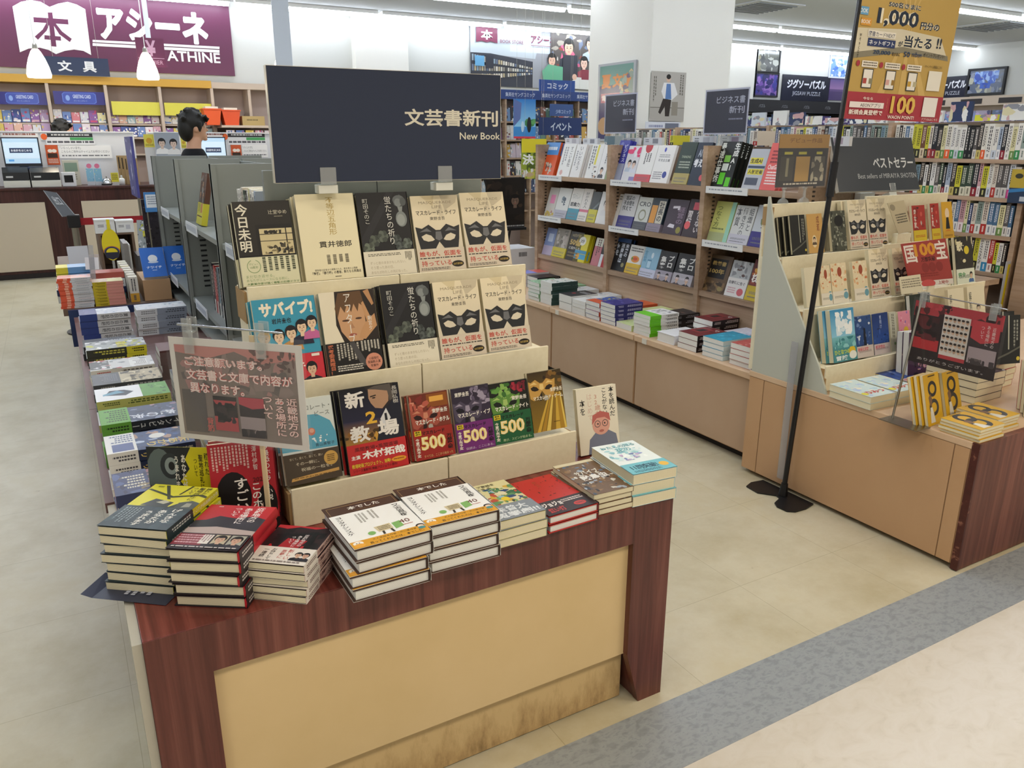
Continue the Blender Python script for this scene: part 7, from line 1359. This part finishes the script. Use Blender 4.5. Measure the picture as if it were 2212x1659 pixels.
ops += [('p', [PU(1830, 125), PU(1855, 60), PU(1945, 52), PU(2030, 60), PU(2045, 112), PU(1945, 100)], 'd8d0b8'), PP([(1830, 125), (1945, 103), (2045, 112), (2045, 100), (1945, 90), (1832, 112)], '8a8470'), PR(0, 197, 2100, 262, 'a83844')]
for s, a in (('500名さまに', (1920, -4, 1990, 8)), ('1,000', (1891, 12, 1986, 52)), ('円分の', (1984, 30, 2030, 48)), ('当たる', (1946, 64, 2012, 90)), ('!!', (2018, 62, 2034, 86)), ('が', (1934, 78, 1946, 90))):
    ops += [PT(s, *a, 'efe6cc', .09 if len(s) > 2 else .06), PT(s, *a, '1f2c40', .03)]
ops += [PR(1855, 15, 1880, 32, '6aa4cc'), PT('BOOK', 1857, 19, 1878, 28, 'e8ecee', .02), PR(1860, 38, 1884, 54, 'd89a3c'), PT('BOOK', 1861, 42, 1881, 50, 'e8e4dc', .02), PR(1872, 62, 1932, 76, 'ece6d8'), PT('図書カードNEXT', 1874, 64, 1930, 75, '4a5068', .01), PR(1870, 79, 1930, 96, '2c3a68'), PT('ネットギフト', 1873, 82, 1927, 93, 'e4e6ea', .02), ('V', 'Wチャンスで', *PU(1850, 124), *PU(1858, 70), '3a3020', .01),
        PT('20,000', 1880, 103, 1918, 113, '2c4468', .02), PT('名さまに', 1919, 104, 1938, 112, '4a4438'), PT('50', 1944, 100, 1960, 112, '2c4468', .02), PT('mibon', 1962, 99, 1986, 110, '2c4468', .01), PT('ポイントプレゼント!', 1988, 98, 2038, 107, '4a4438', .01)]
for i in range(3):
    x = 1850+47*i; ops += [PR(x+5, 128, x+40, 142, 'efe8da'), ('k', PU(x+8, 141)[0], PU(x, 141)[1], PU(x+38, 130)[0], PU(x, 130)[1], 2, '6a6050', i), ('c', *PU(x-1, 135), .018, 'a83844'), PR(x, 145, x+30, 188, '3a3a3c'), PR(x+2, 147, x+28, 186, 'ece8e0'), PR(x+4, 166, x+14, 178, ['b04a44', 'd8a8a0', 'c8a040'][i]), PR(x+16, 166, x+26, 178, ['8a8468', '9a7a3c', 'b8b090'][i])]
ops += [PR(1990, 138, 2030, 184, 'ece8dc'), PR(1976, 200, 2018, 246, 'ece8e4'), PT('今なら', 1852, 207, 1874, 214, 'f0e4dc', .02), PR(1823, 219, 1896, 232, 'ece4e0'), PT('AEONアプリ', 1845, 221, 1888, 230, '55504f', .01), PT('新規会員登録で', 1820, 236, 1892, 248, 'f0e4dc', .03), PT('100', 1906, 201, 1968, 242, '8a1c28', .06), PT('100', 1906, 201, 1968, 242, 'e0bc5c', .03), PT('WAON POINT!', 1900, 246, 1960, 254, 'f0e4dc', .02), ('V', 'もれなく', *PU(1899, 238), *PU(1905, 206), 'e0bc5c', .01), PT('アプリDLはこちら', 1976, 249, 2014, 255, 'e8d4d0', .01), PT('キャンペーン詳細はこちら', 1990, 125, 2030, 132, '5a4a28', .01)]
m = MB(); th = Vector((0, .0015, 0)); q = [bl0, br0, br0+up, bl0+up]; m.face(q, 'c0a058'); m.face([p+th for p in q][::-1], 'd8d0c0')
for i in range(4): m.face([q[(i+1) % 4], q[i], q[i]+th, q[(i+1) % 4]+th], 'd8d0c0')
art(m, ops, lambda u, v, d: tuple(bl0.lerp(br0, u)+up*v-Vector((0, d, 0))), .54, .728, base=3)
part(t, 'poster', m, PRINT); part(t, 'frame_rail', MB().tube(bl0+Vector((-.002, .006, 0)), bl0+up+Vector((0, .006, 0)), .006), BLACKP)

# ---------------------------------------------------------------- tall bookcase behind, spines to the aisle
FX = 4.6; FS = [(1.262, 6.2), (1.055, 3.25), (.848, 3.25), (.64, 3.25)]
t = thing('tall_bookcase', 'long wooden bookcase with rows of spines behind the business bookcase', 'bookcase', (FX, 2.4, 0))
part(t, 'back_panel', MB().box(FX+.22, FX+.24, 2.4, 6.3, 0, 1.47), mat('case_back', '8d7a68', .6))
for y in (2.44, 3.3, 4.3, 5.3, 6.28): part(t, 'upright', MB().box(FX, FX+.219, y-.014, y+.014, 0, 1.47), OAK)
for z, _ in FS+[(.43, 0), (.1, 0)]: part(t, 'shelf_board', MB().box(FX-.004, FX+.218, 2.455, 6.265, z-.022, z), OAK)
part(t, 'end_panel', MB().box(FX-.002, FX+.24, 2.30, 2.40, 0, 1.25), OAK)
rr = random.Random(77); seen = 0
for ri, (z, yend) in enumerate(FS):
    y = 3.285 if True else 0; ys_ = []
    yy = 2.47
    while yy < yend:
        w = rr.choice([.020, .024, .028, .032]); 
        blocked = ri == 0 and (3.55 < yy < 3.0)
        if not any(abs(yy+w/2-u) < w/2+.016 for u in (3.3, 4.3, 5.3)) : ys_.append((yy+w, w))
        yy += w+.0015
    for i, (y1, w) in enumerate(ys_):
        c = rr.choice(PAL); h = rr.choice([.172, .184, .19, .194])
        sb = spine_book(rr.choice(['novel', 'paperback', 'guidebook']), FX+.012, y1, z+.0005, w, .13, h-.004*(ri > 0), c, f"{nth(i)} spine from the right end, {['top', 'second', 'third', 'fourth'][ri]} row of the tall bookcase", group=f"spines in the {['top', 'second', 'third', 'fourth'][ri]} row of the tall bookcase")
for i in range(12):
    y = 2.5+i*.17+rr.uniform(0, .05); h = rr.uniform(.03, .11); m = MB(); m.box(0, .13, 0, .02, 0, h, rr.choice(['e4e4e0', 'd8d83c', 'c8d0d8', '2c3a5c', 'e0e0dc', 'e8d8a8'])); art(m, [bl(i+400, 6, ['e8e8e4', '8a8c94', 'c8a0a0', 'd8d0a8'], .1, .3)], wallT(0, 0, .13, h, 0), .13, h)
    o = m.build('pop_card', PRINT); o.matrix_world = Mt((FX+.08, y+.13, 1.4705), -90); tag(o, f"{nth(i)} small card from the right on top of the tall bookcase", 'card', 'small cards on the tall bookcase')
t = thing('cat_poster', 'blue and yellow poster hanging at the right end of the tall bookcase', 'poster', (FX-.03, 2.5, .9)); a = gx(2188, 365, FX-.03); b = gx(2212, 440, FX-.03); m = MB(); m.box(FX-.032, FX-.03, b.y-.12, a.y, b.z, a.z, '2c3c54'); art(m, [('r', 0, .45, 1, 1, 'b8a03c'), ('c', .2, .8, .1, '3a3a30'), ('c', .5, .7, .1, '4a4a3c'), ('p', [(0, .4), (1, .55), (1, .45), (0, .3)], '3a7ab0'), ('r', .3, .06, .8, .2, 'b8c0c8')], lambda u, v, d: (FX-.032-d, a.y+(b.y-.12-a.y)*u, b.z+(a.z-b.z)*v), .3, .4); part(t, 'sheet', m, PRINT); part(t, 'hook', MB().box(FX-.029, FX-.005, a.y-.1, a.y-.08, a.z-.02, a.z+.01), CLEARD)
# yellow framed sign at the right edge, on a low side table
t = thing('side_table', 'oak side table behind the bestseller stand at the right edge', 'table', (3.7, 2.45, 0)); part(t, 'top', MB().box(3.70, 4.5, 2.42, 3.2, .60, .63), OAK); part(t, 'body', MB().box(3.74, 4.46, 2.45, 3.17, 0, .599), OAK)
x0, z0, x1, z1 = pb(2166, 562, 2235, 662, 2.43); t = thing('yellow_sign', 'yellow framed bestseller sign cut off by the right edge', 'sign', (x0, 2.45, .63)); m = MB(); m.box(x0, x1, 2.43, 2.434, z0, z1, 'b4b8c0'); art(m, [('r', .06, .06, .94, .94, 'd8c01c'), ('r', .12, .12, .88, .125, '3a3410'), ('r', .12, .12, .13, .88, '3a3410'), ('r', .12, .875, .88, .88, '3a3410'), ('T', 'ベスト', .18, .2, .95, .5, '1f1c10', .03)], wallT(x0, z0, x1, z1, 2.43), x1-x0, z1-z0); part(t, 'panel', m, PRINT); part(t, 'stand', MB().box(x0+.1, x1-.1, 2.436, 2.46, .6305, z0+.08), CLEARD)
stack('r_mag', 3.85, 2.75, -90, .63, 5, 'white periodical', 'the pile on the oak side table'); stack('p7', 4.05, 2.72, -90, .63, 3, 'pale green periodical', 'the pile on the oak side table'); stack('r_violet', 4.25, 2.7, -90, .63, 4, 'lilac periodical', 'the pile on the oak side table')

# easel with dark poster and white cartons beyond the island
t = thing('poster_easel', 'black folding easel with dark portrait poster', 'easel', (2.3, 5.2, 0)); a = pb(1050, 384, 1133, 492, 5.2); m = MB(); m.box(a[0], a[2], 5.2, 5.206, a[1], a[3], '17130f'); art(m, [('b', 360, 26, 0, 0, 1, 1, .06, .2, ['241c16', '120e0c', '3a2c20', '0e0c0a']), ('F', .75, .55, .2, '0e0b0a', '6a5648', '1a1614'), ('k', .5, .0, 1, .05, 1, 'a8a8a4', 3)], wallT(a[0], a[1], a[2], a[3], 5.2), .3, .4); part(t, 'poster', m, PRINT)
for s in (0, 1): part(t, 'leg', MB().tube((a[0]+.05+s*.3, 5.22, .0), (a[2]-.02-s*.3, 5.23+.01*s, a[3]), .009), BLACKP)
part(t, 'leg', MB().tube(((a[0]+a[2])/2, 5.55, 0), ((a[0]+a[2])/2, 5.24, a[3]), .009), BLACKP); part(t, 'ledge', MB().box(a[0], a[2], 5.17, 5.21, a[1]-.02, a[1]-.001), BLACKP)
for i, (px, c) in enumerate((((1096, 490, 1140, 520), 'd8d8da'), ((1098, 518, 1136, 556), 'cfd0d4'))):
    x0, z0, x1, z1 = pb(*px, 4.9); zb = .0 if i else .36; t = thing('white_carton', f"white carton {['on top', 'underneath'][i]} beside the easel", 'carton', (x0, 4.9, zb)); m = MB(); m.box(x0, x1+.05, 4.88, 5.12, zb+.001, .358 if i else .62, c); art(m, [('k', .5, .6, .9, .8, 1, '6a6a6c', 2)], wallT(x0, zb, x1, zb+.3, 4.88), .2, .3); part(t, 'body', m, PRINT)

# ---------------------------------------------------------------- column posters
t = thing('column_poster', 'silver framed summer campaign poster on the white column', 'poster', (4.882, 6.9, 1.4)); a = gx(1293, 140, 4.882); b = gx(1366, 300, 4.882); y0, y1, z0, z1 = b.y, a.y, 1.36, a.z; m = MB(); m.box(4.882, 4.9035, y0, y1, z0, z1, 'a8acb0'); T0 = lambda u, v, d: (4.882-d, y1+(y0-y1)*u, z0+(z1-z0)*v)
art(m, [('r', .05, .03, .95, .97, '3a3c64'), ('r', .05, .72, .95, .97, '5a8a80'), ('T', '夏', .1, .68, .38, .86, 'c8782c', .05), ('T', '文庫', .40, .68, .92, .86, 'c8782c', .05), ('r', .1, .5, .9, .62, 'a85a6a'), ('T', '電子書籍', .12, .52, .85, .60, 'e0d0c8', .02), ('c', .2, .2, .16, 'b8946c'), ('c', .7, .25, .14, '8a6a4a'), ('b', 370, 14, .6, .6, .95, .95, .05, .12, ['8a9a8c', '5a4a6a', 'c8b48a'])], T0, .5, .7); part(t, 'panel', m, GLOSS)
x0, z0, x1, z1 = pb(1404, 155, 1478, 262, 6.04); t = thing('column_poster', 'portrait poster of a man in white jacket seated on the column front', 'poster', (x0, 6.03, z0)); m = MB(); m.box(x0, x1, 6.03, 6.036, z0, z1, 'b0aca4')
art(m, [('r', 0, 0, 1, .28, 'a8a49c'), ('r', 0, .27, 1, .285, '6a665e'), ('p', [(.36, .78), (.66, .78), (.78, .55), (.6, .42), (.38, .45), (.30, .6)], 'e0e0e0'), ('p', [(.44, .76), (.56, .76), (.6, .45), (.42, .45)], '5a7cb0'), ('p', [(.36, .46), (.6, .44), (.56, .1), (.44, .1), (.42, .3), (.3, .14), (.24, .18)], '2c2420'), ('e', .49, .86, .06, .07, 'd0b09a'), ('e', .49, .90, .065, .05, '17130f'), ('r', .62, .12, .80, .4, '8a8478'), ('K', .06, .35, .16, .9, 2, '6a665e', 3), ('K', .82, .5, .95, .95, 2, '6a665e', 4)], wallT(x0, z0, x1, z1, 6.03), x1-x0, z1-z0); part(t, 'sheet', m, PRINT)
x0, z0, x1, z1 = pb(1398, 263, 1472, 292, 6.0); t = thing('notice_card', 'white signature card below the portrait poster', 'card', (x0, 5.98, z0)); m = MB(); m.box(x0, x1, 6.02, 6.03, z0, z1, 'd4d8e0'); art(m, [('r', 0, 0, 1, .2, '7aa8d0'), ('k', .08, .45, .5, .8, 1, '8a90b0', 4), ('r', .55, .3, .95, .9, '6a7080')], wallT(x0, z0, x1, z1, 6.02), .3, .12); part(t, 'sheet', m, PRINT); part(t, 'mount', MB().box(x0+.1, x1-.1, 6.031, 6.0495, z0+.02, z1-.02), WHITEP)

# ---------------------------------------------------------------- comics corner at the back
YK = 9.0; ka, kb = gy(1083, 205, YK).x, gy(1300, 205, YK).x
t = thing('comic_rack', 'tall comic rack with blue header band at the back', 'rack', (ka, YK, 0)); part(t, 'back_panel', MB().box(ka-.3, kb, YK+.24, YK+.26, 0, 1.95), mat('rack_back', 'a5938a', .6)); part(t, 'header', MB().box(ka-.3, kb, YK-.02, YK+.24, 1.86, 1.97, '2c4480'), PAINT)
kx = [ka-.3+i*(kb-ka+.3)/5 for i in range(6)]
for x in kx: part(t, 'upright', MB().box(x-.012, x+.012, YK, YK+.239, 0, 1.86), OAK)
for z in (.5, .72, .94, 1.16, 1.38, 1.60): part(t, 'shelf_board', MB().box(kx[0], kx[-1], YK+.02, YK+.239, z-.02, z), OAK)
m = MB()
for i in range(3):
    u = ka+(kb-ka)*(.03+.35*i); art(m, [('T', '集英社ヤングコミック', 0, 0, 1, 1, 'c8d0e4', .01)], wallT(u, 1.89, u+(kb-ka)*.28, 1.94, YK-.021), .4, .05)
part(t, 'header_lettering', m, PRINT)
CV = ['c8b8c0', '3a4a6a', 'b05a50', 'd8d4cc', '6a8ab0', '2a2428', 'c8a04a', '8a6a8a', '5a7a6a', 'e0dcd8', '7a4a3a', 'b8c4cc']; rr = random.Random(21)
for zi, z in enumerate((.72, .94, 1.16, 1.38, 1.60)):
    for xi in range(5):
        n = 4; w = (kx[1]-kx[0]-.04)/n
        for i in range(n):
            x = kx[xi]+.02+i*w; h = rr.uniform(.16, .185); m = MB(); m.box(0, w*.94, 0, .012, 0, h, rr.choice(CV)); art(m, [bl(rr.randint(1, 999), 7, [rr.choice(CV), rr.choice(CV), 'e0dcd8'], .1, .3)], wallT(0, 0, w*.94, h, 0), w, h)
            o = m.build('comic', PRINT); o.matrix_world = Mt((x, YK+.05, z+.0005), 0, -8); tag(o, f"{nth(xi*n+i)} comic from the left, {['fifth', 'fourth', 'third', 'second', 'top'][zi]} shelf of the comic rack", 'comic', 'face-out comics on the comic rack')
def hang(name, lab, cat, px, Y, base, ops, wires=True, th=.01):
    t, x0, z0, x1, z1 = card(name, lab, cat, px, Y, ops, base, th)
    if wires:
        for x in (x0+.04, x1-.04): part(t, 'hanger', MB().tube((x, Y+.005, z1), (x, Y+.005, CEIL-.001), .0009, n=6), STEEL)
    return t
hang('hanging_sign', 'blue hanging comic sign in front of the photo mural', 'sign', (1165, 173, 1242, 200), 9.6, '2c5098', [('T', 'コミック', .22, .25, .80, .78, 'dce4f0', .03)])
hang('hanging_sign', 'dark blue hanging event sign before the comic rack', 'sign', (1164, 254, 1256, 292), 8.4, '1f3260', [('T', 'イベント', .27, .25, .76, .72, 'c4ccd8', .03)])
hang('hanging_sign', 'small pale blue hanging comic sign above the event sign', 'sign', (1188, 225, 1238, 251), 8.8, '3a5488', [('T', '少年コミック', .25, .2, .9, .55, 'a8b8d8', .02)])
hang('movie_poster', 'blue sky animation style poster hanging before the comic rack', 'poster', (1110, 214, 1157, 299), 8.2, '3c84c4', [('g', 0, .3, 1, 1, '8cc4e4', '2c74bc'), ('p', [(0, .3), (.3, .5), (.35, .9), (0, 1)], '5a6a9c'), ('b', 380, 10, .5, .3, 1, .5, .06, .2, ['5a9a5a', '3a7a4a']), ('e', .7, .35, .1, .2, '17181c'), ('e', .4, .3, .07, .14, 'b8d0e0'), ('r', 0, 0, 1, .05, 'c83a4a')])
hang('movie_poster', 'yellow green poster with white lettering hanging before the comic rack', 'poster', (1127, 300, 1180, 386), 7.6, '8a9a30', [('r', 0, .66, 1, 1, 'd8c82c'), ('b', 381, 24, .2, 0, 1, .66, .06, .2, ['4a5a1c', 'b8b04a', '6a7a2c', '2c3414']), ('T', '決', .02, .35, .5, .62, 'e8e8e4', .04), ('b', 382, 10, 0, 0, .5, .3, .06, .16, ['d8d8d4', '8a8c90', 'b8a080'])])
# photo mural of a bookshop on the back wall
x0, z0, x1, z1 = 5.87, 2.19, 8.2, 3.06; ym = WALLY-.03; t = thing('photo_mural', 'wide mural photo of bookshop shelves and reading children on the back wall', 'mural', (x0, ym, z0)); m = MB(); m.box(x0, x1, ym, ym+.025, z0, z1, '8a8c90'); rr = random.Random(5)
ops = [('p', [(0, 1), (.55, 1), (.5, .5), (0, .55)], 'a8b0b4'), ('r', .30, .6, .62, .9, 'b8c0c8'), ('p', [(0, .55), (.15, .55), (.48, .45), (.48, .0), (0, 0)], '2a2c34')]
for i in range(26):
    u = .01+.018*i; s_ = 1-u*1.6; ops += [('r', u, .08+.2*(1-s_)+k*.17*s_, u+.013, .08+.2*(1-s_)+k*.17*s_+.11*s_, rr.choice(['8a8478', 'b8b4a8', '5a6478', 'c8c0b0', '4a4844', '7a8a94', 'a89a7a'])) for k in range(3)]
ops += [('r', .03, .33, .10, .5, '5a94b8'), ('r', .11, .3, .17, .52, '1f222c'), ('p', [(.04, .72), (.04, .96), (.08, .985), (.12, .965), (.155, .985), (.20, .96), (.20, .72), (.15, .745), (.12, .725), (.08, .745)], '6a2c44'), ('T', '本', .075, .77, .165, .93, 'e4e4e0', .03), ('T', 'アシーネ', .46, .76, .66, .90, '6a2c44', .03), ('T', 'BOOK STORE', .22, .73, .40, .79, '7a4a58', .01), ('r', .46, .72, .66, .73, '6a2c44'),
        ('r', .62, 0, 1, 1, '4a4440'), ('b', 390, 30, .62, .4, 1, 1, .01, .04, ['c05a78', 'b8b4a8', '8a8478', '5a6478', '7a3c34']), ('F', .77, .74, .07, '15130f', 'c8a088', '2c3038'), ('F', .95, .82, .06, '15130f', 'c8a088', 'a8b4bc'), ('F', .63, .50, .055, '1a1512', 'd0a890', 'a8a83c'), ('F', .90, .48, .055, '17130f', 'd8b4a0', '8a3a44'), ('p', [(.56, .12), (.72, .05), (.74, .38), (.60, .42), (.55, .3)], '5a9a78'), ('p', [(.72, .05), (.85, .12), (.84, .6), (.72, .6)], '2a2c34'), ('p', [(.72, .02), (.98, .0), (1, .2), (.84, .22)], 'c8c8c0'), ('c', .82, .22, .02, 'd0a890'), ('p', [(.88, .18), (1, .18), (1, .36), (.88, .36)], '7a2c38')]
art(m, ops, wallT(x0, z0, x1, z1, ym), x1-x0, z1-z0); part(t, 'panel', m, PRINT)
# ---------------------------------------------------------------- jigsaw puzzles at the far right
def wallpic(name, lab, cat, px, base, ops, frame=None, Y=WALLY-.02):
    x0, z0, x1, z1 = pb(*px, Y); t = thing(name, lab, cat, (x0, Y, z0)); m = MB(); m.box(x0, x1, Y, Y+.02, z0, z1, base); art(m, ops, wallT(x0, z0, x1, z1, Y), x1-x0, z1-z0); part(t, 'panel', m, GLOSS)
    if frame:
        f = MB()
        for q in ((x0-.03, x1+.03, z0-.03, z0), (x0-.03, x1+.03, z1, z1+.03), (x0-.03, x0, z0, z1), (x1, x1+.03, z0, z1)): f.box(q[0], q[1], Y-.012, Y+.02, q[2], q[3], frame)
        part(t, 'frame', f, PAINT)
    return t
PZ = lambda sd, *c: [bl(sd, 40, list(c), .05, .2)]
wallpic('framed_puzzle', 'dark forest puzzle in black frame, upper right of four', 'puzzle', (1636, 106, 1683, 154), '3a3c38', PZ(1, '4a4c44', '2a2c2a', '6a6650', '8a8c84'), '1c1c1e')
wallpic('framed_puzzle', 'violet fantasy puzzle in black frame, lower right of four', 'puzzle', (1632, 160, 1679, 206), '4a3c78', PZ(2, '6a4a98', '3a3c88', '8a6ab0', '2c2a5c'), '1c1c1e')
wallpic('framed_puzzle', 'gray puzzle in black frame, upper left of four', 'puzzle', (1622, 110, 1633, 152), '6a7078', PZ(3, '8a9098', '4a5058', 'b0b4b8'), '1c1c1e')
wallpic('framed_puzzle', 'pale puzzle in black frame, lower left of four', 'puzzle', (1618, 160, 1629, 206), '8a8c90', PZ(4, 'a8acb0', '5a5c64'), '1c1c1e')
wallpic('framed_puzzle', 'blue castle puzzle above the jigsaw sign', 'puzzle', (1794, 121, 1830, 166), '6a8cc0', PZ(5, '8aa8d8', 'b8c4dc', '4a6cb0', 'd8dce8'), 'c8ccd4')
wallpic('framed_puzzle', 'purple seascape puzzle right of the jigsaw sign', 'puzzle', (1792, 169, 1826, 217), '5a4870', [('g', 0, .5, 1, 1, '8a6a94', '4a4478'), ('r', 0, 0, 1, .4, '4a3c64')], None)
wallpic('jigsaw_sign', 'black jigsaw puzzle sign on the back wall', 'sign', (1689, 163, 1791, 219), '1c1e2c', [('T', 'ジグソーパズル', .10, .48, .92, .84, 'dcdee4', .04), ('T', 'JIGSAW PUZZLE', .22, .18, .82, .38, 'a8aab4', .01)])
x0, z0, x1, z1 = pb(1612, 219, 1900, 285, 11.1); t = thing('puzzle_rack', 'black wall rack of boxed puzzles below the jigsaw sign', 'rack', (x0, 11.1, 0)); part(t, 'body', MB().box(x0, 15.4, 11.35, 11.58, 0, z1-.25), mat('black_rack', '1a1a1e', .5)); part(t, 'header', MB().box(x0, 15.4, 11.1, 11.58, z1-.22, z1), mat('black_rack', '1a1a1e', .5)); part(t, 'shelf_board', MB().box(x0, 15.4, 11.1, 11.349, z0-.06, z0-.03), mat('black_rack', '1a1a1e', .5))
m = MB()
for i in range(6): art(m, [('T', 'パズル', 0, 0, 1, 1, '8a8c94', .01)], wallT(x0+.3+i*.6, z1-.14, x0+.46+i*.6, z1-.08, 11.099), .2, .06)
part(t, 'header_lettering', m, PRINT)
rr = random.Random(9)
for i in range(11):
    h = rr.uniform(.26, .36); m = MB(); m.box(0, .28, 0, .06, 0, h, rr.choice(['5a6a8a', '8a7a9a', '3a4468', 'b0b4c0', '6a8a8a', '4a3c6a'])); art(m, PZ(i+30, '8aa0c0', 'c8b8d0', '3a3c68', 'a8b89a', 'd8d0d8'), wallT(0, 0, .28, h, 0), .28, h); o = m.build('puzzle_box', PRINT); o.location = (x0+.1+i*.33, 11.15, z0-.03+.0005); tag(o, f"{nth(i)} puzzle box from the left on the black rack", 'puzzle box', 'boxed puzzles on the black rack')
RX = 15.48
def rpic(name, lab, cat, px0, py0, px1, py1, base, ops, frame=None):
    a = gx(px0, py0, RX); b = gx(px1, py1, RX); t = thing(name, lab, cat, (RX, a.y, b.z)); m = MB(); m.box(RX-.02, RX+.019, b.y, a.y, b.z, a.z, base); art(m, ops, lambda u, v, d: (RX-.02-d, a.y+(b.y-a.y)*u, b.z+(a.z-b.z)*v), abs(a.y-b.y), a.z-b.z); part(t, 'panel', m, GLOSS)
    if frame:
        f = MB()
        for y0, y1, z0, z1 in ((b.y-.04, a.y+.04, b.z-.04, b.z), (b.y-.04, a.y+.04, a.z, a.z+.04), (b.y-.04, b.y, b.z, a.z), (a.y, a.y+.04, b.z, a.z)): f.box(RX-.035, RX+.019, y0, y1, z0, z1, frame)
        part(t, 'frame', f, PAINT)
    return t
rpic('jigsaw_sign', 'black jigsaw puzzle sign on the right wall beside the heart picture', 'sign', 1992, 170, 2092, 215, '1c1e2c', [('T', 'ジグソーパズル', .10, .48, .92, .84, 'dcdee4', .04), ('T', 'JIGSAW PUZZLE', .22, .18, .82, .38, 'a8aab4', .01)])
rpic('framed_puzzle', 'framed puzzle with blue heart of flowers on the right wall', 'puzzle', 2098, 154, 2164, 199, '5a6478', [bl(40, 40, ['7a8090', '8a8c84', '5a6068', 'a8a898'], .05, .14), ('b', 41, 50, .15, .4, .85, .95, .05, .14, ['3a5cb0', '6a8cd0', '2c48a0', '8aa8d8', '5a7ac0']), ('b', 42, 20, .35, .2, .65, .45, .04, .1, ['3a5cb0', '2c48a0'])], '17181a')
t = thing('puzzle_rack', 'pinkish wood rack of puzzles along the right wall', 'rack', (15.0, 8.5, 0)); part(t, 'body', MB().box(15.1, 15.48, 7.9, 11.0, 0, 2.0), mat('rack_wood', 'bfae9c', .5)); part(t, 'ledge', MB().box(14.98, 15.099, 7.9, 11.0, 1.39, 1.4195), mat('rack_wood', 'bfae9c', .5)); part(t, 'header', MB().box(14.9, 15.48, 7.9, 11.0, 2.001, 2.16), mat('rack_wood', 'bfae9c', .5)); part(t, 'end_panel', MB().box(14.88, 15.48, 7.8, 7.899, 0, 2.2), mat('rack_end', '4a2c2c', .5))
for i in range(4): part(t, 'name_plate', MB().box(14.895, 14.8995, 8.2+i*.7, 8.6+i*.7, 2.03, 2.12, '2a2424'), PAINT)
for i in range(6):
    m = MB(); m.box(0, .42, 0, .04, 0, .5, ['a898c8', '8a7a9a', '7a98c8', 'b8b0c8', '6a7a98', 'a8a0b0'][i]); art(m, PZ(i+60, 'c8b8e0', '8a9ac8', 'd8d0e0', '5a5a80', 'b088a8'), wallT(0, 0, .42, .5, 0), .42, .5); o = m.build('framed_puzzle', PRINT); o.matrix_world = Mt((15.04, 10.6-i*.46, 1.42), -90); tag(o, f"{nth(i)} pastel puzzle from the left leaning on the right wall rack", 'puzzle', 'pastel puzzles on the right wall rack')
